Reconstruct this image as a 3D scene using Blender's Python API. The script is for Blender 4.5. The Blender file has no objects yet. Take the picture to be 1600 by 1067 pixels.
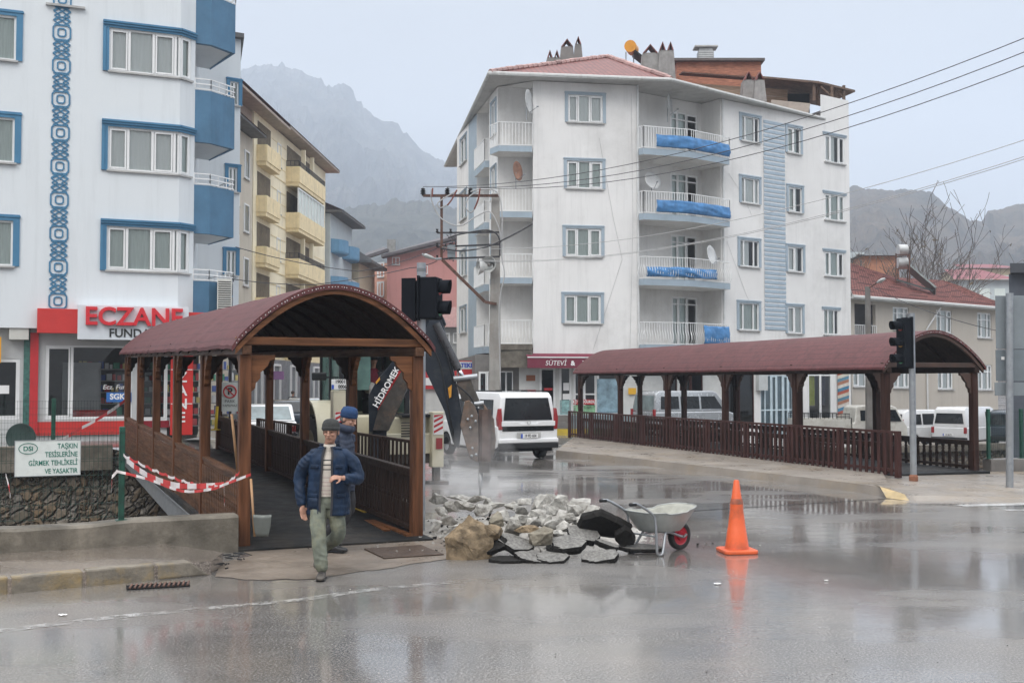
import bpy, bmesh, math, random
from mathutils import Vector, Matrix, noise
S = bpy.context.scene
COL = S.collection
R = math.radians
V = Vector
# ---------------------------------------------------------------- camera
F, CH = 1750.0, 2.1
PITCH = math.atan(64.5 / F)
cam = bpy.data.cameras.new('camera'); cam_o = bpy.data.objects.new('camera', cam); COL.objects.link(cam_o)
cam.sensor_width = 36.0; cam.lens = 36.0 * F / 1600.0
cam.clip_start = 0.1; cam.clip_end = 5000
cam_o.location = (0, 0, CH); cam_o.rotation_euler = (R(90) + PITCH, 0, 0)
S.camera = cam_o
# ---------------------------------------------------------------- sky, sun, exposure
W = bpy.data.worlds.new("World"); S.world = W; W.use_nodes = True
nt = W.node_tree; nt.nodes.clear()
SUN_EL, SUN_ROT = R(48), R(200)
sky = nt.nodes.new('ShaderNodeTexSky'); sky.sky_type = 'NISHITA'; sky.sun_disc = False
sky.sun_elevation = SUN_EL; sky.sun_rotation = SUN_ROT; sky.dust_density = 6; sky.air_density = 1.5
tc = nt.nodes.new('ShaderNodeTexCoord'); sx = nt.nodes.new('ShaderNodeSeparateXYZ')
nt.links.new(tc.outputs['Generated'], sx.inputs[0])
# overcast veil: a grey cloud layer brightening towards the zenith, with soft unevenness
rp = nt.nodes.new('ShaderNodeValToRGB'); nt.links.new(sx.outputs['Z'], rp.inputs[0])
e = rp.color_ramp.elements
e[0].position = 0.0; e[0].color = (0.49, 0.51, 0.545, 1)
e[1].position = 0.32; e[1].color = (0.515, 0.53, 0.555, 1)
x = e.new(0.60); x.color = (1.85, 1.86, 1.88, 1)
x = e.new(1.0); x.color = (2.8, 2.78, 2.75, 1)
nz = nt.nodes.new('ShaderNodeTexNoise'); nz.inputs['Scale'].default_value = 2.2; nz.inputs['Detail'].default_value = 3
mp = nt.nodes.new('ShaderNodeMapping'); mp.inputs['Scale'].default_value = (1, 1, 2.6)
nt.links.new(tc.outputs['Generated'], mp.inputs[0]); nt.links.new(mp.outputs[0], nz.inputs[0])
mr = nt.nodes.new('ShaderNodeMapRange'); mr.inputs[1].default_value = .3; mr.inputs[2].default_value = .7
mr.inputs[3].default_value = 0.90; mr.inputs[4].default_value = 1.06
nt.links.new(nz.outputs[0], mr.inputs[0])
mu = nt.nodes.new('ShaderNodeVectorMath'); mu.operation = 'SCALE'
nt.links.new(rp.outputs[0], mu.inputs[0]); nt.links.new(mr.outputs[0], mu.inputs['Scale'])
b1 = nt.nodes.new('ShaderNodeBackground'); b1.inputs[1].default_value = 0.06
b2 = nt.nodes.new('ShaderNodeBackground'); b2.inputs[1].default_value = 1.0
nt.links.new(sky.outputs[0], b1.inputs[0]); nt.links.new(mu.outputs[0], b2.inputs[0])
mx = nt.nodes.new('ShaderNodeMixShader'); mx.inputs[0].default_value = 0.9
wo = nt.nodes.new('ShaderNodeOutputWorld')
nt.links.new(b1.outputs[0], mx.inputs[1]); nt.links.new(b2.outputs[0], mx.inputs[2]); nt.links.new(mx.outputs[0], wo.inputs[0])
sl = bpy.data.lights.new('sun', 'SUN'); sl.energy = 0.9; sl.angle = R(25); sl.color = (1, .97, .93)
so = bpy.data.objects.new('sun', sl); COL.objects.link(so)
_d = V((math.sin(SUN_ROT) * math.cos(SUN_EL), math.cos(SUN_ROT) * math.cos(SUN_EL), math.sin(SUN_EL)))
so.rotation_euler = _d.to_track_quat('Z', 'Y').to_euler(); so.location = (0, -20, 40)
S.view_settings.view_transform = 'Standard'; S.view_settings.look = 'None'
S.view_settings.exposure = 0.34; S.view_settings.gamma = 1.0
S.render.engine = 'CYCLES'
cy = S.cycles
cy.use_denoising = True
try: cy.denoiser = 'OPENIMAGEDENOISE'
except Exception: pass
cy.max_bounces = 8; cy.diffuse_bounces = 3; cy.glossy_bounces = 3; cy.transmission_bounces = 4
cy.volume_bounces = 1; cy.transparent_max_bounces = 12; cy.caustics_reflective = False; cy.caustics_refractive = False
cy.volume_step_rate = 4; cy.volume_max_steps = 64
cy.sample_clamp_indirect = 4

# ---------------------------------------------------------------- helpers: a photo position plus a depth gives a real point
def ray(px, py):
    up = (533.5 - py) / F; c, s = math.cos(PITCH), math.sin(PITCH)
    Y = c - up * s
    return (px - 800) / F / Y, (s + up * c) / Y
def P(px, py, Y):
    a, b = ray(px, py); return V((a * Y, Y, CH + b * Y))
def G(px, py, z=0.0):
    a, b = ray(px, py); Y = (z - CH) / b; return V((a * Y, Y, z))
def X(px, Y): return (px - 800) / F * Y
def rnd(a, b): return a + (b - a) * RNG.random()
RNG = random.Random(7)

def tag(o, label=None, cat=None, group=None, kind=None):
    if label: o['label'] = label
    if cat: o['category'] = cat
    if group: o['group'] = group
    if kind: o['kind'] = kind
    return o
def thing(name, loc, rz, label, cat, group=None):
    o = bpy.data.objects.new(name, None); COL.objects.link(o)
    o.empty_display_size = .2
    o.location = loc; o.rotation_euler = (0, 0, rz)
    return tag(o, label, cat, group)
def dup(o, parent=None, depth=0):
    c = o.copy(); COL.objects.link(c)
    if parent: c.parent = parent
    for ch in [k for k in ALLOBJ if k.parent == o]:
        d = dup(ch, c)
    if depth == 0: pass
    ALLOBJ.append(c)
    return c
ALLOBJ = []

class MB:
    def __init__(s, M=None):
        s.v = []; s.f = []; s.m = []; s.M = M or Matrix.Identity(4); s.mi = 0
    def add(s, vs, fs, mi=None):
        n = len(s.v)
        s.v += [s.M @ V(p) for p in vs]
        s.f += [tuple(i + n for i in f) for f in fs]
        s.m += [s.mi if mi is None else mi] * len(fs)
        return s
    def box(s, x0, y0, z0, x1, y1, z1, mi=None):
        return s.add([(x0,y0,z0),(x1,y0,z0),(x1,y1,z0),(x0,y1,z0),(x0,y0,z1),(x1,y0,z1),(x1,y1,z1),(x0,y1,z1)],
                     [(0,3,2,1),(4,5,6,7),(0,1,5,4),(1,2,6,5),(2,3,7,6),(3,0,4,7)], mi)
    def bar(s, a, b, w, h, up=(0,0,1), mi=None, w2=None, h2=None):
        a = V(a); b = V(b); d = (b - a).normalized(); u = V(up)
        if abs(d.dot(u)) > .99: u = V((0,1,0))
        sd = d.cross(u).normalized(); u = sd.cross(d).normalized()
        w2 = w if w2 is None else w2; h2 = h if h2 is None else h2
        pts = []
        for p, ww, hh in ((a, w, h), (b, w2, h2)):
            for i, j in ((-1,-1),(1,-1),(1,1),(-1,1)): pts.append(p + sd * (i*ww/2) + u * (j*hh/2))
        return s.add(pts, [(0,1,2,3),(7,6,5,4),(0,4,5,1),(1,5,6,2),(2,6,7,3),(3,7,4,0)], mi)
    def tube(s, pts, r, n=8, mi=None, cap=True, flat=1.0):
        pts = [V(p) for p in pts]
        rs = r if isinstance(r, (list, tuple)) else [r] * len(pts)
        vs = []; fs = []; prev = None
        for i, p in enumerate(pts):
            d = (pts[min(i+1, len(pts)-1)] - pts[max(i-1, 0)])
            d = d.normalized() if d.length > 1e-9 else V((0,0,1))
            if prev is None:
                u = V((0,0,1)) if abs(d.z) < .9 else V((1,0,0))
                u = (u - d * u.dot(d)).normalized()
            else:
                u = (prev - d * prev.dot(d))
                u = u.normalized() if u.length > 1e-6 else d.orthogonal().normalized()
            prev = u; w = d.cross(u)
            for k in range(n):
                a = 2 * math.pi * k / n
                vs.append(p + (u * math.cos(a) * flat + w * math.sin(a)) * rs[i])
        for i in range(len(pts) - 1):
            for k in range(n):
                k2 = (k + 1) % n
                fs.append((i*n+k, i*n+k2, (i+1)*n+k2, (i+1)*n+k))
        if cap:
            fs.append(tuple(range(n))[::-1]); fs.append(tuple((len(pts)-1)*n + k for k in range(n)))
        return s.add(vs, fs, mi)
    def lathe(s, prof, n=16, T=None, mi=None, cap=True):
        T = T or Matrix.Identity(4); vs = []; fs = []
        for r, z in prof:
            for k in range(n):
                a = 2 * math.pi * k / n; vs.append(T @ V((r * math.cos(a), r * math.sin(a), z)))
        m = len(prof)
        for i in range(m - 1):
            for k in range(n):
                k2 = (k + 1) % n; fs.append((i*n+k, i*n+k2, (i+1)*n+k2, (i+1)*n+k))
        if cap:
            fs.append(tuple(range(n))[::-1]); fs.append(tuple((m-1)*n + k for k in range(n)))
        return s.add(vs, fs, mi)
    def prism(s, poly, y0, y1, T=None, mi=None, tf=None):
        """polygon in (x,z) extruded along y"""
        T = T or Matrix.Identity(4); n = len(poly)
        vs = [V((p[0], y0, p[1])) for p in poly] + [V((p[0], y1, p[1])) for p in poly]
        if tf: vs = [V(tf(p)) for p in vs]
        vs = [T @ p for p in vs]
        fs = [tuple(range(n)), tuple(range(2*n-1, n-1, -1))] + [(i, i+n, (i+1)%n+n, (i+1)%n) for i in range(n)]
        return s.add(vs, fs, mi)
    def slab(s, poly, z0, z1, mi=None):
        """polygon in (x,y) extruded along z"""
        n = len(poly)
        vs = [V((p[0], p[1], z0)) for p in poly] + [V((p[0], p[1], z1)) for p in poly]
        fs = [tuple(range(n-1, -1, -1)), tuple(range(n, 2*n))] + [(i, (i+1)%n, (i+1)%n+n, i+n) for i in range(n)]
        return s.add(vs, fs, mi)
    def grid(s, fn, nu, nv, mi=None):
        vs = [fn(i/nu, j/nv) for j in range(nv+1) for i in range(nu+1)]
        fs = [(j*(nu+1)+i, j*(nu+1)+i+1, (j+1)*(nu+1)+i+1, (j+1)*(nu+1)+i) for j in range(nv) for i in range(nu)]
        return s.add(vs, fs, mi)
    def data(s, name, mats, smooth=False, shear=0, fixn=True):
        if shear:
            for p in s.v: p.z += shear * p.y
        me = bpy.data.meshes.new(name); me.from_pydata([tuple(p) for p in s.v], [], s.f)
        if not isinstance(mats, (list, tuple)): mats = [mats]
        for m in mats: me.materials.append(m)
        me.polygons.foreach_set('material_index', s.m)
        if fixn:
            bm = bmesh.new(); bm.from_mesh(me); bmesh.ops.recalc_face_normals(bm, faces=bm.faces); bm.to_mesh(me); bm.free()
        if smooth:
            me.polygons.foreach_set('use_smooth', [True] * len(me.polygons))
        me.update(); return me
    def build(s, name, mats, parent=None, smooth=False, shear=0, loc=None, rz=None, fixn=True, bevel=0, sharp=None):
        me = s.data(name, mats, smooth, shear, fixn)
        o = put(name, me, parent, loc, rz)
        if bevel: bevel_mod(o, bevel)
        if smooth and sharp:
            me.set_sharp_from_angle(angle=R(sharp))
        return o
def bevel_mod(o, w, seg=2, ang=30):
    m = o.modifiers.new('edge', 'BEVEL'); m.width = w; m.segments = seg; m.limit_method = 'ANGLE'; m.angle_limit = R(ang)
    m.harden_normals = False
    return o
def put(name, me, parent=None, loc=None, rz=None, rot=None):
    o = bpy.data.objects.new(name, me); COL.objects.link(o)
    if parent: o.parent = parent
    if loc is not None: o.location = loc
    if rz is not None: o.rotation_euler = (0, 0, rz)
    if rot is not None: o.rotation_euler = rot
    ALLOBJ.append(o)
    return o
def text_mesh(txt, size, mat_, extrude=.005, align='CENTER', offset=0.0, shear=0, sx=1.0, space=1.0):
    """mesh of the lettering standing in the local XZ plane, facing -Y"""
    cu = bpy.data.curves.new('t', 'FONT'); cu.body = txt; cu.size = size; cu.extrude = extrude
    cu.align_x = align; cu.align_y = 'CENTER'; cu.offset = offset; cu.shear = shear; cu.space_character = space
    cu.resolution_u = 4
    o = bpy.data.objects.new('t', cu); COL.objects.link(o)
    dg = bpy.context.evaluated_depsgraph_get(); dg.update()
    me = bpy.data.meshes.new_from_object(o.evaluated_get(dg))
    bpy.data.objects.remove(o)
    me.transform(Matrix.Rotation(R(90), 4, 'X') @ Matrix.Diagonal((sx, 1, 1, 1)))
    me.materials.clear(); me.materials.append(mat_)
    return me
def text(txt, size, mat_, parent, loc, rz=0, rot=None, name='lettering', **k):
    return put(name, text_mesh(txt, size, mat_, **k), parent, loc, rz, rot)

# ---------------------------------------------------------------- materials
MT = {}
def nodes_of(name):
    m = bpy.data.materials.new(name); m.use_nodes = True; MT[name] = m
    t = m.node_tree; b = t.nodes['Principled BSDF']; return m, t, b
def _noise(t, scale, detail=4, vec=None, w=None, rough=.6):
    n = t.nodes.new('ShaderNodeTexNoise'); n.inputs['Scale'].default_value = scale
    n.inputs['Detail'].default_value = detail; n.inputs['Roughness'].default_value = rough
    if vec is not None: t.links.new(vec, n.inputs['Vector'])
    if w is not None: n.noise_dimensions = '4D'; t.links.new(w, n.inputs['W'])
    return n.outputs[0]
def _ramp(t, src, stops):
    r = t.nodes.new('ShaderNodeValToRGB'); t.links.new(src, r.inputs[0])
    e = r.color_ramp.elements
    e[0].position, e[0].color = stops[0][0], tuple(stops[0][1]) + (1,)
    e[1].position, e[1].color = stops[-1][0], tuple(stops[-1][1]) + (1,)
    for p, c in stops[1:-1]:
        x = e.new(p); x.color = tuple(c) + (1,)
    return r.outputs[0]
def _range(t, src, a, b, c, d):
    r = t.nodes.new('ShaderNodeMapRange'); t.links.new(src, r.inputs[0])
    for i, v in enumerate((a, b, c, d)): r.inputs[i+1].default_value = v
    return r.outputs[0]
def _mix(t, fac, a, b, mode='MIX'):
    m = t.nodes.new('ShaderNodeMix'); m.data_type = 'RGBA'; m.blend_type = mode
    for inp, v in ((m.inputs[0], fac), (m.inputs[6], a), (m.inputs[7], b)):
        if isinstance(v, (int, float)): inp.default_value = v
        elif isinstance(v, tuple): inp.default_value = v + (1,)
        else: t.links.new(v, inp)
    return m.outputs[2]
def _map(t, vec, scale):
    m = t.nodes.new('ShaderNodeMapping'); m.inputs['Scale'].default_value = scale
    t.links.new(vec, m.inputs[0]); return m.outputs[0]
def _bump(t, b, src, strength, dist=.01):
    n = t.nodes.new('ShaderNodeBump'); n.inputs['Strength'].default_value = strength; n.inputs['Distance'].default_value = dist
    t.links.new(src, n.inputs['Height']); t.links.new(n.outputs[0], b.inputs['Normal']); return n
def mat(name, col, rough=.6, metal=0, var=.12, scale=3, bump=0, bscale=60, stretch=None, streak=0, spec=.5,
        dirt=0, dirtcol=(.12,.10,.08), dscale=.8, coat=0, emit=0, rvar=.1):
    """colour with uneven wear: soft variation, optional vertical rain streaks, dirt patches and fine bump"""
    if name in MT: return MT[name]
    m, t, b = nodes_of(name)
    tc = t.nodes.new('ShaderNodeTexCoord'); oi = t.nodes.new('ShaderNodeObjectInfo')
    mm = t.nodes.new('ShaderNodeMath'); mm.operation = 'MULTIPLY'; mm.inputs[1].default_value = 37
    t.links.new(oi.outputs['Random'], mm.inputs[0]); w = mm.outputs[0]
    vec = tc.outputs['Object']
    if stretch: vec = _map(t, vec, stretch)
    n1 = _noise(t, scale, 5, vec, w)
    lo = tuple(max(0, c * (1 - var)) for c in col); hi = tuple(min(.95, c * (1 + var)) for c in col)
    c = _ramp(t, n1, [(.3, lo), (.7, hi)])
    if streak:
        sv = _map(t, tc.outputs['Object'], (2.2, 2.2, .16))
        s1 = _noise(t, 1.6, 5, sv, w, .7)
        c = _mix(t, _range(t, s1, .5, .75, 0, streak), c, tuple(x * .55 for x in col))
    if dirt:
        d1 = _noise(t, dscale, 6, tc.outputs['Object'], w, .7)
        c = _mix(t, _range(t, d1, .5, .68, 0, dirt), c, dirtcol)
    t.links.new(c, b.inputs['Base Color'])
    b.inputs['Metallic'].default_value = metal
    b.inputs['Specular IOR Level'].default_value = spec
    if coat: b.inputs['Coat Weight'].default_value = coat; b.inputs['Coat Roughness'].default_value = .08
    t.links.new(_range(t, _noise(t, scale * 2.3, 3, vec, w), .3, .7, max(.02, rough - rvar), min(1, rough + rvar)), b.inputs['Roughness'])
    if bump: _bump(t, b, _noise(t, bscale, 4, vec), bump, .01)
    if emit:
        t.links.new(c, b.inputs['Emission Color']); b.inputs['Emission Strength'].default_value = emit
    return m
def glass(name, tint=(.75,.85,.85), amount=.35, rough=.02):
    """window glass: lets most light through, mirrors more towards grazing"""
    m, t, b = nodes_of(name); t.nodes.remove(b)
    tr = t.nodes.new('ShaderNodeBsdfTransparent'); tr.inputs[0].default_value = tint + (1,)
    gl = t.nodes.new('ShaderNodeBsdfGlossy'); gl.inputs['Roughness'].default_value = rough
    fr = t.nodes.new('ShaderNodeFresnel'); fr.inputs[0].default_value = 1.5
    ad = t.nodes.new('ShaderNodeMath'); ad.operation = 'MULTIPLY_ADD'; ad.inputs[1].default_value = .8; ad.inputs[2].default_value = amount * .1
    t.links.new(fr.outputs[0], ad.inputs[0])
    mx = t.nodes.new('ShaderNodeMixShader'); t.links.new(ad.outputs[0], mx.inputs[0])
    t.links.new(tr.outputs[0], mx.inputs[1]); t.links.new(gl.outputs[0], mx.inputs[2])
    t.links.new(mx.outputs[0], t.nodes['Material Output'].inputs[0]); return m

# wet asphalt: grains, tar patches, film of water that mirrors
def asphalt_mat(name, base=(.160,.153,.147), wet=.45, puddle_scale=.35):
    m, t, b = nodes_of(name)
    tc = t.nodes.new('ShaderNodeTexCoord'); vec = tc.outputs['Object']
    grain = _noise(t, 50, 5, vec, rough=.85)
    speck = _noise(t, 38, 2, vec)
    big = _noise(t, .33, 6, vec, rough=.62)
    mid = _noise(t, 2.2, 5, vec)
    c = _ramp(t, grain, [(.38, tuple(x*.18 for x in base)), (.52, base), (.62, tuple(min(1,x*2.8) for x in base))])
    c = _mix(t, _range(t, speck, .62, .70, 0, .5), c, tuple(min(1,x*3.0) for x in base))
    c = _mix(t, _range(t, big, .42, .62, 0, .55), c, (base[0]*1.5, base[1]*1.38, base[2]*1.22))
    c = _mix(t, _range(t, mid, .52, .7, 0, .35), c, tuple(x*.6 for x in base))
    t.links.new(c, b.inputs['Base Color'])
    pv = _map(t, vec, (.55, 1.25, 1)); pud = _noise(t, puddle_scale, 7, pv, rough=.55)
    b.inputs['Specular IOR Level'].default_value = .5
    t.links.new(_range(t, pud, .40, .56, .34, .16), b.inputs['Roughness'])
    b.inputs['Coat Weight'].default_value = wet; b.inputs['Coat IOR'].default_value = 1.4
    t.links.new(_range(t, pud, .40, .52, .17, .03), b.inputs['Coat Roughness'])
    t.links.new(_range(t, pud, .36, .54, wet*.6, 1.0), b.inputs['Coat Weight'])
    n = t.nodes.new('ShaderNodeBump'); n.inputs['Distance'].default_value = .006
    t.links.new(grain, n.inputs['Height']); t.links.new(_range(t, pud, .44, .6, .5, .25), n.inputs['Strength'])
    t.links.new(n.outputs[0], b.inputs['Normal'])
    wv_ = _noise(t, 9, 3, _map(t, vec, (1, .5, 1))); ad_ = t.nodes.new('ShaderNodeMath'); ad_.operation = 'MULTIPLY_ADD'; ad_.inputs[1].default_value = .30; t.links.new(grain, ad_.inputs[0]); t.links.new(wv_, ad_.inputs[2]); wv = ad_.outputs[0]
    n2 = t.nodes.new('ShaderNodeBump'); n2.inputs['Distance'].default_value = .004; n2.inputs['Strength'].default_value = .16
    t.links.new(wv, n2.inputs['Height']); t.links.new(n2.outputs[0], b.inputs['Coat Normal'])
    return m
M_ASPH = asphalt_mat('wet_asphalt')
M_DECK = asphalt_mat('wet_asphalt_deck', (.155,.147,.14), .5, .5)
M_PAVE = asphalt_mat('damp_paving', (.17,.145,.125), .25, .6)
M_FAR = asphalt_mat('wet_far_street', (.17,.16,.155), .45, .3)
M_CONC = mat('concrete', (.165,.147,.12), .6, var=.5, scale=2.6, bump=.8, bscale=28, streak=.7, dirt=.8, dirtcol=(.075,.066,.05), dscale=1.7, spec=.3)
M_CONC2 = mat('concrete_dark', (.17,.16,.15), .55, var=.3, scale=1.5, bump=.4, bscale=30, streak=.6, dirt=.5)
M_KERB = mat('kerb_stone', (.175,.155,.125), .6, var=.4, scale=5, bump=.8, bscale=30, dirt=.9, dirtcol=(.33,.235,.10), dscale=1.9, spec=.3)
M_WOODV = mat('wood_vertical', (.105,.043,.02), .48, var=.75, scale=1.0, stretch=(14,14,1.1), bump=.25, bscale=2, spec=.22, rvar=.12)
M_WOODY = mat('wood_lengthwise', (.105,.052,.029), .5, spec=.2, var=.6, scale=1.0, stretch=(14,1.0,14), bump=.25, bscale=2, rvar=.12)
M_WOODX = mat('wood_crosswise', (.14,.058,.025), .48, spec=.22, var=.65, scale=1.0, stretch=(1.0,14,14), bump=.25, bscale=2, rvar=.12)
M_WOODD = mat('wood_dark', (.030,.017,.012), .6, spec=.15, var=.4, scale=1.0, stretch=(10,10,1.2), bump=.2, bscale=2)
M_WOODR = mat('wood_red_stain', (.052,.021,.018), .5, spec=.2, var=.45, scale=1.0, stretch=(10,10,1.1), bump=.2, bscale=2)
M_WHITE = mat('white_pvc', (.78,.79,.79), .35, var=.04)
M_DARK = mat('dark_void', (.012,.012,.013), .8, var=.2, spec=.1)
M_BLACK = mat('black_plastic', (.015,.016,.018), .5, var=.2, spec=.25)
M_STEEL = mat('galvanised_steel', (.33,.35,.37), .42, metal=.6, var=.2, scale=8, dirt=.3, dscale=4)
M_RUST = mat('rusty_steel', (.10,.05,.035), .75, var=.5, scale=9, bump=.3)
M_GREEN = mat('green_paint', (.012,.075,.05), .35, var=.3, scale=6)
M_GLASS = glass('window_glass', (.93,.97,.97), .2)
M_GLASSD = glass('dark_window_glass', (.25,.28,.28), .25)
M_CURT = mat('curtain_cloth', (.90,.92,.90), .8, var=.06, scale=6, stretch=(9,1,.3))
M_CURTG = mat('curtain_cloth_grey', (.66,.72,.69), .8, var=.15, scale=6, stretch=(9,1,.3))
M_BLK = mat('black_lettering', (.02,.02,.02), .5, var=0)
M_WPAINT = mat('white_lettering', (.8,.8,.8), .5, var=0)
# ================================================================ facades and windows
class Face:
    """a wall plane seen from outside, p left to q right (local xy of the building)"""
    def __init__(s, p, q):
        s.p = V((p[0], p[1], 0)); s.q = V((q[0], q[1], 0)); s.d = (s.q - s.p); s.L = s.d.length; s.d.normalize()
        s.n = V((s.d.y, -s.d.x, 0)); s.a = math.atan2(s.d.y, s.d.x)
    def at(s, u, z, out=0): return s.p + s.d * u + s.n * out + V((0, 0, z))
    def u_px(s, px, origin):
        """distance along the wall at which the sight line through a photo column meets it"""
        k = (px - 800) / F; o = s.p + V(origin); o.z = 0
        return (k * o.y - o.x) / (s.d.x - k * s.d.y)
    def wall(s, mb, z0, z1, holes=(), depth=.18, mi=0, u0=0, u1=None, rmi=None):
        u1 = s.L if u1 is None else u1
        us = sorted({u0, u1, *[h[0] for h in holes], *[h[2] for h in holes]}); us = [u for u in us if u0-1e-6 <= u <= u1+1e-6]
        zs = sorted({z0, z1, *[h[1] for h in holes], *[h[3] for h in holes]}); zs = [z for z in zs if z0-1e-6 <= z <= z1+1e-6]
        for i in range(len(us)-1):
            for j in range(len(zs)-1):
                cu, cz = (us[i]+us[i+1])/2, (zs[j]+zs[j+1])/2
                if any(h[0] < cu < h[2] and h[1] < cz < h[3] for h in holes): continue
                mb.add([s.at(us[i],zs[j]), s.at(us[i+1],zs[j]), s.at(us[i+1],zs[j+1]), s.at(us[i],zs[j+1])], [(0,1,2,3)], mi)
        for a, b, c, e in holes:
            for p, q in (((a,b),(c,b)),((c,b),(c,e)),((c,e),(a,e)),((a,e),(a,b))):
                mb.add([s.at(*p), s.at(*q), s.at(q[0],q[1],-depth), s.at(p[0],p[1],-depth)], [(0,1,2,3)], mi if rmi is None else rmi)
WCACHE = {}
def window(parent, face, hole, n=2, trim=None, tw=.12, curtain=1.0, cm=None, name='window', transom=None, sill=True, inset=.02, fm=None, top_only=False, door=False, tout=.04, pm=None):
    """one window in a wall opening: frame and mullions, glass, curtain, surround, sill"""
    u0, z0, u1, z1 = hole; w, h = u1-u0, z1-z0; cm = cm or M_CURT; fm = fm or M_WHITE; pm = pm or M_GLASS
    key = (round(w,3), round(h,3), str(n), trim and trim.name, tw, curtain, cm.name, transom, sill, inset, fm.name, top_only, door, tout, pm.name)
    if key not in WCACHE:
        f = MB(); t = .055; d0, d1 = inset, inset+.06
        f.box(0,d0,0,t,d1,h); f.box(w-t,d0,0,w,d1,h); f.box(t,d0,0,w-t,d1,t); f.box(t,d0,h-t,w-t,d1,h)
        ws = [w*k/n for k in range(1,n)] if isinstance(n, int) else [w*k for k in n]
        for x in ws: f.box(x-.035,d0-.008,t,x+.035,d1-.005,h-t)
        edges = [0]+ws+[w]
        for i in range(len(edges)-1):       # sash inner frames
            a, b = edges[i]+.05, edges[i+1]-.05
            if i % 2 == 0 and b-a > .25:
                f.box(a,d0-.012,t,a+.045,d0+.03,h-t); f.box(b-.045,d0-.012,t,b,d0+.03,h-t)
                f.box(a+.045,d0-.012,t,b-.045,d0+.03,t+.045); f.box(a+.045,d0-.012,h-t-.045,b-.045,d0+.03,h-t)
        if transom: 
            f.box(t,d0-.005,h*transom-.03,w-t,d1-.008,h*transom+.03)
        me_f = f.data(name, fm)
        g = MB(); g.add([(t,d0+.035,t),(w-t,d0+.035,t),(w-t,d0+.035,h-t),(t,d0+.035,h-t)], [(0,1,2,3)]); me_g = g.data('pane', pm, fixn=False)
        me_c = None
        if curtain > 0:
            c = MB(); nn = max(12, int(w*26)); cw = w*curtain
            c.grid(lambda a,b: V((cw*a, d1+.016+.010*math.sin(a*cw*34+1.7*math.sin(a*9)+.8*b), h*b)), nn, 1); me_c = c.data('curtain', cm, smooth=True, fixn=False)
        me_t = None
        if trim is not None:
            q = MB()
            q.box(-tw,-tout,h,w+tw,.0,h+tw)
            q.box(-tw-.02,-tout-.02,h+tw*.55,w+tw+.02,.0,h+tw*.8)
            if not top_only:
                q.box(-tw,-tout,0,0,.0,h); q.box(w,-tout,0,w+tw,.0,h)
            me_t = q.data('surround', trim)
        me_s = None
        if sill:
            q = MB(); q.box(-.06,-.09,-.05,w+.06,.10,0); me_s = q.data('sill', M_SILL)
        WCACHE[key] = (me_f, me_g, me_c, me_t, me_s)
    me_f, me_g, me_c, me_t, me_s = WCACHE[key]
    o = put(name, me_f, parent, face.at(u0, z0), face.a)
    put('pane', me_g, o)
    if me_c: put('curtain', me_c, o)
    if me_t: put('surround', me_t, o)
    if me_s: put('sill', me_s, o)
    return o
M_SILL = mat('sill_stone', (.42,.42,.41), .5, var=.2)
def railing(parent, pts, h, mat_=None, gap=.11, r=.009, name='balcony_railing', belly=0.0, mids=(), posts=True):
    """bars between a top and bottom rail along a polyline"""
    mb = MB(); mat_ = mat_ or M_WHITE
    for a, b in zip(pts[:-1], pts[1:]):
        a, b = V(a), V(b); d = b-a; n = max(1, int(d.length/gap)); nn = V((d.y,-d.x,0)).normalized()
        for zz in (0.04, h, *mids): mb.bar(a+V((0,0,zz)), b+V((0,0,zz)), .03, .03)
        for k in range(n+1):
            p = a + d*(k/n)
            if belly: mb.tube([p+V((0,0,.04)), p+nn*belly+V((0,0,h*.25)), p+nn*belly*.9+V((0,0,h*.42)), p+V((0,0,h*.65)), p+V((0,0,h))], r, 4, cap=False)
            else: mb.bar(p+V((0,0,.04)), p+V((0,0,h)), r*2, r*2)
    return mb.build(name, mat_, parent)
def dish(loc, aim, r, label, group='satellite dishes on the balconies', col=None, elev=30):
    """a satellite dish: bowl, feed arm, mast"""
    t = thing('satellite_dish', loc, 0, label, 'satellite dish', group)
    T = Matrix.Rotation(aim, 4, 'Z') @ Matrix.Rotation(R(90-elev), 4, 'Y')
    T = Matrix.Translation((0,0,.75)) @ T
    mb = MB(T); prof = [(r*k/6, .22*r*(k/6)**2) for k in range(7)]
    mb.lathe([(.001,0)]+prof[1:]+[(r, .22*r+.012), (r*.6, .22*r*.36-.012), (.001,-.015)], 24, cap=False)
    mb.build('bowl', col or M_DISH, t, smooth=True)
    a = MB(T); a.tube([(r*.9,0,.12*r),(r*.55,0,.8*r)], .012, 5); a.lathe([(.035,0),(.035,.09)], 8, Matrix.Translation((r*.5,0,.78*r)))
    a.build('feed_arm', M_STEEL, t)
    m = MB(); m.tube([(0,0,0),(0,0,.72)], .02, 6); m.build('mast', M_STEEL, t)
    return t
M_DISH = mat('dish_white', (.62,.63,.63), .5, var=.12, dirt=.4, dscale=3)
M_DISHR = mat('dish_rusty', (.30,.16,.11), .7, var=.4, dirt=.5, dscale=5)

# ================================================================ ground, channel, far street
def far_h(x):
    def ss(a, b, t):
        t = max(0, min(1, (t-a)/(b-a))); return t*t*(3-2*t)
    return .45*(1-ss(-9.9,-8.6,x)) - 1.0*ss(4,14,x)
NEAR = [(-70,-15),(-40,-1.6),(-3.35,14.72),(-.95,15.8),(7.9,24.75),(10.7,25.75),(16,26.6),(60,33)]
FARE = [(-70,4),(-40,15.0),(-10.3,28.6),(-8.6,29.4),(2.5,41.0),(5.0,41.9),(9,46.3),(17,50.5),(60,66)]
def yat(pl, x):
    for a, b in zip(pl[:-1], pl[1:]):
        if a[0] <= x <= b[0]: return a[1] + (b[1]-a[1])*(x-a[0])/(b[0]-a[0])
    return pl[0][1] if x < pl[0][0] else pl[-1][1]
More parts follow.
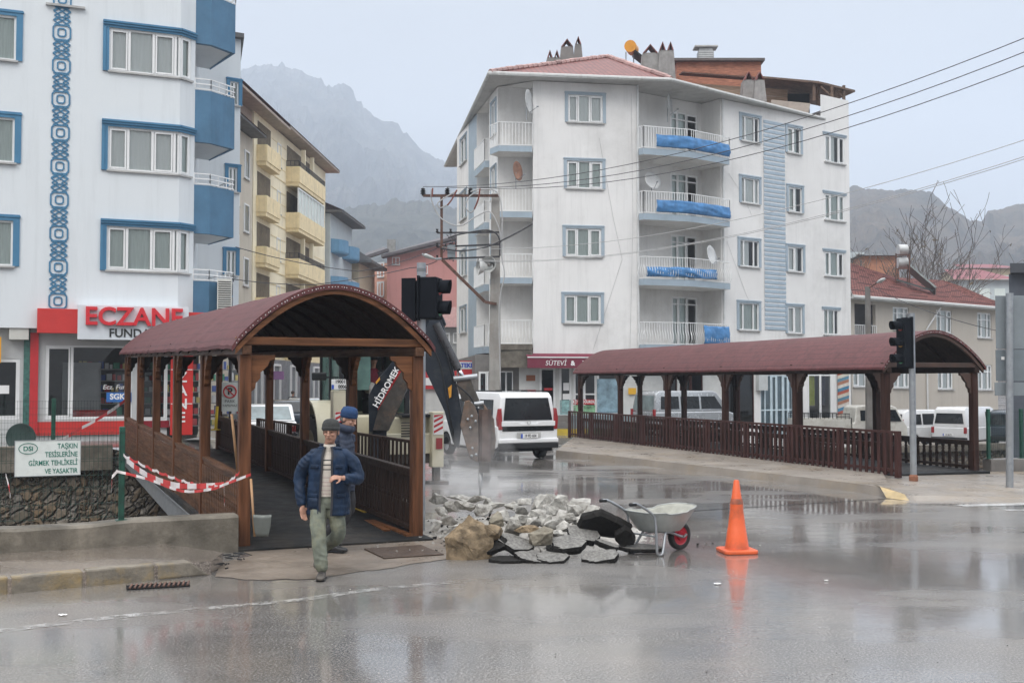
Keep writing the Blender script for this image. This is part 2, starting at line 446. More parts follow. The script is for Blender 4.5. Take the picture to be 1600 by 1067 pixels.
# near sheet + traffic deck, one mesh
g = MB()
g.add([(p[0],p[1],0) for p in NEAR] + [(60,-90,0),(-70,-90,0)], [tuple(range(len(NEAR)+2))])
deck = [(-.95,15.8),(7.9,24.75),(2.5,41.0),(-8.6,29.4)]
g.add([(p[0],p[1],0) for p in deck], [(0,1,2,3)])
road = g.build('road', M_ASPH, fixn=False); tag(road, kind='structure')
# deck slab underside
g = MB(); g.slab([(-.95,15.82),(7.9,24.77),(2.5,40.98),(-8.6,29.38)], -.8, -.012); tag(g.build('bridge_deck_slab', M_CONC2), kind='structure')
# far ground
g = MB(); xs = [-400,-150,-70] + [ -60+2.5*k for k in range(49)] + [70,150,400]; ts = [0,1,3,8,16,30,60,120,260,520,900]
for j, t_ in enumerate(ts):
    for x in xs: g.v.append(V((x, yat(FARE, max(-70,min(60,x))) + t_, far_h(x) if abs(x) < 200 else far_h(x))))
n = len(xs)
for j in range(len(ts)-1):
    for i in range(n-1): g.f.append((j*n+i, j*n+i+1, (j+1)*n+i+1, (j+1)*n+i)); g.m.append(0)
tag(g.build('far_street_ground', M_FAR, smooth=True), kind='structure')
# channel bed and banks
def stone_mat():
    m, t, b = nodes_of('rubble_masonry')
    tc = t.nodes.new('ShaderNodeTexCoord'); vec = tc.outputs['Object']
    wob = _noise(t, 3, 3, vec); vv = t.nodes.new('ShaderNodeVectorMath'); vv.operation = 'ADD'
    cmb = t.nodes.new('ShaderNodeCombineXYZ'); 
    for k in range(3): t.links.new(_range(t, wob, 0, 1, -.22, .22), cmb.inputs[k])
    t.links.new(vec, vv.inputs[0]); t.links.new(cmb.outputs[0], vv.inputs[1])
    v1 = t.nodes.new('ShaderNodeTexVoronoi'); v1.inputs['Scale'].default_value = 4.2; t.links.new(vv.outputs[0], v1.inputs['Vector'])
    v2 = t.nodes.new('ShaderNodeTexVoronoi'); v2.feature = 'DISTANCE_TO_EDGE'; v2.inputs['Scale'].default_value = 4.2; t.links.new(vv.outputs[0], v2.inputs['Vector'])
    sep = t.nodes.new('ShaderNodeSeparateColor'); t.links.new(v1.outputs['Color'], sep.inputs[0])
    c = _ramp(t, sep.outputs[0], [(0,(.13,.11,.085)),(.35,(.23,.195,.145)),(.6,(.25,.17,.10)),(.8,(.33,.30,.26)),(1,(.17,.15,.135))])
    c = _mix(t, _range(t, _noise(t, 7, 6, vec, rough=.75), .40, .64, 0, .85), c, (.085,.07,.052))
    c = _mix(t, _range(t, v2.outputs['Distance'], 0, .10, .85, 0), c, (.07,.06,.05))
    t.links.new(c, b.inputs['Base Color']); b.inputs['Roughness'].default_value = .55
    _bump(t, b, _range(t, v2.outputs['Distance'], 0, .2, 0, 1), 1.0, .12)
    return m
M_STONE = stone_mat()
def bank(pl, ztop, zbot, name, m, off=0):
    g = MB()
    for a, b in zip(pl[:-1], pl[1:]):
        L = (V(b)-V(a)).length; k = max(1, int(L/1.2))
        for i in range(k):
            p = V(a).lerp(V(b), i/k); q = V(a).lerp(V(b), (i+1)/k)
            g.add([(p.x,p.y,zbot),(q.x,q.y,zbot),(q.x,q.y,ztop(q.x)),(p.x,p.y,ztop(p.x))], [(0,1,2,3)])
    return tag(g.build(name, m), kind='structure')
bank(NEAR, lambda x: -.004, -3, 'near_bank_wall', M_CONC2)
bank(FARE, lambda x: far_h(x)-.004, -3, 'far_bank_wall', M_STONE)
g = MB(); g.add([(-80,-20,-2.9),(70,20,-2.9),(70,80,-2.9),(-80,60,-2.9)], [(0,1,2,3)])
tag(g.build('stream_bed', mat('stream_bed', (.10,.09,.07), .4, var=.4, scale=1, bump=.5)), kind='structure')
# far bank concrete cap (left part is a visible low wall)
fb = thing('bank_parapet', (-10.3,28.6,0), 0, 'long grey concrete parapet topping the stone bank in front of the pharmacy', 'wall')
g = MB(); 
for a, b in (((-29.7,-13.6),(0.1,0.03)),):
    g.bar((a[0],a[1],.22), (b[0],b[1],.22), .5, .62)
g.build('coping', M_CONC, fb)
fb = thing('bank_parapet', (17,50.5,-1), 0, 'low grey concrete kerb along the far bank beside the row of parked vans', 'wall')
g = MB(); g.bar((-8,-4.2,.12),(0,0,.12),.4,.3); g.bar((0,0,.12),(30,10.8,.12),.4,.3); g.build('coping', M_CONC, fb)

# pavements
BR = R(24); BV = V((math.cos(BR), math.sin(BR), 0)); AV = V((-math.sin(BR), math.cos(BR), 0))
# raised kerbed pavement bottom left
k0 = G(-60,934); k1 = G(330,898); k1b = G(347,884)
w0 = V((-3.4,14.0,0)); wl = w0 - BV*6.5
pv = MB()
zt = .17
poly = [(k0.x,k0.y),(k1.x,k1.y),(k1b.x,k1b.y+.05),(k1b.x-.9,k1b.y+.75),(wl.x+2.6,wl.y+1.3),(wl.x,wl.y)]
pv.slab(poly, -.01, zt-.02); tag(pv.build('pavement', M_PAVE), kind='structure')
# kerb stones
kd = (k1-k0); kl = kd.length; kd.normalize(); kn = V((-kd.y, kd.x, 0))
xs = [G(px, 900).x for px in (-60,14,131,243,330)]
cuts = [0] + [ (G(px, 928-(px/330)*30) - k0).dot(kd) for px in (14,131,243)] + [kl]
for i in range(len(cuts)-1):
    a = k0 + kd*(cuts[i]+.018) - kn*.01; b = k0 + kd*(cuts[i+1]-.012) - kn*.01
    mb = MB(); T = zt + rnd(-.006,.006)
    if i < len(cuts)-2:
        mb.slab([(a.x,a.y),(b.x,b.y),(b.x+kn.x*.17,b.y+kn.y*.17),(a.x+kn.x*.17,a.y+kn.y*.17)], -.02, T)
    else:
        e_ = b - kd*.12; c_ = b + kn*.35 - kd*.02
        top = [a, e_, e_ + kn*.2 , a + kn*.17]
        mb.add([a, b, b+kn*.3, a+kn*.17, a+V((0,0,T)), e_-kd*.1+V((0,0,T)), e_-kd*.1+kn*.22+V((0,0,T)), a+kn*.17+V((0,0,T))],
               [(0,3,2,1),(4,5,6,7),(0,1,5,4),(1,2,6,5),(2,3,7,6),(3,0,4,7)])
    o = mb.build('kerb_stone', M_KERB, bevel=.02)
    lab = ['weathered kerb stone cut off by the left end of the kerb row', 'longest yellowish kerb stone between two dark joints, beside the left end', 'grey and yellow kerb stone just behind the rusty drain grate', 'yellow kerb stone with a sloping broken end, last of the kerb'][i]
    tag(o, lab, 'kerb stone', 'kerb stones of the raised pavement')
# brown muddy forecourt of the left footbridge
f = MB(); pts0 = [G(335,903), G(420,907), G(500,903), G(600,888), G(700,874), G(760,862), G(775,800), V((-.8,15.7,0)), V((-1.1,15.5,0)), V((-3.6,14.4,0)), G(395,868), G(345,880)]; pts = []
for i in range(len(pts0)):
    a, b = pts0[i], pts0[(i+1)%len(pts0)]
    for k in range(14):
        q = a.lerp(b, k/14); j = (noise.noise(V((q.x*3,q.y*3,0)))*.13+noise.noise(V((q.x*11,q.y*11,3)))*.05)*(1 if i < 6 else 0); pts.append(q+V((j*.3,j,0)))
f.add([(p.x,p.y,.006) for p in pts], [tuple(range(len(pts)))])
M_MUD = mat('muddy_pavement', (.19,.155,.125), .42, var=.3, scale=1.3, bump=.35, bscale=50, dirt=.7, dirtcol=(.09,.075,.06), dscale=.9, rvar=.2)
tag(f.build('muddy_apron', M_MUD), kind='structure')

# right pavement beside the traffic lane
AR = R(19.4); RA = V((-math.sin(AR), math.cos(AR), 0)); RB = V((math.cos(AR), math.sin(AR), 0))
RP = V((8.16, 24.5, 0))
f = MB()
kq = [G(1392,776), G(1250,757), G(1100,739), G(960,722), G(868,712)]
in_ = [RP + RA*t + RB*(-.1) for t in (0,4.5,9,13.5,17.4)]
ring = [(p.x,p.y) for p in kq] + [(p.x,p.y) for p in reversed(in_)]
n_ = len(kq)
for i in range(n_-1):
    a, b, c, d = kq[i], kq[i+1], in_[i+1], in_[i]
    f.add([(a.x,a.y,0),(b.x,b.y,0),(b.x+.02,b.y+.06,.16),(a.x+.02,a.y+.06,.16)], [(0,1,2,3)], 0)
    f.add([(a.x+.02,a.y+.06,.16),(b.x+.02,b.y+.06,.16),(c.x,c.y,.16),(d.x,d.y,.16)], [(0,1,2,3)], 0)
f.build
M_SW = mat('damp_sidewalk', (.25,.22,.19), .4, var=.25, scale=1.2, bump=.3, bscale=40, dirt=.6, dirtcol=(.26,.19,.11), dscale=.5, rvar=.2)
tag(f.build('sidewalk', M_SW), kind='structure')
f = MB(); a = G(1392,776); b = G(1432,782); c = G(1700,786)
pts = [(a.x,a.y,.0),(b.x,b.y,0),(c.x,c.y,0),(c.x+2,c.y+4,.02),(10.9,25.9,.02),(7.6,25.1,.02)]
pts2 = [(a.x+.05,a.y+.1,.12),(b.x,b.y+.25,.07),(c.x,c.y+.25,.05),(c.x+2,c.y+6,.07),(11.5,26.0,.07),(7.6,25.2,.12)]
for i in range(2): f.add([pts[i],pts[i+1],pts2[i+1],pts2[i]], [(0,1,2,3)])
f.add(pts2, [tuple(range(6))]); tag(f.build('corner_pavement', M_SW), kind='structure')
# kerb nose with old yellow paint
f = MB(); a = G(1385,778); b = G(1432,786); 
f.grid(lambda u,v: V((a.x+(b.x-a.x)*u + .06*v, a.y+(b.y-a.y)*u*.6 + .9*v - .25*u*v, .005+.165*min(1,v*2)*(1-.5*u))), 8, 4)
M_YK = mat('worn_yellow_kerb', (.42,.31,.15), .5, var=.3, scale=4, dirt=.8, dirtcol=(.30,.27,.24), dscale=2.5)
tag(f.build('kerb_nose', M_YK, smooth=True), kind='structure')
# painted markings (worn)
def worn(name, col=(.55,.55,.54), keep=.45):
    m, t, b = nodes_of(name); tc = t.nodes.new('ShaderNodeTexCoord')
    n = _noise(t, 6, 7, tc.outputs['Object'], rough=.75); b.inputs['Base Color'].default_value = col + (1,)
    b.inputs['Roughness'].default_value = .25; b.inputs['Coat Weight'].default_value = .5; b.inputs['Coat Roughness'].default_value = .06
    tr = t.nodes.new('ShaderNodeBsdfTransparent'); mx = t.nodes.new('ShaderNodeMixShader')
    t.links.new(_range(t, n, keep, keep+.14, 0, .85), mx.inputs[0]); t.links.new(tr.outputs[0], mx.inputs[1]); t.links.new(b.outputs[0], mx.inputs[2])
    t.links.new(mx.outputs[0], t.nodes['Material Output'].inputs[0]); return m
M_LINE = worn('worn_line_paint', (.46,.45,.43), .43); M_LINE2 = worn('faint_line_paint', (.42,.41,.39), .54); M_ZEB = worn('crossing_paint', (.75,.75,.74), .30)
def strip(pts, w, m, name, label, z=.005):
    mb = MB(); pts = [V((p.x,p.y,0)) for p in pts]
    for i in range(len(pts)-1):
        d = (pts[i+1]-pts[i]).normalized(); s_ = V((-d.y,d.x,0))*w/2
        mb.add([pts[i]-s_+V((0,0,z)), pts[i+1]-s_+V((0,0,z)), pts[i+1]+s_+V((0,0,z)), pts[i]+s_+V((0,0,z))], [(0,1,2,3)])
    return tag(mb.build(name, m), kind='structure')
strip([G(-40,990), G(190,963), G(470,937), G(590,920)], .15, M_LINE, 'painted_line', '')
strip([G(590,920), G(712,909)], .13, M_LINE, 'painted_line', '')
strip([G(160,972), G(560,932)], .05, M_LINE2, 'painted_line', '')
strip([G(712,909), G(1000,874)], .11, M_LINE2, 'painted_line', '')
strip([G(900,790), G(1370,782)], .10, M_LINE2, 'painted_line', '', z=.006)
strip([G(870,748), G(1010,742)], .10, M_LINE, 'painted_line', '', z=.006)
strip([G(1060,716+20), G(1250,758)], .09, M_LINE2, 'painted_line', '', z=.006)
strip([G(1500,790), G(1660,786)], .30, M_ZEB, 'crossing_stripe', '')
strip([G(1570,797), G(1680,796)], .16, M_ZEB, 'crossing_stripe', '')
# tar seam across the road
strip([G(1010,803), G(1130,795), G(1390,779)], .05, mat('tar', (.012,.012,.013), .25, var=.2), 'tar_seam', '', z=.0055)
# ================================================================ covered footbridges
def shingle_mat(name, col):
    m, t, b = nodes_of(name); tc = t.nodes.new('ShaderNodeTexCoord'); vec = tc.outputs['Object']
    br = t.nodes.new('ShaderNodeTexBrick'); br.inputs['Scale'].default_value = 1.0
    br.inputs['Brick Width'].default_value = .33; br.inputs['Row Height'].default_value = .14; br.inputs['Mortar Size'].default_value = .010
    br.inputs['Color1'].default_value = tuple(c*.92 for c in col)+(1,); br.inputs['Color2'].default_value = tuple(c*1.12 for c in col)+(1,); br.inputs['Mortar'].default_value = tuple(c*.45 for c in col)+(1,)
    mp = t.nodes.new('ShaderNodeMapping'); mp.inputs['Rotation'].default_value = (0, 0, R(90)); t.links.new(vec, mp.inputs[0]); t.links.new(mp.outputs[0], br.inputs['Vector'])
    n = _noise(t, 1.1, 6, vec, rough=.7); c = _mix(t, _range(t, n, .42, .7, 0, .55), br.outputs[0], tuple(x*.62 for x in col))
    sv = _map(t, vec, (.5, 5, .5)); c = _mix(t, _range(t, _noise(t, 1.2, 5, sv), .5, .75, 0, .4), c, tuple(x*1.5 for x in col))
    g_ = _noise(t, 38, 4, vec, rough=.8); c = _mix(t, _range(t, g_, .42, .66, 0, .55), c, tuple(min(1,x*2.1) for x in col)); c = _mix(t, _range(t, _noise(t, 3.2, 5, vec, rough=.7), .5, .68, 0, .5), c, tuple(x*.5 for x in col))
    t.links.new(c, b.inputs['Base Color']); b.inputs['Roughness'].default_value = .62; b.inputs['Specular IOR Level'].default_value = .35
    h = t.nodes.new('ShaderNodeMath'); h.operation = 'ADD'; t.links.new(g_, h.inputs[0]); t.links.new(br.outputs['Fac'], h.inputs[1])
    _bump(t, b, h.outputs[0], .35, .006); return m
M_SHING = shingle_mat('roof_felt', (.092,.029,.030))
M_DECKP = mat('metal_deck_plate', (.020,.021,.022), .55, metal=.0, spec=.15, var=.35, scale=2, dirt=.4, dirtcol=(.10,.08,.06), bump=.3, bscale=25)
M_NAIL = mat('nail_heads', (.6,.6,.6), .4, metal=.3, var=0)
def bracket_data(th=.07, s=1.0, m=None):
    prof = [(0,0),(.31,0),(.30,-.05),(.235,-.075),(.215,-.13),(.16,-.19),(.12,-.22),(.115,-.30),(.06,-.36),(.05,-.43),(0,-.47)]
    mb = MB(); mb.prism([(a*s, b*s) for a, b in prof], -th/2, th/2)
    return mb.data('bracket', m or M_WOODX)
def footbridge(org, az, w, bays, bay, slope, ztop, rise, rail_h, label, woods, roof_jag=0, near_ext=.2, far_ext=.25, dens=.15, sw=.054):
    wv, wy, wx, wd = woods
    t = thing('covered_footbridge', org, az, label, 'footbridge')
    L = bays*bay; ps = .15
    br = bracket_data(m=wx); br_s = bracket_data(s=.8, m=wd)
    zb = ztop - .12           # underside of eave beam
    for k in range(bays+1):
        for side in (0, 1):
            y = k*bay; z0 = slope*y; mb = MB()
            mb.box(-ps/2,-ps/2,-.05,ps/2,ps/2,zb+.0)
            p = mb.build('post', wv, t, loc=(w*side, y, z0), bevel=.012)
            inward = 1 if side == 0 else -1
            zz = zb-.004
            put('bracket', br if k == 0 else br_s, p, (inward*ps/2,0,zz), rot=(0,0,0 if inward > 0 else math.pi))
            if k < bays: put('bracket', br, p, (0,ps/2,zz), rot=(0,0,math.pi/2))
            if k > 0: put('bracket', br, p, (0,-ps/2,zz), rot=(0,0,-math.pi/2))
    for side in (0, 1):
        mb = MB(); x = w*side
        mb.box(x-.06,-near_ext+.06,zb,x+.06,L+.15,zb+.12); mb.build('eave_beam', wy, t, shear=slope, bevel=.008)
    for k in range(bays+1):
        mb = MB(); z0 = slope*k*bay
        y = k*bay-(.075 if k == 0 else 0)
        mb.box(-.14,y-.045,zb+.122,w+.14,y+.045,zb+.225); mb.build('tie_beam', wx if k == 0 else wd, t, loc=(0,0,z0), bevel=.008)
    # vault
    ov = .2; x0, x1 = -ov, w+ov; zbase = zb+.13; ex = 1.85
    def arc(a, off=0, y=0):
        u = -1+2*a; x = (x0+x1)/2 + (x1-x0)/2*u
        z = zbase - .03 + rise*(1-abs(u)**ex)
        return x, z+off
    def top(a, b):
        y = -near_ext + (L+near_ext+far_ext)*b; x, z = arc(a, .05)
        j = roof_jag*(noise.noise(V((a*3,y*1.7,0)))*.022); e = max(0, abs(2*a-1)-.93)/.07
        return V((x, y, z + j - e*.03*(1+roof_jag*noise.noise(V((y*2.3,a,1))))))
    mb = MB(); mb.grid(top, 28, 48)
    nu = 29
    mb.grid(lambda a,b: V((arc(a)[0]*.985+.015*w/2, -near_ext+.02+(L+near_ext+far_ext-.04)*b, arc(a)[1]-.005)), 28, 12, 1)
    # closing rims
    for yb in (0, 1):
        for i in range(28):
            a0, a1 = i/28, (i+1)/28; p0, p1 = top(a0,yb), top(a1,yb)
            q0 = V((p0.x, p0.y, p0.z-.075)); q1 = V((p1.x, p1.y, p1.z-.075)); mb.add([p0,p1,q1,q0], [(0,1,2,3)], 0)
    for a in (0, 1):
        for i in range(48):
            p0, p1 = top(a,i/48), top(a,(i+1)/48)
            mb.add([p0,p1,p1-V((0,0,.05)),p0-V((0,0,.05))], [(0,1,2,3)], 0)
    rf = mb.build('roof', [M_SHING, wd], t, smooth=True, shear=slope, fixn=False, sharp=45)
    # arch ribs
    def rib(y, th, hh, name, m):
        mb = MB(); vs = []; n = 24
        for i in range(n+1):
            x, z = arc(i/n, -.012)
            x = w/2+(x-w/2)*.965
            for dz in (0, -hh):
                for dy in (-th/2, th/2): vs.append((x, y+dy, z+dz))
        fs = []
        for i in range(n):
            a = i*4; b = a+4
            fs += [(a,b,b+1,a+1),(a+2,a+3,b+3,b+2),(a,a+2,b+2,b),(a+1,b+1,b+3,a+3)]
        fs += [(0,1,3,2),(n*4,n*4+2,n*4+3,n*4+1)]
        mb.add(vs, fs); return mb.build(name, m, t, loc=(0,0,slope*y))
    rib(-near_ext+.06, .06, .085, 'arch_rib', wx)
    k = 1
    y = .9
    while y < L: rib(y, .05, .06, 'arch_rib', wd); y += 1.05
    mb = MB()
    for i in range(60):
        a = .02+.96*(i+rnd(-.35,.35))/60; p = top(a,0); mb.box(p.x-.006,p.y-.008,p.z-.05+rnd(-.006,.006),p.x+.006,p.y-.001,p.z-.038)
    mb.build('nail_row', M_NAIL, t)
    # railing panels
    for k in range(bays):
        for side in (0, 1):
            mb = MB(); y0 = k*bay+ps/2; y1 = (k+1)*bay-ps/2; x = w*side
            mb.box(x-.05,y0,rail_h-.05,x+.05,y1,rail_h); mb.box(x-.03,y0,rail_h-.11,x+.03,y1,rail_h-.052); mb.box(x-.03,y0,.06,x+.03,y1,.12)
            n = int((y1-y0)/dens); 
            for i in range(n):
                yy = y0+(i+.5)*(y1-y0)/n; h0 = .02
                q = sw
                for za, zc, qq in ((h0,.40,q),(.402,.44,q*.7),(.442,.47,q),(.472,.505,q*.7),(.507,rail_h-.112,q)):
                    xs_ = -.052 if side == 0 else .031; mb.box(x+xs_,yy-qq,za,x+xs_+.021,yy+qq,zc)
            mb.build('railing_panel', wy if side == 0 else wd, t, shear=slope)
    mb = MB(); mb.box(-.12,-.35,-.07,w+.12,L+.3,.004+.012); mb.build('deck', M_DECKP, t, shear=slope)
    for side in (0, 1):
        mb = MB(); x = w*side; s_ = .07
        mb.prism([(0,0),(L+.2,0),(L+.2,-.25),(0,-.52)], -s_, s_, T=Matrix.Translation((x,0,-.075)) @ Matrix.Rotation(R(90),4,'Z'))
        mb.box(x-.13,0.0,-.10,x+.13,L+.2,-.078)
        mb.build('girder', M_STEEL, t, shear=slope)
    return t
OL = V((-3.42, 14.34, .02)); AZ_L = R(24)
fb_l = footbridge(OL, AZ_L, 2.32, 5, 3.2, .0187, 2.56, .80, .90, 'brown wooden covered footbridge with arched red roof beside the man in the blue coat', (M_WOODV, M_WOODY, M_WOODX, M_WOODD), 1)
OR_ = V((8.16, 24.5, .12)); AZ_R = R(19.4)
fb_r = footbridge(OR_, AZ_R, 2.38, 5, 3.42, .002, 2.32, .80, .68, 'long dark wooden covered footbridge with arched red roof behind the orange cone', (mat('wood_dark_post', (.040,.018,.013), .55, spec=.15, var=.5, scale=1, stretch=(14,14,1.1), bump=.25, bscale=2), M_WOODD, mat('wood_dark_bracket', (.06,.03,.02), .45, var=.4, scale=2), M_WOODD), .3, dens=.205, sw=.045)

def guard_fence(p0, p1, n, zb, zt, label, m, dens=.205, mid=False, bw=.085):
    d = V(p1)-V(p0); az = math.atan2(d.y, d.x); L = d.length
    t = thing('guard_fence', (p0[0], p0[1], 0), az, label, 'fence')
    for i in range(n+1):
        mb = MB(); x = L*i/n; mb.box(x-.055,-.055,zb-.06,x+.055,.055,zt+.0); mb.build('post', m, t, bevel=.008)
    for i in range(n):
        mb = MB(); a = L*i/n+.056; b = L*(i+1)/n-.056
        mb.box(a,-.045,zt-.05,b,.045,zt-.004); mb.box(a,-.045,zb+.06,b,.025,zb+.12)
        if mid: mb.box(a,-.02,zt-.27,b,.02,zt-.22)
        k = int((b-a)/dens)
        for j in range(k):
            x = a+(j+.5)*(b-a)/k; mb.box(x-bw/2,.026,zb-.02,x+bw/2,.046,zt-.051)
        mb.build('railing_panel', m, t)
    return t
a = RP + RB*(-.38) + RA*(-.87); b = RP + RB*(-.38) + RA*(17.2)
guard_fence((a.x,a.y),(b.x,b.y),9,.17,1.09,'reddish brown picket fence along the traffic lane in front of the long footbridge', M_WOODR)
a = V((X(655,18.9), 18.9, 0)); b = a + AV*13.5
guard_fence((a.x,a.y),(b.x,b.y),7,.05,1.12,'dark brown picket fence between the left footbridge and the digger', M_WOODD)

# ---------------------------------------------------------------- near parapet and green wire fence
pw = thing('parapet_wall', (w0.x, w0.y, 0), BR, 'low grey concrete parapet wall under the green wire fence', 'wall')
mb = MB(); nn = 34
def ptop(x):   # broken step at about 1.55 m from the right end
    return .44 + (.015 if x > -1.5 else 0) - .02*max(0,min(1,(-x-1.5)/.2))
vs = []
for i in range(nn+1):
    x = -8.5 + 8.5*i/nn; j = .012*noise.noise(V((x*3,0,0))) if x < -1.4 else 0
    z = ptop(x)+j; c = .03+.012*noise.noise(V((x*5,4,0)))
    vs += [(x,-.0,-.05),(x,0.0+j*.5,z-c),(x,c,z),(x,.34,z),(x,.36,-.05)]
fs = []
for i in range(nn):
    a, b = i*5, i*5+5
    for k in range(4): fs.append((a+k,b+k,b+k+1,a+k+1))
fs += [(0,1,2,3,4), tuple(nn*5+k for k in (4,3,2,1,0))]
mb.add(vs, fs); mb.build('wall_body', M_CONC, pw)
def wire_fence(loc, az, L, zb, zt, posts, label, pr=.03, mesh_m=None, x0=0, dz=.05, dx=.05):
    t = thing('wire_fence', loc, az, label, 'fence')
    for x in posts:
        mb = MB(); mb.box(x-pr,-pr,zb,x+pr,pr,zt+.05); mb.box(x-pr*2,-pr*2,zb,x+pr*2,pr*2,zb+.012); mb.build('post', M_GREEN, t, bevel=.004)
    mb = MB(); r = .003; z = zb+.06
    yy = -pr-.006
    n = int((zt-zb-.06)/(dz*3.2))
    for i in range(n+1):
        zz = zb+.06+(zt-zb-.08)*i/n; mb.bar((x0,yy,zz),(L,yy,zz),r*1.6,r*1.6)
        if i in (n//3, 2*n//3): mb.bar((x0,yy-.02,zz+.03),(L,yy-.02,zz+.03),r*1.6,r*1.6)
    k = int((L-x0)/dx)
    for i in range(k+1):
        x = x0+(L-x0)*i/k; mb.bar((x,yy-.004,zb+.04),(x,yy-.004,zt),r*1.5,r*1.5)
    mb.build('wire_mesh', mesh_m or M_GREENW, t)
    return t
M_GREENW = mat('green_wire', (.012,.04,.03), .4, var=.2)
fp = pw.location + BV*(0); 
# post on the parapet seen at photo column 193
fz = .44
fpt = V((X(193,13.55), 13.55, 0)); u_ = (fpt - w0).dot(BV)
wire_fence((w0.x - math.sin(BR)*.17, w0.y + math.cos(BR)*.17, 0), BR, u_+.03, fz, 1.52, (u_, u_-2.5, u_-5.0), 'green welded wire fence standing on the grey parapet at the left edge', .033, x0=u_-6.2)
# far fence in front of the pharmacy
pf = V((X(86,27.6),27.6,0)); 
wire_fence((-10.1,28.65,0), BR, 0, .53, 1.66, ((pf-V((-10.1,28.65,0))).dot(BV), -4.6, -7.0), 'dark green wire fence on the far bank in front of the pharmacy', .05, x0=-8, dx=.07)
# right bank fence
mb = None
q0 = V((X(1520,25.6)+.35,25.75,0))
pr_ = thing('parapet_wall', (q0.x, q0.y, 0), R(14), 'low grey concrete parapet behind the grey sign pole at the right edge', 'wall')
mb = MB(); mb.box(0,-.15,-.05,9,.15,.36); mb.build('wall_body', M_CONC2, pr_, bevel=.02)
wire_fence((q0.x,q0.y,0), R(14), 9, .36, 1.45, (.05,.93,2.9,4.9,6.9), 'green welded wire fence on the grey parapet at the right edge', .035, x0=.1)

# sign on the left wire fence
fo_ = V((w0.x - math.sin(BR)*.17, w0.y + math.cos(BR)*.17, 0)) + V((math.sin(BR),-math.cos(BR),0))*.075; kk = (22-800)/F; uu = (kk*fo_.y-fo_.x)/(BV.x-kk*BV.y); sp0 = fo_+BV*uu
sg = thing('warning_sign', P(22,745,sp0.y), BR, 'white flood warning sign with green Turkish words on the wire fence', 'sign')
M_SIGNW = mat('sign_white', (.62,.66,.64), .4, var=.08, dirt=.2, dscale=5)
M_SGREEN = mat('sign_green', (.02,.16,.12), .5, var=.05)
sw, sh = .72, .42
mb = MB(); mb.box(0,-.012,0,sw,0,sh); mb.build('panel', M_SIGNW, sg, bevel=.003)
mb = MB()
for a,b,c,d in ((0,0,sw,.006),(0,sh-.006,sw,sh),(0,.006,.006,sh-.006),(sw-.006,.006,sw,sh-.006)): mb.box(a,-.017,b,c,-.0125,d)
mb.build('border', M_STEEL, sg)
for i,(s_,sz) in enumerate((('TAŞKIN',.084),('TESİSLERİNE',.084),('GİRMEK TEHLİKELİ',.082),('VE YASAKTIR',.082))):
    text(s_, sz, M_SGREEN, sg, (sw-.035,-.014,sh-.075-.097*i), align='RIGHT', sx=.74, offset=.0012, extrude=.001)
mb = MB(); pts = [(.145+.1*math.cos(a*math.pi/12), -.015, sh-.095+.062*math.sin(a*math.pi/12)) for a in range(25)]
mb.tube(pts, .004, 4); mb.build('emblem_ring', M_SGREEN, sg)
text('ᴰSi'.replace('ᴰ','D'), .075, M_SGREEN, sg, (.145,-.014,sh-.098), extrude=.001, offset=.002)

# barrier tapes
def curve_(pts, n=4):
    P_ = [pts[0]]+pts+[pts[-1]]; out = []
    for i in range(1, len(P_)-2):
        for k in range(n):
            t_ = k/n; a,b,c,d = P_[i-1],P_[i],P_[i+1],P_[i+2]; out.append(.5*((2*b)+(c-a)*t_+(2*a-5*b+4*c-d)*t_*t_+(3*b-a-3*c+d)*t_**3))
    return out+[pts[-1]]
def tape(pts, w, label, sag=0, seg=4, name='barrier_tape', twist=0, ph=0, stripe=.11):
    mb = MB(); P_ = [V(p) for p in pts]; out = []
    for a, b in zip(P_[:-1], P_[1:]):
        for i in range(seg): out.append(a.lerp(b, i/seg) - V((0,0,4*sag*(i/seg)*(1-i/seg))))
    out.append(P_[-1]); s = 0; sub = []
    for i, p in enumerate(out):
        if i: s += (p-out[i-1]).length
        tw = twist*math.sin(i*.9+ph) 
        up = V((0,-.4*tw,1)).normalized(); sub.append((p-up*w/2*(1-.35*abs(tw)), p+up*w/2*(1-.35*abs(tw)), s))
    for i in range(len(sub)-1):
        a, b = sub[i], sub[i+1]; k = max(1, int(abs(b[2]-a[2])/.03))
        for j in range(k):
            p0, p1, q0, q1 = a[0].lerp(b[0],j/k), a[1].lerp(b[1],j/k), a[0].lerp(b[0],(j+1)/k), a[1].lerp(b[1],(j+1)/k)
            sm = a[2]+(b[2]-a[2])*(j+.5)/k
            mb.add([p0,q0,q1,p1], [(0,1,2,3)], int(sm/stripe) % 2)
    o = mb.build(name, [M_TW, M_TR], None, fixn=False)
    md = o.modifiers.new('thick', 'SOLIDIFY'); md.thickness = .0015
    return tag(o, label, 'barrier tape', 'red and white barrier tapes')
M_TW = mat('tape_white', (.72,.68,.68), .35, var=.08); M_TR = mat('tape_red', (.55,.06,.06), .35, var=.1)
Y1, Y2 = 13.3, 14.2
tape(curve_([P(193,710,Y1), P(245,735,13.6), P(300,754,13.9), P(345,757,14.0), P(374,737,14.1)]), .032, 'upper of the striped tapes tied between fence post and footbridge post', .02)
tape(curve_([P(198,719,Y1), P(230,742,13.5), P(275,758,13.75), P(320,759,13.95), P(350,757,14.0)]), .072, 'widest striped tape hanging below the top one by the green post', .0, twist=.25)
tape(curve_([P(182,736,Y1), P(230,748,13.4), P(285,767,13.7), P(330,764,13.9), P(350,757,14.0), P(392,741,14.15)]), .036, 'lowest sagging striped tape tied to the green post', .0, twist=.4)
tape([P(350,758,Y2-.3), P(351,790,Y2-.3)], .03, 'short tape end hanging down from the tape knot near the footbridge post', 0, 6, twist=.5)
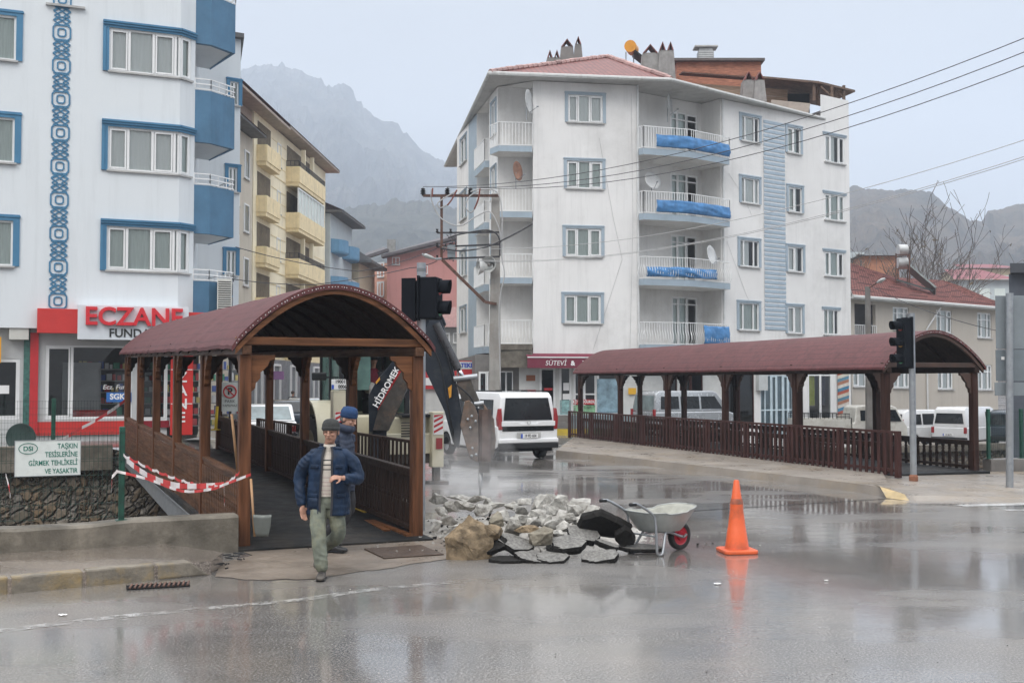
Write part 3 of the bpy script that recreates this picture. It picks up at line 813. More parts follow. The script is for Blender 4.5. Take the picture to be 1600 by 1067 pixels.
tape([P(183,736,Y1), P(175,745,Y1), P(174,768,Y1)], .05, 'loose tape end dangling left of the green post', 0, 6, twist=.5)
tape([P(9,742,Y1-.6), P(14,760,Y1-.6), P(16,776,Y1-.6)], .05, 'loose tape strip hanging on the wire fence at the left edge', 0, 6, twist=.4)
tape([P(83,690,27.4), P(120,672,27.8), P(195,626,28.9)], .09, 'long distant tape slanting up across the pharmacy window', .05, twist=.5, stripe=.4)
# ================================================================ hills
def hills(name, prof, D, d0, col, col2, amp=3.0, nv=60, seedz=0):
    pts = []
    for a, b in zip(prof[:-1], prof[1:]):
        n = max(1, int((b[0]-a[0])/2.6))
        for i in range(n): pts.append((a[0]+(b[0]-a[0])*i/n, a[1]+(b[1]-a[1])*i/n))
    pts.append(prof[-1]); mb = MB(); nu = len(pts)-1
    def fn(i, j):
        px, py = pts[i]; r_ = P(px, py, D); s = j/nv
        if s <= 1:
            q = s; dist = d0+(D-d0)*q; k = dist/D
            z = max(-2, -2+(r_.z+2)*q**1.25)
            nn = noise.fractal(V((r_.x*.02+seedz, dist*.02, 0)), 1.0, 2.0, 5)
            rg_ = noise.ridged_multi_fractal(V((r_.x*.012+seedz, dist*.010, 3)), 1.0, 2.1, 6, 1.0, 2.0)-1.2
            z += (nn*amp*3+rg_*amp*5)*math.sin(q*math.pi) + noise.noise(V((r_.x*.11,dist*.09,seedz)))*amp*.5*(q**.5) + (q > .93)*amp*(.45 if seedz == 11 else 1.0)*noise.fractal(V((r_.x*90/D,seedz,0)),.8,2,6)
            xx = r_.x*(k*.75+.25)
            return V((xx + nn*amp*.8, dist, z))
    for j in range(nv+1):
        for i in range(nu+1): mb.v.append(fn(i, j))
    for j in range(nv):
        for i in range(nu): mb.f.append((j*(nu+1)+i, j*(nu+1)+i+1, (j+1)*(nu+1)+i+1, (j+1)*(nu+1)+i)); mb.m.append(0)
    # back slope
    n0 = len(mb.v)
    for i in range(nu+1):
        p = mb.v[nv*(nu+1)+i]; mb.v.append(V((p.x, p.y+200, -2)))
    for i in range(nu): mb.f.append((nv*(nu+1)+i, nv*(nu+1)+i+1, n0+i+1, n0+i)); mb.m.append(0)
    m, t, b = nodes_of('hillside_'+name); tc = t.nodes.new('ShaderNodeTexCoord'); vec = tc.outputs['Object']
    n1 = _noise(t, .014, 8, vec, rough=.72); n2 = _noise(t, .05, 9, vec, rough=.8)
    c = _ramp(t, n1, [(.35, col), (.62, col2)]); c = _mix(t, _range(t, n2, .45, .62, 0, .75), c, tuple(x*.35 for x in col))
    t.links.new(c, b.inputs['Base Color']); b.inputs['Roughness'].default_value = .95; b.inputs['Specular IOR Level'].default_value = .1
    _bump(t, b, n2, .8, 4)
    return tag(mb.build(name, m, smooth=False, fixn=True), kind='structure')
hills('mountain', [(150,230),(250,165),(320,138),(375,112),(400,101),(415,99),(430,102),(449,107),(470,110),(482,115),(495,124),(512,136),(528,133),(539,132),(547,138),(556,149),(570,168),(582,181),(600,187),(616,190),(627,209),(640,214),(660,235),(690,253),(715,262),(760,290),(840,340),(950,400)], 1700, 600, (.018,.024,.028), (.12,.115,.105), 9)
hills('mountain_foothill', [(380,400),(440,365),(500,345),(530,330),(560,322),(600,316),(640,312),(680,318),(730,330),(800,360),(900,410)], 800, 350, (.045,.052,.042), (.085,.08,.062), 3.2, seedz=5)
hills('rocky_hill', [(1180,330),(1260,305),(1324,295),(1339,291),(1359,295),(1393,298),(1421,296),(1440,299),(1457,304),(1470,313),(1480,322),(1495,331),(1505,337),(1509,347),(1535,347),(1538,338),(1542,330),(1555,329),(1570,325),(1600,319),(1700,300),(1850,330)], 820, 300, (.045,.045,.038), (.14,.10,.065), 4.6, seedz=11)

# ================================================================ white corner apartment block
M_PLAST = mat('white_plaster', (.77,.765,.755), .8, var=.06, scale=.45, streak=.30, dirt=.30, dirtcol=(.40,.39,.37), dscale=.35, spec=.2, bump=.15, bscale=18)
M_PLASTR = mat('recess_plaster', (.72,.715,.70), .8, var=.05, scale=.5, streak=.3, dirt=.35, dirtcol=(.40,.38,.35), dscale=.6, spec=.2)
M_GBLUE = mat('grey_blue_paint', (.33,.405,.47), .6, var=.1, streak=.3, scale=1)
M_TARP = mat('blue_tarpaulin', (.07,.21,.44), .5, spec=.3, var=.35, scale=3, bump=.8, bscale=5)
M_GUT = mat('gutter_white', (.55,.56,.55), .5, var=.15, dirt=.5, dscale=3)
M_SOF = mat('soffit_boards', (.12,.12,.12), .8, var=.2); M_SOFL = mat('soffit_paint', (.48,.48,.47), .8, var=.1, dirt=.3)
def tile_mat(name, c1, c2, sc=1.0, rot=0):
    m, t, b = nodes_of(name); tc = t.nodes.new('ShaderNodeTexCoord'); vec = tc.outputs['Object']
    mp = t.nodes.new('ShaderNodeMapping'); mp.inputs['Rotation'].default_value = (0,0,rot); mp.inputs['Scale'].default_value = (sc,sc,sc); t.links.new(vec, mp.inputs[0])
    br = t.nodes.new('ShaderNodeTexBrick'); br.inputs['Scale'].default_value = 1; br.inputs['Brick Width'].default_value = .24; br.inputs['Row Height'].default_value = .32; br.inputs['Mortar Size'].default_value = .03
    br.offset = 0; br.inputs['Color1'].default_value = c1+(1,); br.inputs['Color2'].default_value = c2+(1,); br.inputs['Mortar'].default_value = tuple(x*.35 for x in c1)+(1,)
    t.links.new(mp.outputs[0], br.inputs[0])
    n = _noise(t, .9, 5, vec); c = _mix(t, _range(t, n, .45, .7, 0, .5), br.outputs[0], tuple(x*.55 for x in c1))
    t.links.new(c, b.inputs['Base Color']); b.inputs['Roughness'].default_value = .55; _bump(t, b, br.outputs['Fac'], -.8, .04); return m
M_TILE = tile_mat('clay_tiles', (.24,.07,.055), (.15,.04,.035), rot=-R(8))
M_TILE2 = tile_mat('clay_tiles_house', (.26,.10,.085), (.34,.15,.12), rot=-R(38))
M_RIDGE = mat('ridge_tiles', (.36,.22,.20), .6, var=.5, scale=2)
M_BRICK = mat('hollow_brick', (.36,.15,.09), .8, var=.4, scale=3, stretch=(1,1,5), dirt=.3)
M_PINE = mat('bare_boards', (.48,.36,.25), .7, var=.3, scale=2, stretch=(1,1,9))

O = V((.89, 47.3, 0))
wb = thing('apartment_building', O, 0, 'white five storey corner apartment block with grey blue window surrounds and tiled roof', 'building')
def loc(x, y): return (x-O.x, y-O.y)
class PF(Face):
    def __init__(s, p, q, org=None):
        s.org = V(org if org is not None else O); s.org.z = 0
        super().__init__((p[0]-s.org.x, p[1]-s.org.y), (q[0]-s.org.x, q[1]-s.org.y))
    def u(s, px): return s.u_px(px, s.org)
    def z(s, u, py): return CH + ray(800, py)[1]*(s.org.y + (s.p+s.d*u).y)
    def hole(s, x0, y0, x1, y1):
        u0, u1 = s.u(x0), s.u(x1); um = (u0+u1)/2
        return (u0, s.z(um, y1), u1, s.z(um, y0))
c1, c2 = (.89,47.3), (5.5,48.1); r1, r2 = (9.43,50.3), (16.85,55.6)
EZ = 14.95
body = MB()
FC = PF(c1, c2); hc = [FC.hole(888,149,943,192), FC.hole(886,252,942,295), FC.hole(884,357,940,401), FC.hole(882,461,939,505)]
FC.wall(body, 3.3, EZ, hc)
FR = PF(r1, r2)
colA = [(1161,183,1189,222),(1160,279,1188,318),(1157,376,1187,417),(1155,474,1186,516)]
colB = [(1233,200,1254,240),(1234,293,1255,332),(1232,386,1256,425),(1231,479,1254,521)]
colC = [(1292,213,1323,255),(1291,304,1322,345),(1290,394,1320,432),(1288,484,1311,523)]
hr = [FR.hole(*q) for q in colA+colB+colC]
FR.wall(body, 3.3, EZ, hr)
# taller right end wall of the terrace
uE = FR.u(1286); body.add([FR.at(uE,EZ),FR.at(FR.L,EZ),FR.at(FR.L,16.2),FR.at(uE,16.2)], [(0,1,2,3)])
# recess on the right of the middle face
sB = (8.74,51.3); bk = (5.55,49.12)
FB = PF(bk, sB)
door_px = [(1049,166,1092,236),(1049,266,1092,334),(1049,367,1090,438),(1050,467,1090,540)]
SL = [12.13, 9.33, 6.53, 3.73]
hb = []
for k, q in enumerate(door_px):
    h = FB.hole(*q); hb.append((h[0], SL[k]+.02, h[2], SL[k]+2.25))
FB.wall(body, 3.3, EZ, hb, mi=1)
for a, b in ((c2, bk), (sB, r1)): PF(a, b).wall(body, 3.3, EZ, mi=1)
# left recess
e0 = (-.62,48.25)
FL = PF(e0, (c1[0], 48.5)); FL.wall(body, 3.3, EZ, mi=1); PF((c1[0],48.5), c1).wall(body, 3.3, EZ, mi=1)
# street side walls (left)
def sp(s): return (-.62-.2224*s, 48.25+s)
F1 = PF(sp(1.8), sp(0)); h1 = [F1.hole(767.5,y0,775,y1) for y0,y1 in ((160,212),(262,312),(362,410),(462,506))]
F1.wall(body, 3.3, EZ, h1)
rb = [(sp(4.8)[0]+1.0, sp(4.8)[1]), (sp(1.8)[0]+1.0, sp(1.8)[1])]
PF(*rb).wall(body, 3.3, EZ, mi=1); PF(sp(4.8), rb[0]).wall(body, 3.3, EZ, mi=1); PF(rb[1], sp(1.8)).wall(body, 3.3, EZ, mi=1)
PF(sp(6.9), sp(4.8)).wall(body, 3.3, EZ, mi=2)
F4 = PF(sp(10.2), sp(6.9)); h4 = [F4.hole(719,y0,729,y1) for y0,y1 in ((215,255),(300,343),(392,432),(480,520))]
F4.wall(body, 3.3, EZ, h4)
# rear closing walls and floors
bkr = (21.5-1, 62); PF(r2, (12.5,66)).wall(body, -1, 16.2); PF((-3.2,66), sp(10.2)).wall(body, 0, EZ); PF((12.5,66), (-3.2,66)).wall(body, -1, EZ)
cap = [c1, c2, bk, sB, r1, r2, (12.5,66), (-3.2,66), sp(10.2), sp(0)]
body.add([(loc(*p)[0], loc(*p)[1], EZ-.02) for p in cap], [tuple(range(len(cap)))], 1)
body.add([(loc(*p)[0], loc(*p)[1], 3.3) for p in cap], [tuple(range(len(cap)))], 1)
body.build('wall', [M_PLAST, M_PLASTR, M_GBLUE], wb, fixn=False)
cmix = [M_CURT, M_CURTG]
for k, h in enumerate(hc): window(wb, FC, h, n=[.33,.66] if k else [.3,.62], trim=M_GBLUE, tw=.13, cm=M_CURT if k in (0,) else M_CURTG, transom=None)
for k, h in enumerate(hr):
    col = k//4
    window(wb, FR, h, n=[.22,.74] if col == 0 else ([.5] if col == 1 else [.3,.7]), trim=M_GBLUE if col < 2 else M_GBLUE, tw=.14, cm=cmix[(k*7//3)%2], curtain=[.75,1,.55,1,.8,.7][k%6], top_only=(col == 2))
for k, h in enumerate(hb): window(wb, FB, h, n=[.28,.58], cm=M_CURTG, curtain=.55, transom=.85, name='balcony_door', sill=False)
for f_, hh in ((F1,h1),(F4,h4)):
    for k, h in enumerate(hh): window(wb, f_, h, n=[.5], trim=M_GBLUE, tw=.1, cm=M_CURTG)
# striped panel
u0, u1 = FR.u(1195), FR.u(1229); mb = MB()
zz = 4.55; zt_ = FR.z((u0+u1)/2, 189)
mb.add([FR.at(u0,zz,.012),FR.at(u1,zz,.012),FR.at(u1,zt_,.012),FR.at(u0,zt_,.012)], [(0,1,2,3)], 0)
n = 46
for i in range(n):
    a = zz+(zt_-zz)*(i+.1)/n; b = zz+(zt_-zz)*(i+.72)/n
    mb.add([FR.at(u0+.02,a,.03),FR.at(u1-.02,a,.03),FR.at(u1-.02,b,.03),FR.at(u0+.02,b,.03)], [(0,1,2,3)], 1)
    mb.add([FR.at(u0+.02,b,.03),FR.at(u1-.02,b,.03),FR.at(u1-.02,b,.012),FR.at(u0+.02,b,.012)], [(0,1,2,3)], 1)
mb.build('striped_panel', [mat('panel_white', (.66,.68,.70), .6, var=.05), mat('panel_blue', (.36,.45,.53), .6, var=.08, streak=.3)], wb, fixn=False)
# downpipes
mb = MB(); 
for f_, u in ((FC, FC.L-.08), (FR, .1)): mb.tube([f_.at(u,3.4,.06), f_.at(u,EZ,.06)], .045, 6)
mb.build('downpipe', mat('downpipe_white', (.6,.61,.61), .5), wb)
for pts_ in ([(FC,FC.L-.35,14.6),(FC,FC.L-.3,9),(FC,FC.L-.45,3.6)],[(FC,2.9,12.6),(FC,3.5,9.2),(FC,3.9,7.4),(FC,2.6,3.5)],[(FR,.35,8.5),(FR,1.6,6.1),(FR,2.3,5.2),(FR,4.3,7.0)],[(FR,.5,11.6),(FR,1.5,10.6),(FR,2.0,9.8)]):
    mb = MB(); mb.tube([f_.at(u,z,.02) for f_,u,z in pts_], .006, 4); mb.build('facade_cable', mat('grey_cable_thin',(.45,.45,.45),.6), wb)
# right balconies
def slab_part(pts, z0, z1, edge_m, name='balcony'):
    mb = MB(); n = len(pts)
    mb.add([(p[0],p[1],z0) for p in pts], [tuple(range(n))], 0); mb.add([(p[0],p[1],z1) for p in pts], [tuple(range(n))], 0)
    for i in range(n):
        a, b = pts[i], pts[(i+1)%n]; mb.add([(a[0],a[1],z0),(b[0],b[1],z0),(b[0],b[1],z1),(a[0],a[1],z1)], [(0,1,2,3)], 1)
    return mb.build(name, [M_PLASTR, edge_m], wb)
bo = [loc(5.45,47.75), loc(5.62,47.55), loc(7.7,48.25), loc(9.75,49.9), loc(9.46,50.32), loc(8.74,51.3), loc(5.55,49.12)]
def tarp(pts, z0, z1, u0=0, u1=1, droop=.03):
    P_ = [V((*p,0)) for p in pts]; Ls = [0]
    for a, b in zip(P_[:-1], P_[1:]): Ls.append(Ls[-1]+(b-a).length)
    def at(s):
        s *= Ls[-1]
        for i in range(len(P_)-1):
            if s <= Ls[i+1]+1e-6:
                f = (s-Ls[i])/(Ls[i+1]-Ls[i]); return P_[i].lerp(P_[i+1], f), (P_[i+1]-P_[i]).normalized()
    mb = MB()
    def fn(a, b):
        p, d = at(u0+(u1-u0)*a); n = V((d.y,-d.x,0)); w = noise.noise(V((a*8+b*2,b*4,z0)))*.045
        bulge = .05+.05*math.sin(math.pi*b) + .035*abs(noise.noise(V((a*16+b*5,b*4,z0+7))))
        z = z0+(z1-z0)*b + noise.noise(V((a*7,z0,5)))*droop*(1 if b > .5 else .6)
        p = p + n*(bulge+w); return V((p.x,p.y,z))
    mb.grid(fn, 44, 9); o = mb.build('tarpaulin', M_TARP, wb, smooth=True, fixn=False)
    m = o.modifiers.new('thick','SOLIDIFY'); m.thickness = .01
for k, z in enumerate(SL):
    slab_part(bo, z-.27, z, M_GBLUE)
    rp_ = [(*bo[0],z),(*bo[1],z),(*bo[2],z),(*bo[3],z),(*bo[4],z)]
    railing(wb, rp_, .95, gap=.12, belly=.10 if k >= 2 else 0, r=.012)
    edge = bo[1:4]
    if k == 0: tarp(edge, z+.08, z+.62, .12, .99)
    if k == 1: tarp(edge, z+.08, z+.60, .12, .99)
    if k == 2: tarp(edge, z+.10, z+.52, .02, .80)
    if k == 3: tarp(edge, z+.04, z+.85, .62, .97)
# left balconies
lo = [loc(-.95,47.75), loc(-.55,47.05), loc(.86,47.2), loc(.86,48.5), loc(-.62,48.3)]
for k, z in enumerate(SL):
    slab_part(lo, z-.25, z, M_GBLUE if k < 3 else M_CONC)
    railing(wb, [(*lo[0],z),(*lo[1],z),(*lo[2],z)], 1.0, gap=.13, belly=.08 if k > 1 else 0, r=.012)
# street-side balconies
for k, z in enumerate(SL):
    a, b = sp(2.1), sp(4.6); q = [loc(a[0]-.15,a[1]), loc(a[0]+1,a[1]), loc(b[0]+1,b[1]), loc(b[0]-.15,b[1])]
    slab_part(q, z-.3, z, M_GBLUE)
    railing(wb, [(*q[3],z),(*q[0],z),(*[q[0][0]+.8,q[0][1]],z)], 1.0, gap=.14, r=.014)
# roof
A = dict(a0=(-3.95,66.5), a1=(-.9,46.45), a2=(6.8,47.5), a3=(15.3,54.6), a4=(11.5,66.5))
ap = V((4.6,53.4,17.75)); ap2 = V((2.2,63,17.6)); ap3 = V((9.2,53.6,15.75))
def L3(p, z=None): return (p[0]-O.x, p[1]-O.y, p[2] if z is None else z)
mb = MB(); ez = EZ+.12
a0,a1_,a2_,a3_,a4_ = [L3((*A[k],0), ez) for k in ('a0','a1','a2','a3','a4')]
P1,P2,P3 = L3(ap), L3(ap2), L3(ap3)
mb.add([a1_,a2_,P1],[(0,1,2)]); mb.add([a0,a1_,P1,P2],[(0,1,2,3)]); mb.add([a2_,a3_,P3,P1],[(0,1,2,3)]); mb.add([a3_,a4_,P3],[(0,1,2)]); mb.add([a4_,a0,P2,P1,P3],[(0,1,2,3,4)])
rf = mb.build('roof', M_TILE, wb, fixn=False)
mb = MB(); lz = ez-.10
lo_ = [(p[0],p[1],lz) for p in (a0,a1_,a2_,a3_,a4_)]; hi_ = [(p[0],p[1],ez-.005) for p in (a0,a1_,a2_,a3_,a4_)]
mb.add(lo_, [tuple(range(5))], 0)
for i in range(5): mb.add([lo_[i],lo_[(i+1)%5],hi_[(i+1)%5],hi_[i]], [(0,1,2,3)], 0)
mb.build('eave_soffit', M_SOFL, wb)
mb = MB(); mb.tube([V(a0)+V((-.05,0,-.03)), V(a1_)+V((-.05,-.05,-.03)), V(a2_)+V((0,-.06,-.03)), V(a3_)+V((.05,-.05,-.03))], .085, 7); mb.build('gutter', M_GUT, wb)
mb = MB()
for a, b in ((a1_,P1),(P1,a2_),(P1,P3),(a2_,a2_)):
    a, b = V(a), V(b); L = (b-a).length
    if L < .1: continue
    k = int(L/.36)
    for i in range(k):
        p, q = a.lerp(b, i/k), a.lerp(b, (i+1.12)/k); j = rnd(-.02,.02)
        mb.tube([p+V((0,0,.03+j)), q+V((0,0,.055+j))], [.13,.10], 7)
mb.build('ridge_tiles', M_RIDGE, rf)
# attic: brick block, board walls, roof terrace
def yb(px, Y): return X(px, Y)-O.x
def zb_(py, Y): return CH + ray(800,py)[1]*Y
att = MB(); Y=58.5
att.box(yb(1060,Y), Y-O.y, 15, yb(1193,Y), Y+4-O.y, zb_(97,Y)); att.build('attic_brick_wall', M_BRICK, wb)
mb = MB(); mb.box(yb(1056,Y)-.1, Y-O.y-.25, zb_(97,Y), yb(1193,Y)+.15, Y+4.2-O.y, zb_(93,Y)); mb.build('attic_roof_sheet', mat('dark_sheet', (.10,.085,.08), .6, var=.3), wb)
mb = MB(); p = (yb(1075,56.3), 56.3-O.y); q = (yb(1234,57.6), 57.6-O.y)
n = 7
for i in range(n):
    z0 = 14.9+i*.4; z1 = z0+.385
    if z1 > 17.55: break
    mb.bar((p[0],p[1],(z0+z1)/2),(q[0],q[1],(z0+z1)/2),.04,z1-z0)
mb.build('board_wall', M_PINE, wb)
mb = MB(); a = V((yb(1066,55.9),55.9-O.y,17.66)); b = V((yb(1200,56.9),56.9-O.y,17.62)); mb.bar(a,b,.5,.07); 
mb.build('board_wall_eave', M_RUST, wb)
# terrace roof on posts
mb = MB(); tz = lambda px,py,Y: V((yb(px,Y), Y-O.y, zb_(py,Y)))
t0,t1,t2 = tz(1192,119,56.3), tz(1283,127,55.0), tz(1341,141,56.2)
t3 = t2+V((-.6,4.0,.25)); t00 = t0+V((.8,4.2,.35))
mb.add([t0,t1,t2,t3,t00],[(0,1,2,3,4)]); dn = V((0,0,-.1)); mb.add([t0+dn,t1+dn,t2+dn,t3+dn,t00+dn],[(4,3,2,1,0)])
for a,b in ((t0,t1),(t1,t2),(t2,t3)): mb.add([a,b,b+dn,a+dn],[(0,1,2,3)])
mb.build('terrace_roof', mat('old_timber', (.13,.085,.06), .75, var=.5, scale=3), wb, fixn=False)
TP = MT['old_timber']
for px, Y, yb0 in ((1276,55.3,152),(1282,55.9,158),(1304,55.2,160),(1323,56.0,163)):
    mb = MB(); a = tz(px,yb0+6,Y); b = tz(px,134 if px > 1290 else 128,Y); mb.bar(a,b,.13,.13)
    if px > 1295: mb.bar(a.lerp(b,.45), b+V((-.55,0,-.05)), .08,.08)
    mb.build('terrace_post', TP, wb)
mb = MB(); mb.bar(tz(1278,151,55.6), tz(1325,160,55.9), .04,.04); mb.build('terrace_rail', M_RUST, wb)
mb = MB(); mb.bar(tz(1207,166,55.5), tz(1268,172,54.9), .1,.62); mb.build('terrace_low_wall', mat('raw_plaster', (.42,.38,.33), .8, var=.2), wb)
mb = MB(); mb.box(yb(1233,57.7), 57.7-O.y, 15.4, yb(1269,57.7), 58-O.y, 17.1); mb.build('terrace_opening_shade', M_DARK, wb)  # black box painted as the shade inside the terrace opening
def chimney(px0, px1, ytop, ybot, Y, pots, m=M_CONC2):
    mb = MB(); x0, x1 = yb(px0,Y), yb(px1,Y); z0, z1 = zb_(ybot,Y), zb_(ytop,Y)
    y = Y-O.y; mb.add([(x0-.05,y-.4,z0),(x1+.05,y-.4,z0),(x1+.05,y+.4,z0),(x0-.05,y+.4,z0),(x0+.04,y-.35,z1),(x1-.04,y-.35,z1),(x1-.04,y+.35,z1),(x0+.04,y+.35,z1)],
        [(0,1,5,4),(1,2,6,5),(2,3,7,6),(3,0,4,7),(4,5,6,7),(0,3,2,1)])
    o = mb.build('chimney', m, rf)
    mb = MB(); w = (x1-x0)/pots
    for i in range(pots):
        a = x0+w*i+.05; b = x0+w*(i+1)-.05
        mb.add([(a,y-.4,z1),((a+b)/2,y-.4,z1+.42),(b,y-.4,z1),(a,y+.4,z1),((a+b)/2,y+.4,z1+.42),(b,y+.4,z1)], [(0,1,4,3),(1,2,5,4)], 0)
    c = mb.build('chimney_cap', M_TILE, rf); md = c.modifiers.new('t','SOLIDIFY'); md.thickness = .06
M_CHIM = mat('render_chimney', (.27,.27,.26), .8, var=.25, streak=.5, dirt=.4)
chimney(1004,1030,86,122,54.5,1,M_CHIM); chimney(1030,1055,82,130,54.3,2,M_CHIM)
chimney(1162,1180,128,160,54.8,1,M_CHIM); chimney(1180,1197,128,162,54.6,1,M_CHIM)
chimney(876,897,76,104,60,1,M_CONC2); chimney(898,910,72,102,60,1,M_CONC2); chimney(854,876,93,104,60,2,M_CONC2)
# solar heater on the roof, roof vent
sh_ = thing('solar_water_heater', P(983,98,56), 0, 'orange tank solar water heater on the white block roof', 'water heater')
lp = lambda px,py,Y=56: P(px,py,Y)-sh_.location
mb = MB(); mb.tube([lp(983,77)+V((-.0,-.5,0)), lp(983,77)+V((.25,.5,.1))], .30, 16); mb.build('tank', mat('orange_tank', (.75,.33,.03), .45, var=.15), sh_, smooth=True, sharp=50)
mb = MB(); mb.bar(lp(990,84), lp(1008,98), 1.1,.07); mb.build('solar_panel', M_BLACK, sh_)
mb = MB(); 
for px in (978,990): mb.bar(lp(px,82), lp(px,100), .05,.05)
mb.build('frame', M_STEEL, sh_)
rv = thing('roof_vent', P(1102,94,60), 0, 'square metal vent cowl on top of the brick attic', 'roof vent'); lp2 = lambda px,py: P(px,py,60)-rv.location
mb = MB(); a = lp2(1084,76); b = lp2(1120,76); mb.box(a.x,-.4,a.z-.02,b.x,.4,a.z+.06); mb.build('cover', M_SILL, rv)
mb = MB(); a = lp2(1090,80); b = lp2(1114,94)
for i in range(4): z = b.z+(a.z-b.z)*(i+.5)/4.6; mb.box(a.x,-.3,z-.05,b.x,.3,z+.03)
mb.box(a.x+.05,-.25,b.z-.1,b.x-.05,.25,a.z+.1); mb.build('housing', mat('zinc', (.45,.46,.46), .5, metal=.4, var=.2), rv)
# dishes on the white block
def dishat(px, py, Y, aim, r, lab, **k):
    p = P(px, py, Y); p.z -= .75; return dish(p, aim, r, lab, **k)
dishat(823,160,46.6,R(-18),.52,'white satellite dish with a long feed arm on the top left balcony', elev=5)
dishat(806,268,46.8,R(-28),.42,'rusty brown satellite dish on a left balcony of the white block', col=M_DISHR, elev=5)
dishat(1043,165,49.2,R(-20),.5,'narrow looking satellite dish beside the topmost blue tarpaulin', elev=5)
dishat(1018,284,48.6,R(-60),.42,'low satellite dish above the second blue tarpaulin', elev=20)
dishat(1109,400,49.6,R(-35),.46,'tilted satellite dish at the right end of the third balcony', elev=12)

# shop level
base = MB(); SB = 3.32
G1 = PF((.3,47.75),(5.4,48.65)); 
base.add([G1.at(-3.6,SB,.0)], [])
M_SHOPW = mat('shop_white', (.60,.61,.60), .6, var=.08, dirt=.2)
def shop_wall(f, holes, m, z0=0.0, z1=3.32, name='shop_wall', par=wb):
    mb = MB(); f.wall(mb, z0, z1, holes); return mb.build(name, m, par, fixn=False)
hs = [(G1.u(843),.1,G1.u(868)*1.0,2.75),(G1.u(874),.75,G1.u(893),2.8),(G1.u(896),.75,G1.u(931),2.8),(G1.u(932.5),.75,G1.u(972),2.8)]
shop_wall(G1, hs, M_SHOPW)
window(wb, G1, hs[0], n=1, curtain=0, name='shop_door', sill=False, pm=M_GLASSD); window(wb, G1, hs[1], n=1, curtain=0, name='shop_window', sill=False, pm=M_GLASSD)
window(wb, G1, hs[2], n=2, curtain=0, transom=.42, name='shop_window', sill=False, pm=M_GLASSD); window(wb, G1, hs[3], n=1, curtain=0, name='shop_window', sill=False, pm=M_GLASSD)
G2 = PF((5.4,48.65),(9.43,50.32)); h2 = [(G2.u(1036),.1,G2.u(1058),2.7),(G2.u(1062),.3,G2.u(1098),2.7)]
shop_wall(G2, h2, M_SHOPW)
for h in h2: window(wb, G2, h, n=2, curtain=0, name='shop_window', sill=False, pm=M_GLASSD, fm=M_WOODR)
G3 = PF((9.43,50.32), (16.8,55.58))
def zr(py, u): return G3.z(u, py)
h3 = [(G3.u(1132),.1,G3.u(1178),2.75),(G3.u(1188),-.35,G3.u(1239),zr(586,4)),(G3.u(1262),-.3,G3.u(1299),zr(576,5.5))]
shop_wall(G3, h3, M_PLAST, z0=-1.2)
window(wb, G3, h3[0], n=2, curtain=0, name='shop_window', sill=False, pm=M_GLASSD, fm=M_WOODR)
window(wb, G3, h3[1], n=[.14,.32,.5,.68,.86], curtain=1, cm=mat('blue_grey_cloth',(.22,.30,.36),.8), name='shop_door', sill=False, transom=.42, fm=mat('pale_blue_frame',(.55,.66,.72),.5))
window(wb, G3, h3[2], n=[.55], curtain=0, name='shop_window', sill=False, transom=.9)
# clothes hanging inside and a striped rug outside, meter box
for i, (a, w_, c) in enumerate(((.2,.45,(.45,.48,.05)),(.7,.5,(.03,.03,.05)),(.78,.28,(.5,.02,.15)),(.05,.15,(.25,.05,.3)))):
    mb = MB(); u0 = h3[2][0]+(h3[2][2]-h3[2][0])*a; mb.box(0,0,0,w_*.9,.05,1.5 if i != 2 else .7)
    mb.build('hanging_garment', mat('garment%d'%i, c, .8, var=.2), wb, loc=G3.at(u0,.7+(.8 if i == 2 else 0)+.3,-.22-(.1*i)), rz=G3.a)
rug = thing('striped_rug', V(G3.at(G3.u(1307),.2,.06))+O, G3.a, 'colourful striped rug hanging outside the shop at the right corner', 'rug')
mb = MB(); cols = [(.10,.22,.30),(.55,.50,.42),(.40,.10,.06),(.06,.20,.32),(.60,.55,.50),(.35,.16,.10)]
for i in range(16):
    z0 = i*.16; mb.add([(0,-.01*(i%2),z0),(.85,-.01,z0+.18),(.85,-.01,z0+.33),(0,-.01,z0+.155)],[(0,1,2,3)], i%6)
o = mb.build('cloth', [mat('rug%d'%i,c,.9,var=.2) for i,c in enumerate(cols)], rug, fixn=False); md=o.modifiers.new('t','SOLIDIFY'); md.thickness=.02
mbx = MB(); mbx.box(0,-.2,0,.6,0,1.1); mbx.build('meter_box', mat('meter_box',(.5,.52,.52),.5), wb, loc=G3.at(G3.u(1180),1.75,.02), rz=G3.a)
# left shopfront under the balconies
G4 = PF((-1.6,48.6),(.3,47.9)); h4b = [(.15,.1,1.0,2.6),(1.1,.1,1.75,2.6)]
shop_wall(G4, h4b, M_CONC2)
for h in h4b: window(wb, G4, h, n=2, curtain=0, name='shop_window', sill=False, pm=M_GLASSD)
PF(sp(10.2), (-1.6,48.6)).wall(base, 0, 3.3); base.build('shop_side_wall', M_CONC2, wb, fixn=False)
mb = MB(); 
for a_, b_ in (((-.62,48.3),(.89,47.35)),): mb.box(loc(-.8,0)[0], loc(0,47.15)[1], 2.75, loc(.86,0)[0], loc(0,48.2)[1], 3.45)
mb.build('concrete_beam', M_CONC, wb)
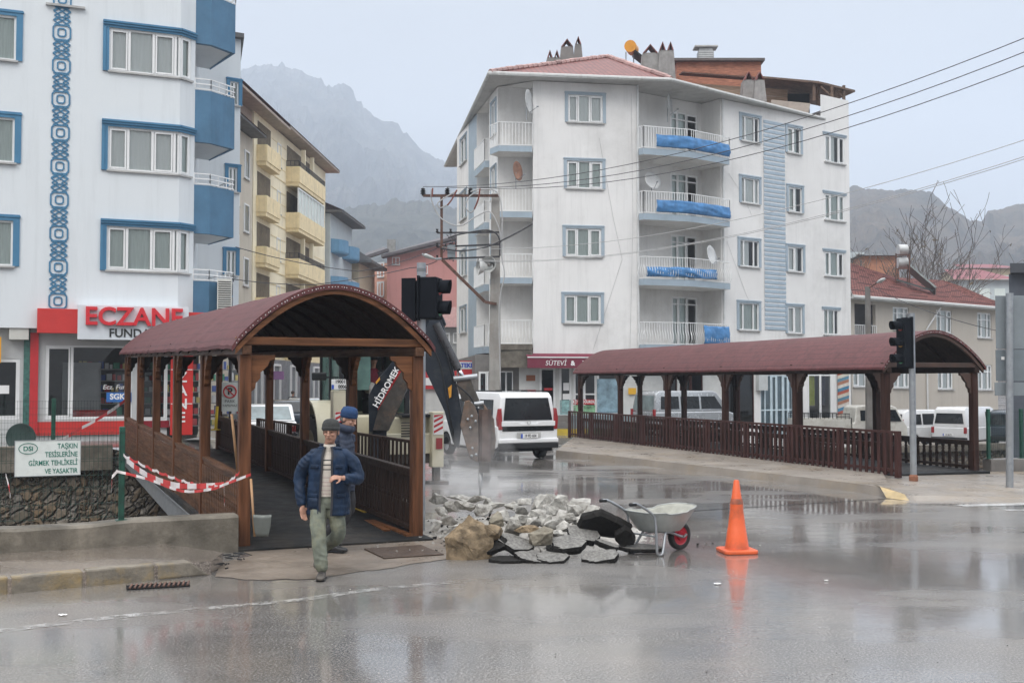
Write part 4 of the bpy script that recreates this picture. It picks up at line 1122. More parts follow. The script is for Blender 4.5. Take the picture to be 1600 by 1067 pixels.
# awning, posters, small signs
aw = thing('shop_awning', V(G1.at(G1.u(818),2.95,.02))+O, G1.a, 'maroon awning with white shop lettering beside the long footbridge roof', 'awning')
aw.location.z = 2.72; M_MAR = mat('maroon_cloth', (.17,.022,.045), .7, var=.1)
mb = MB(); wA = G1.u(930)-G1.u(818)
mb.prism([(0,.88),(-.85,.46),(-.85,.0),(-.83,.0),(-.83,.44),(0,.84)], -wA, 0, T=Matrix.Rotation(R(90),4,'Z') @ Matrix.Scale(1,4))
o = mb.build('canopy', M_MAR, aw)
mb = MB(); mb.box(0,-.875,.43,wA,-.855,.475); mb.build('white_band', M_WPAINT, aw)
text('SÜTEVİ', .29, M_WPAINT, aw, (1.22,-.862,.2), shear=.15, sx=.95, offset=.0, extrude=.003)
text('&', .27, M_WPAINT, aw, (1.95,-.862,.2), offset=.012, extrude=.002); text('Y', .27, M_WPAINT, aw, (2.42,-.862,.2), shear=.2, offset=.012, extrude=.002)
def flat(parent, f, u, z, w, h, m, name, out=.03, org=None):
    mb = MB(); mb.box(0,-.012,0,w,0,h); return mb.build(name, m, parent, loc=f.at(u,z,out), rz=f.a)
M_REDS = mat('sign_red', (.50,.025,.03), .45, var=.08); M_POST = mat('poster_ice_blue', (.22,.33,.40), .5, var=.5, scale=3); M_YELS = mat('sign_yellow', (.75,.42,.03), .5, var=.1)
M_MIX1 = mat('poster_green_mix', (.20,.38,.22), .5, var=.8, scale=4); M_MIX2 = mat('poster_teal_mix', (.25,.42,.42), .5, var=.6, scale=5)
def sub(parent, f, px0, py0, px1, py1, m, name, out=.03):
    h = f.hole(px0,py0,px1,py1); return flat(parent, f, h[0], h[1], h[2]-h[0], h[3]-h[1], m, name, out)
sub(wb, G1, 933,592,972,645, M_POST, 'milk_poster', -.02)
o = sub(wb, G1, 896,624,929,632, M_REDS, 'red_window_band', -.02); text('KÖY YOĞURDU', .17, M_WPAINT, wb, G1.at(G1.u(912.5),G1.z(1,628),.0), rz=G1.a, extrude=.002, offset=.005, sx=.8)
sub(wb, G1, 896,633,930,648, M_MIX1, 'green_food_poster', -.02); sub(wb, G1, 875,625,892,650, M_MIX2, 'blue_food_poster', -.02)
sub(wb, G1, 880,598,889,610, M_WPAINT, 'paper_notice', -.0); sub(wb, G1, 879,615,890,624, M_WPAINT, 'paper_notice', -.0)
sub(wb, G1, 850,606,863,610, M_REDS, 'red_door_sticker', -.0)
sub(wb, G1, 815,609,837,620, M_REDS, 'red_wall_sign'); sub(wb, G1, 822,586,836,595, mat('brown_sign',(.3,.1,.04),.6), 'brown_wall_sign')
sub(wb, G2, 981,606,993,616, M_YELS, 'yellow_wall_sign')
mb = MB(); mb.box(0,-.25,0,5.2,0,.72); mb.build('shop_plinth', mat('blue_grey_plinth', (.22,.30,.33), .6, var=.2), wb, loc=G1.at(0,0,.03), rz=G1.a)
st = MB()
for i in range(3): st.box(0,-.5-.3*(2-i),.24*i,1.0,-.26,.24*(i+1)-.006)
st.build('shop_steps', M_CONC2, wb, loc=G1.at(G1.u(848),0,0), rz=G1.a)
tk = thing('tobacco_shop_sign', P(716,590,50), R(10), 'small red and white shop sign with blue letters left of the concrete pole', 'sign')
mb = MB(); mb.box(0,-.06,0,.9,.06,.75); mb.build('panel', M_REDS, tk); mb = MB(); mb.box(.04,-.07,.38,.86,-.061,.71); mb.build('letter_field', M_SIGNW, tk)
text('TEKEL', .26, mat('sign_blue',(.02,.05,.4),.5), tk, (.45,-.075,.54), offset=.012, sx=.95, extrude=.002)
# kerb and brick steps in front of the shop
mb = MB(); a = V(G1.at(1.2,0,1.1))+O; b = V(G1.at(3.1,0,1.1))+O; c = V(G1.at(5.3,0,1.1))+O
kb = thing('painted_kerb', (a.x,a.y,0), G1.a, 'kerb painted yellow and green in front of the milk shop', 'kerb')
mb.box(0,-.1,0,1.5,.1,.17, 0); mb.box(1.503,-.1,0,4.2,.1,.17, 1); mb.build('kerb_body', [mat('kerb_yellow',(.55,.40,.04),.5,var=.2), mat('kerb_green',(.05,.22,.10),.5,var=.2)], kb)
mb = MB(); mb.slab([(1.0,47.0),(5.8,47.9),(5.6,48.6),(.7,47.7)], 0, .13); tag(mb.build('shop_pavement', mat('pinkish_pavers',(.40,.27,.20),.6,var=.25,scale=4)), kind='structure')

# ================================================================ blue pharmacy block on the left
M_PB = mat('pale_blue_plaster', (.70,.74,.765), .75, var=.035, scale=.4, streak=.22, dirt=.12, dirtcol=(.42,.47,.50), dscale=.4, spec=.2, bump=.12, bscale=20)
M_BT = mat('blue_trim', (.055,.19,.33), .6, var=.12, scale=1.5, streak=.2)
M_BP = mat('blue_balcony', (.065,.165,.275), .6, var=.2, scale=1.2, streak=.45)
O2 = V((-9.75,32.6,0)); LD = V((.923,.385,0)).normalized()
lb = thing('apartment_building', O2, 0, 'pale blue apartment block with a pharmacy below and blue balconies', 'building')
def l2(p): return (p[0]-O2.x, p[1]-O2.y)
k1_ = (O2.x, O2.y); pl = O2 - LD*9.0; k2_ = (-9.45,33.1)
FA = PF((pl.x,pl.y), k1_, O2); FK = PF(k1_, k2_, O2)
rows = [(12.3,11.05),(9.44,8.19),(6.58,5.32)]
uw0 = FA.u(164); uw1 = FA.L; hA = [(uw0, b, uw1, a) for a, b in rows]
ul1 = FA.u(17); hA += [(ul1-1.6, b, ul1, a) for a, b in rows]
body = MB(); FA.wall(body, 3.62, 16.5, hA, depth=.2)
hK = [(0, b, FK.L*.72, a) for a, b in rows]; FK.wall(body, 3.62, 16.5, hK, depth=.2)
# side wall, recess, rear block
q1 = (-9.95,36.3); PF(k2_, (-9.9,33.3), O2).wall(body, 3.62, 16.5); PF((-9.9,33.3), (-10.25,36.4), O2).wall(body, 3.62, 16.5)
FD = PF((-10.25,36.4), (X(372,37.2),37.2), O2)
FDh = [FD.hole(355,128,369,165), FD.hole(354,262,368,300), FD.hole(352,392,367,430)]
FD.wall(body, 3.4, 13.6, FDh)
PF((X(372,37.2),37.2), (-11.4,45), O2).wall(body, .3, 13.6)
cap = [(pl.x,pl.y), k1_, k2_, (-9.9,33.3), (-10.25,36.4), (-14,44), (-22,40)]
body.add([(*l2(p), 3.62) for p in cap], [tuple(range(7))]); body.add([(*l2(p), 16.4) for p in cap], [tuple(range(7))])
cap = [(-10.25,36.4),(X(372,37.2),37.2),(-11.4,45),(-14,45)]
body.add([(*l2(p), 13.55) for p in cap], [tuple(range(4))]); body.add([(*l2(p), 3.42) for p in cap], [tuple(range(4))])
body.build('wall', M_PB, lb, fixn=False)
mb = MB(); mb.add([(*l2((-10.3,36.2)),13.6),(*l2((X(377,37.0),37.0)),13.6),(*l2((-11.2,45)),13.6),(*l2((-14,45)),13.6)]+[(*l2((-10.3,36.2)),13.75),(*l2((X(377,37.0),37.0)),13.75),(*l2((-11.2,45)),13.75),(*l2((-14,45)),13.75)], [(0,1,2,3),(4,5,6,7),(0,1,5,4),(1,2,6,5)]); mb.build('roof_edge', M_SOF, lb)
for k, h in enumerate(hA[:3]): window(lb, FA, h, n=[.28,.62,.93], cm=M_CURT if k < 2 else M_CURTG, sill=False)
for k, h in enumerate(hA[3:]): window(lb, FA, h, n=[.5], trim=M_BT, tw=.17, cm=M_CURTG, sill=True)
for k, h in enumerate(hK): window(lb, FK, h, n=1, cm=M_CURTG, sill=False)
for k, h in enumerate(FDh): window(lb, FD, h, n=[.5], trim=M_BT, tw=.12, cm=M_CURTG)
# wrap-around blue surround
for a, b in rows:
    mb = MB()
    for f_, u0, u1 in ((FA, uw0-.17, FA.L+.03), (FK, -.03, FK.L*.98)):
        for z0, z1, o_ in ((a,a+.07,.05),(a+.07,a+.135,.09),(a+.135,a+.19,.12)):
            p, q = f_.at(u0, z0, o_), f_.at(u1, z0, o_); r_, s_ = f_.at(u0,z0,.0), f_.at(u1,z0,.0); h_ = V((0,0,z1-z0))
            mb.add([p,q,q+h_,p+h_,r_,s_,s_+h_,r_+h_], [(0,1,2,3),(0,1,5,4),(3,2,6,7),(0,4,7,3),(1,5,6,2)])
    for w0_, w1_, o_ in ((-.17,-.0,.04),(-.17,-.09,.07)):
        p = [FA.at(uw0+w0_, b-.02, o_), FA.at(uw0+w1_, b-.02, o_)]; h_ = V((0,0,a-b+.02)); nn = -FA.n*o_
        mb.add([p[0],p[1],p[1]+h_,p[0]+h_,p[0]+nn,p[1]+nn,p[1]+h_+nn,p[0]+h_+nn], [(0,1,2,3),(0,4,7,3),(1,5,6,2),(0,1,5,4)])
    mb.build('window_surround', M_BT, lb)
    mb = MB()
    for f_, u0, u1 in ((FA, uw0-.03, FA.L+.04), (FK, -.03, FK.L*.8)):
        p, q = f_.at(u0, b, .07), f_.at(u1, b, .07); r_, s_ = f_.at(u0,b,-.1), f_.at(u1,b,-.1); h_ = V((0,0,-.05))
        mb.add([p,q,s_,r_,p+h_,q+h_,s_+h_,r_+h_], [(0,1,2,3),(4,5,6,7),(0,1,5,4)])
    mb.build('sill', M_SILL, lb)
    mb = MB(); p = FA.at(FA.L,b,-.1); mb.box(p.x-.06,p.y-.05,b,p.x+.07,p.y+.08,a); mb.build('corner_mullion', M_WHITE, lb)
# balconies
bal = [k2_, (-9.03,33.3), (-8.54,34.2), (-9.8,36.0), (-10.2,35.6), (-9.85,33.4)]
bl = [l2(p) for p in bal]
for zt_, zb0 in ((13.75,12.25),(10.83,9.28),(7.98,6.55),(5.12,3.68)):
    mb = MB(); n = 4
    mb.add([(*p, zb0) for p in bl], [tuple(range(6))], 1)
    inn = [V((*p,0)) for p in bl[:4]]
    for i in range(3):
        a, b = inn[i], inn[i+1]
        mb.add([(a.x,a.y,zb0-.015),(b.x,b.y,zb0-.015),(b.x,b.y,zt_),(a.x,a.y,zt_)], [(0,1,2,3)], 0)
    cx = V((*l2((-9.55,34.3)),0))
    def ins(p): 
        d = (cx-V((*p,0))); d.normalize(); return V((*p,0))+d*.16
    I = [ins(p) for p in bl[:4]]
    for i in range(3):
        a, b = I[i], I[i+1]; c, d = inn[i], inn[i+1]
        mb.add([(a.x,a.y,zb0+.1),(b.x,b.y,zb0+.1),(b.x,b.y,zt_),(a.x,a.y,zt_)], [(0,1,2,3)], 0)
        mb.add([(a.x,a.y,zt_),(b.x,b.y,zt_),(d.x,d.y,zt_),(c.x,c.y,zt_)], [(0,1,2,3)], 2)
        mb.add([(a.x,a.y,zb0-.014),(b.x,b.y,zb0-.014),(d.x,d.y,zb0-.014),(c.x,c.y,zb0-.014)], [(0,1,2,3)], 0)
    mb.build('balcony', [M_BP, M_PB, M_SILL], lb, fixn=False)
    pts = [(*bl[0],zt_),(*bl[1],zt_),(*bl[2],zt_),(*bl[3],zt_)]
    railing(lb, pts, .34, gap=.30, r=.012, mids=(.19,))
# ornament strip
ou = FA.u(89); mb = MB(); per = .95; wS = .24; z = 4.3
def strand(pts, w=.035):
    for a, b in zip(pts[:-1], pts[1:]):
        mb.bar(FA.at(ou+a[0],a[1],.012), FA.at(ou+b[0],b[1],.012), w, .03, up=FA.n)
zz = 4.18
while zz < 16:
    h = .42; c = .07
    for k_, s_ in ((1,0),(.42,1)):
        w_ = .225*k_ if not s_ else .1; hh = h/2 if not s_ else .11; cc = c if not s_ else .04; zc = zz+h/2
        ring = [(-w_,-hh+cc),(-w_+cc,-hh),(w_-cc,-hh),(w_,-hh+cc),(w_,hh-cc),(w_-cc,hh),(-w_+cc,hh),(-w_,hh-cc),(-w_,-hh+cc)]
        strand([(a,zc+b) for a, b in ring], .045 if not s_ else .04)
    ring = [(-.155,-.13),(-.1,-.185),(.1,-.185),(.155,-.13),(.155,.13),(.1,.185),(-.1,.185),(-.155,.13),(-.155,-.13)]
    z0 = zz+h; z1 = zz+per; n = 2
    for i in range(n):
        a = z0+(z1-z0)*i/n; b = z0+(z1-z0)*(i+1)/n; m_ = (a+b)/2
        strand([(-.2,a),(.2,b)]); strand([(.2,a),(-.2,b)]); strand([(-.05,a),(-.225,m_),(-.05,b)]); strand([(.05,a),(.225,m_),(.05,b)]); strand([(-.19,m_-.0),(0,b-.02),(.19,m_)],.03)
    zz += per
mb.build('ornament_band', M_BT, lb)
# canopy stub at the top of the strip
mb = MB(); p = FA.at(FA.u(63),12.75,.05); q = FA.at(FA.u(125),12.75,.05); mb.bar(p,q,.1,.06); mb.build('ledge', M_SILL, lb)

# pharmacy shopfront
FS = PF(tuple((V((pl.x,pl.y,0))-V((FA.n.x,FA.n.y,0))*.35)[:2]), tuple((O2-FA.n*.35+LD*.2)[:2]), O2)
GZ = .42
def sh(px0, py0, px1, py1): return FS.hole(px0,py0,px1,py1)
hS = [sh(-40,560,31,655), sh(71,540,207,654), sh(219,545,262,657)]
mb = MB(); FS.wall(mb, GZ, 3.62, hS, u1=FS.u(262)); mb.build('shop_wall', mat('shop_frame_grey',(.50,.51,.51),.5,var=.06), lb, fixn=False)
window(lb, FS, hS[0], n=1, curtain=0, name='shop_door', sill=False, pm=M_GLASSD)
window(lb, FS, hS[1], n=[.30], curtain=0, name='shop_window', sill=False, inset=.03)
window(lb, FS, hS[2], n=1, curtain=0, name='shop_door', sill=False, inset=.03, pm=M_GLASSD)
sub(lb, FS, 47,520,60,679, M_REDS, 'red_pillar', .10)
M_GT = mat('green_mosaic', (.05,.14,.12), .4, var=.5, scale=8); sub(lb, FS, 37,512,47,679, M_GT, 'green_tile_column', .06)
M_REDL = mat('red_panel', (.55,.035,.03), .4, var=.06)
sub(lb, FS, 60,658,207,679, M_REDL, 'red_base_panel', .05); sub(lb, FS, 207,657,265,668, mat('dark_red_panel',(.22,.01,.02),.5), 'red_base_panel', .05)
rp2 = sub(lb, FS, 266,520,301,679, M_REDL, 'red_side_panel', .12)
for i, ch in enumerate('ECZANE'):
    text(ch, .42, M_WPAINT, lb, FS.at(FS.u(284),FS.z(8,548+21*i),.14), rz=FS.a, extrude=.006, offset=.008)
for py in (577,630):
    sub(lb, FS, 267,py,300,py+1.2, M_WPAINT, 'white_strip', .13)
# interior
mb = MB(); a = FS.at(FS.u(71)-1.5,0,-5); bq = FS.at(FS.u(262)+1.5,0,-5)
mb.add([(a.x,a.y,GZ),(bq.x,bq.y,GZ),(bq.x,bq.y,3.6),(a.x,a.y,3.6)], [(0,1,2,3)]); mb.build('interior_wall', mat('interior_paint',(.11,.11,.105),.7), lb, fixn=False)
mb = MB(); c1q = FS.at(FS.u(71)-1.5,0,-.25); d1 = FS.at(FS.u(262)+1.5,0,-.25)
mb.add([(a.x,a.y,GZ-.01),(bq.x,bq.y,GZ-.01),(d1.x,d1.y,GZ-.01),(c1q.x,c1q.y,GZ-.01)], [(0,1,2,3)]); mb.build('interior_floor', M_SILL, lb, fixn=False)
shv = MB(); st = MB(); u0 = FS.u(128); 
for r_ in range(6):
    z = GZ+.3+.36*r_; p = FS.at(u0,z,-3.2); q = FS.at(u0+5,z,-3.2); shv.bar(p,q,.3,.03)
    u = 0
    while u < 4.9:
        w_ = rnd(.06,.22); h_ = rnd(.12,.26); c = FS.at(u0+u+w_/2, z+.02+h_/2, -3.12); st.bar(FS.at(u0+u,z+.02+h_/2,-3.1), FS.at(u0+u+w_*.9,z+.02+h_/2,-3.1), .14, h_, mi=RNG.randrange(5)); u += w_+rnd(0,.05)
so_ = shv.build('shelf', M_SILL, lb); st.build('medicine_stock', [mat('stock%d'%i,c,.6,var=.1) for i,c in enumerate([(.6,.6,.6),(.1,.3,.2),(.1,.15,.4),(.5,.1,.1),(.6,.5,.2)])], so_)
mb = MB(); p = FS.at(FS.u(100),GZ,-2.4); mb.box(0,0,0,1.1,.4,2.3); mb.build('white_cabinet', mat('cabinet_grey',(.35,.36,.36),.5), lb, loc=p, rz=FS.a)
for i, px in enumerate((118,142)):
    ch = thing('armchair', V(FS.at(FS.u(px),GZ,-1.4))+O2, FS.a, ['red tub armchair inside the pharmacy window beside the white cabinet','red tub armchair inside the pharmacy window in front of the shelves'][i], 'armchair', 'red armchairs in the pharmacy')
    mb = MB(); mb.box(0,0,.25,.75,.6,.45); mb.build('seat', M_REDL, ch, bevel=.05)
    mb = MB(); mb.lathe([(.42,.2),(.44,.8),(.40,.86),(.34,.8),(.32,.2)], 20, Matrix.Translation((.38,.32,0)), cap=False); mb.build('backrest', M_REDL, ch, smooth=True)
# window lettering and emblem
text('Ecz. Funda', .19, M_WPAINT, lb, FS.at(FS.u(184),FS.z(5,605),.0), rz=FS.a, extrude=.001, shear=.2)
sub(lb, FS, 167,613,206,628, mat('decal_blue',(.03,.15,.45),.5), 'blue_decal', .0); text('SGK', .22, M_WPAINT, lb, FS.at(FS.u(184),FS.z(5,620.5),.015), rz=FS.a, extrude=.001, offset=.008)
sub(lb, FS, 0,602,15,615, M_WPAINT, 'paper_notice', .0)
# fascia signs
def fascia(px0, py0, px1, py1, out, dep, m, lab, parent=None):
    h = FA.hole(px0,py0,px1,py1); t = thing('shop_sign', V(FA.at(h[0],h[1],out))+O2, FA.a, lab, 'sign'); mb = MB()
    mb.box(0,0,0,h[2]-h[0],dep,h[3]-h[1]); mb.build('panel', m, t, bevel=.008); return t, h[2]-h[0], h[3]-h[1]
fascia(57,483,121,521,.22,.2,M_REDL,'plain red fascia panel at the left end of the pharmacy front')
t, w_, h_ = fascia(120,479,292,532,.34,.3,mat('sign_face_white',(.66,.70,.74),.35,var=.03),'white pharmacy sign with large red raised letters')
M_RL = mat('red_letters', (.62,.02,.03), .3, var=.05, spec=.6)
text('ECZANE', .70, M_RL, t, (.17,-.06,h_*.65), align='LEFT', extrude=.06, offset=.016, sx=1.0)
text('FUNDA', .33, M_BLK, t, (.82,-.012,h_*.19), align='LEFT', extrude=.006, offset=.006)
fascia(292,489,330,500,.22,.2,M_REDL,'plain red fascia panel at the right end beside the white sign')
# wall units
def ac_unit(loc_, rz, w, h, d, fans, lab, wires=False):
    t = thing('air_conditioner', loc_, rz, lab, 'air conditioner'); mb = MB(); mb.box(0,0,0,w,d,h); mb.build('casing', mat('ac_white',(.58,.58,.54),.5,var=.08,dirt=.3,dscale=3), t, bevel=.01)
    for i in range(fans):
        zc = h*(i+.5)/fans; mb = MB(); T = Matrix.Translation((w*.5,-.006,zc)) @ Matrix.Rotation(R(90),4,'X')
        r_ = min(w*.4, h/fans*.42); mb.lathe([(r_,0),(r_,.012),(r_*.97,.012),(.02,.004)], 24, T, cap=True)
        for k in range(6): mb.lathe([(r_*(k+.8)/6-.004,.014),(r_*(k+.8)/6+.004,.014)], 24, T, cap=False)
        mb.build('fan_grille', M_CONC2, t)
    return t
ac = ac_unit(P(362,486,33.5), R(70), .01, .01, .01, 0, 'x') if False else None
p = P(339,486,32.75)
ac = ac_unit(p, R(14), .42, .95, .9, 0, 'tall beige air conditioner with a louvred side hung on the blue building')
mb = MB()
for i in range(13):
    mb.box(.03,-.012,.06+i*.066,.39,-.002,.062+i*.066+.02)
mb.build('side_louvre', M_BLACK, ac)
mb = MB(); fx = .43
for zc in (.7,.25):
    T = Matrix.Translation((.425,.45,zc)) @ Matrix.Rotation(R(90),4,'Y'); mb.lathe([(.20,0),(.20,.02),(.185,.02),(.03,.006)], 22, T)
mb.build('fan_grille', M_CONC2, ac)
mb = MB(); mb.box(-.05,.1,-.08,.5,.16,0); mb.build('wall_bracket', M_RUST, ac)
ac_unit(V(FS.at(FS.u(14),FS.z(1,528),.3))+O2, FS.a, .5,.5,.28,0,'small boxy white unit on the wall above the dark shop door')
yp = sub(lb, FS, -20,527,2,567, M_YELS, 'yellow_notice', .3)
dk = thing('satellite_dish', P(33,700,29.2), 0, 'dark green satellite dish standing behind the wire fence at the left', 'satellite dish')
T = Matrix.Translation((0,0,.28)) @ Matrix.Rotation(R(90),4,'X') @ Matrix.Rotation(R(10),4,'Y')
mb = MB(T); mb.lathe([(.02,-.08),(.18,-.06),(.30,-.02),(.365,.03),(.37,.05),(.34,.03)], 26); mb.build('bowl', mat('dark_green_dish',(.03,.055,.05),.5,var=.3), dk, smooth=True)
mb = MB(); mb.tube([(0,.1,-.25),(0,.05,.3)], .03, 6); mb.build('mast', M_STEEL, dk)
# ================================================================ street of houses behind, on the left
X0 = -17.3; SLP = .0486
def sx_(Y, off=0): return X0 + off + SLP*Y
def street_block(name_lab, Ya, Yb, top, m, depth=12, gz=.5, set_=0, eave_m=None, ov=.8, eth=.35):
    o = V((sx_(Ya)+set_, Ya, gz)); t = thing('apartment_building', o, 0, name_lab, 'building')
    a = (o.x, Ya); b = (sx_(Yb)+set_, Yb)
    mb = MB(); F_ = PF(a, b, o)
    F_.n = V((F_.d.y, -F_.d.x, 0))
    return t, F_, o
def boxwall(t, o, x0, y0, x1, y1, x0b, x1b, z0, z1, m, name='wall'):
    mb = MB(); v = [(x0,y0),(x1,y0),(x1b,y1),(x0b,y1)]
    mb.slab([(p[0]-o.x,p[1]-o.y) for p in v], z0-o.z, z1-o.z); return mb.build(name, m, t)
M_TAN = mat('tan_plaster', (.56,.51,.43), .8, var=.07, streak=.4, scale=.6, dirt=.2, dirtcol=(.25,.21,.17), dscale=.4)
M_YEL = mat('yellow_plaster', (.90,.81,.60), .8, var=.06, streak=.4, scale=.6, dirt=.2, dirtcol=(.45,.33,.18), dscale=.5)
M_YELD = mat('ochre_ribbed', (.82,.68,.42), .8, var=.12, streak=.5)
M_LBL = mat('light_blue_plaster', (.50,.55,.57), .8, var=.06, streak=.3)
M_CRM = mat('cream_plaster', (.50,.42,.30), .8, var=.06, streak=.3)
M_PINK = mat('pink_plaster', (.50,.23,.21), .8, var=.06, streak=.35, scale=.5, dirt=.2, dirtcol=(.38,.20,.18), dscale=.3)
M_PINKL = mat('salmon_plaster', (.58,.30,.22), .8, var=.06)
M_IRON = mat('black_iron', (.03,.03,.035), .5)
def street_windows(t, F_, pxs, zs, h, m_trim=None, name='window', par=None, n=(.5,)):
    for (pa, pb) in pxs:
        ua, ub = F_.u(pa), F_.u(pb)
        for z in zs:
            window(t, F_, (ua, z-t.location.z, ub, z-t.location.z+h), n=list(n), cm=M_CURT, trim=m_trim, tw=.12, inset=-.05, sill=True, fm=M_WHITE)
def lbal(t, F_, ya, yb, z0, z1, out, m, iron=False, rail_h=0):
    """balcony standing out from a street facade between depths ya and yb (metres along)"""
    o = t.location; mb = MB(); ua, ub = ya, yb
    a, b = F_.at(ua,0,0), F_.at(ub,0,0); c, d = F_.at(ub,0,out), F_.at(ua,0,out)
    z0 -= o.z; z1 -= o.z
    mb.slab([(a.x,a.y),(b.x,b.y),(c.x,c.y),(d.x,d.y)], z0, z0+.22, 0)
    if not iron:
        for p, q in ((a,d),(d,c),(c,b)):
            dd = (q-p).normalized(); mb.bar((p.x,p.y,(z0+z1)/2+.11),(q.x,q.y,(z0+z1)/2+.11),.1,z1-z0-.225)
    bo_ = mb.build('balcony', m, t)
    if iron or rail_h:
        zb = (z0+.22) if iron else z1
        railing(t, [(a.x,a.y,zb),(d.x,d.y,zb),(c.x,c.y,zb),(b.x,b.y,zb)], (z1-z0-.2) if iron else rail_h, mat_=M_IRON if iron != 'white' else M_WHITE, gap=.22, r=.018)
# tan house
t, F_, o = street_block('narrow tan apartment house with a brown tiled eave right beside the blue block', 50, 61.4, 0, M_TAN)
boxwall(t, o, o.x-10, 50, o.x, 61.4, o.x-9, sx_(61.4), .5, 15.5, M_TAN)
mb = MB(); e0_ = V((sx_(54)+.8-o.x, 4, 15.55-.5)); e1_ = V((sx_(61.3)+.8-o.x, 11.3, 15.55-.5))
mb.slab([(e0_.x-8,e0_.y-4.6),(e0_.x,e0_.y-4.6),(e1_.x,e1_.y),(e1_.x-8,e1_.y)], e0_.z, e0_.z+.12); mb.build('eave', M_SOF, t)
mb = MB(); mb.add([(e0_.x+.05,e0_.y-4.6,e0_.z+.125),(e1_.x+.05,e1_.y,e0_.z+.125),(e1_.x-5,e1_.y,e0_.z+2.3),(e0_.x-5,e0_.y-4.6,e0_.z+2.3)], [(0,1,2,3)]); mb.build('roof', M_TILE, t, fixn=False)
street_windows(t, F_, [(378.5,386.5)], [13.1,10.2,7.3,4.3], 1.55, n=())
street_windows(t, F_, [(366,371)], [11.4,8.5], 1.4, n=())
# yellow house
t, F_, o = street_block('yellow apartment house with ribbed balconies and black iron railings on the side street', 61.6, 80, 0, M_YEL)
boxwall(t, o, o.x-9, 61.6, o.x, 80, o.x-8, sx_(80), .5, 17.2, M_YEL)
boxwall(t, o, sx_(55.8)-9, 55.8, sx_(55.8)-.35, 61.59, o.x-9, o.x-.1, 14, 17.1, mat('brown_grey_plaster',(.36,.29,.24),.8,var=.1), 'upper_wall')
mb = MB(); 
for (ya, yb) in ((55.3,66.4),(66.45,80.9)):
    xa, xb = sx_(ya)+.85-o.x, sx_(yb)+.85-o.x; zt0 = 17.15-.5 + (.0 if ya < 60 else .15)
    mb.slab([(xa-9,ya-o.y),(xa,ya-o.y),(xb,yb-o.y),(xb-9,yb-o.y)], zt0, zt0+.14)
mb.build('eave', mat('eave_grey_brown',(.38,.32,.27),.8,var=.2), t)
mb = MB(); xa, xb = sx_(55.3)+.9-o.x, sx_(80.9)+.9-o.x
mb.add([(xa,55.3-o.y,16.95),(xb,80.9-o.y,16.95),(xb-5,79-o.y,18.3),(xa-5,57-o.y,18.3)], [(0,1,2,3)]); mb.build('roof', M_TILE, t, fixn=False)
fl = [14.35,11.5,8.65,5.8,2.95]
for k, z in enumerate(fl):
    iron = k in (2,)
    lbal(t, F_, .6, 3.6, z-.1, z+1.05, .55, M_YELD)
    lbal(t, F_, 7.2, 14.6, z-.1, z+1.1, .8, M_YELD if k != 4 else M_YELD, rail_h=.35 if k != 1 else 0)
    if k in (1,4):   # glazed-in balcony
        mb = MB()
        for i in range(9):
            u = 7.25+7.3*i/8; p = F_.at(u,z+1.1-.5,.75); mb.bar(p, p+V((0,0,1.5)), .07,.07)
        p, q = F_.at(7.25,z+2.6-.5,.75), F_.at(14.55,z+2.6-.5,.75); mb.bar(p,q,.08,.08); mb.build('glazed_frame', M_WHITE, t)
        mb = MB(); a,b = F_.at(7.25,z+1.1-.5,.72), F_.at(14.55,z+1.1-.5,.72); hh = V((0,0,1.5)); mb.add([a,b,b+hh,a+hh],[(0,1,2,3)]); mb.build('glazing', M_CURTG, t, fixn=False)
    mb = MB(); a, b = F_.at(7.3,z+1.0-.5,.012), F_.at(14.5,z+1.0-.5,.012); hh = V((0,0,1.45)); mb.add([a,b,b+hh,a+hh],[(0,1,2,3)]); mb.build('recess', mat('painted_recess_shade', (.14,.11,.07), .8, var=.3), t, fixn=False); mb = MB()  # flat dark sheets on the wall face, recess shade put into the colour
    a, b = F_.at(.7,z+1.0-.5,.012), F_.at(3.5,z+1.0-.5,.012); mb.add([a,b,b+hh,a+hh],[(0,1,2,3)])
    mb.build('recess', mat('painted_recess_shade', (.14,.11,.07), .8, var=.3), t, fixn=False)
    for u_ in (9.6, 12.0):
        mb = MB(); a = F_.at(u_,z+.2-.5,.5); mb.bar(a+V((0,0,0)), a+V((0,0,2.4)), .25,.25); mb.build('pillar', M_YEL, t)
    # string courses
    mb = MB(); a, b = F_.at(3.7,z-.0-.5,.02), F_.at(7.1,z-.0-.5,.02); mb.bar(a,b,.03,.06)
    for dz in (.7,1.4,2.1): mb.bar(a+V((0,0,dz)), b+V((0,0,dz)), .02,.03); a2, b2 = F_.at(14.7,z-.5+dz,.02), F_.at(18.3,z-.5+dz,.02); mb.bar(a2,b2,.02,.03)
    mb.build('string_course', M_YELD, t)
    window(t, F_, (5.0,z+.75-.5,5.9,z+2.15-.5), n=1, cm=M_CURTG, inset=-.03)
window(t, PF((o.x-3, 61.58), (o.x, 61.58), o), (1.3,14.6,2.7,16.3), n=[.33,.66], inset=-.03) if False else None
mb = MB(); F5 = PF((sx_(57.5)-.34,57.5),(sx_(61.5)-.34,61.5), o)
for i in range(5): p = F5.at(.2+i*.85,14.3-.2,.03); mb.bar(p, p+V((0,0,2.2)), .09,.09)
for z in (14.1,16.3): mb.bar(F5.at(.2,z,.03), F5.at(3.6,z,.03), .09,.09)
mb.build('glazed_frame', M_WHITE, t)
mb = MB(); a, b = F5.at(.2,14.1,.02), F5.at(3.6,14.1,.02); hh = V((0,0,2.2)); mb.add([a,b,b+hh,a+hh],[(0,1,2,3)]); mb.build('glazing', M_CURT, t, fixn=False)
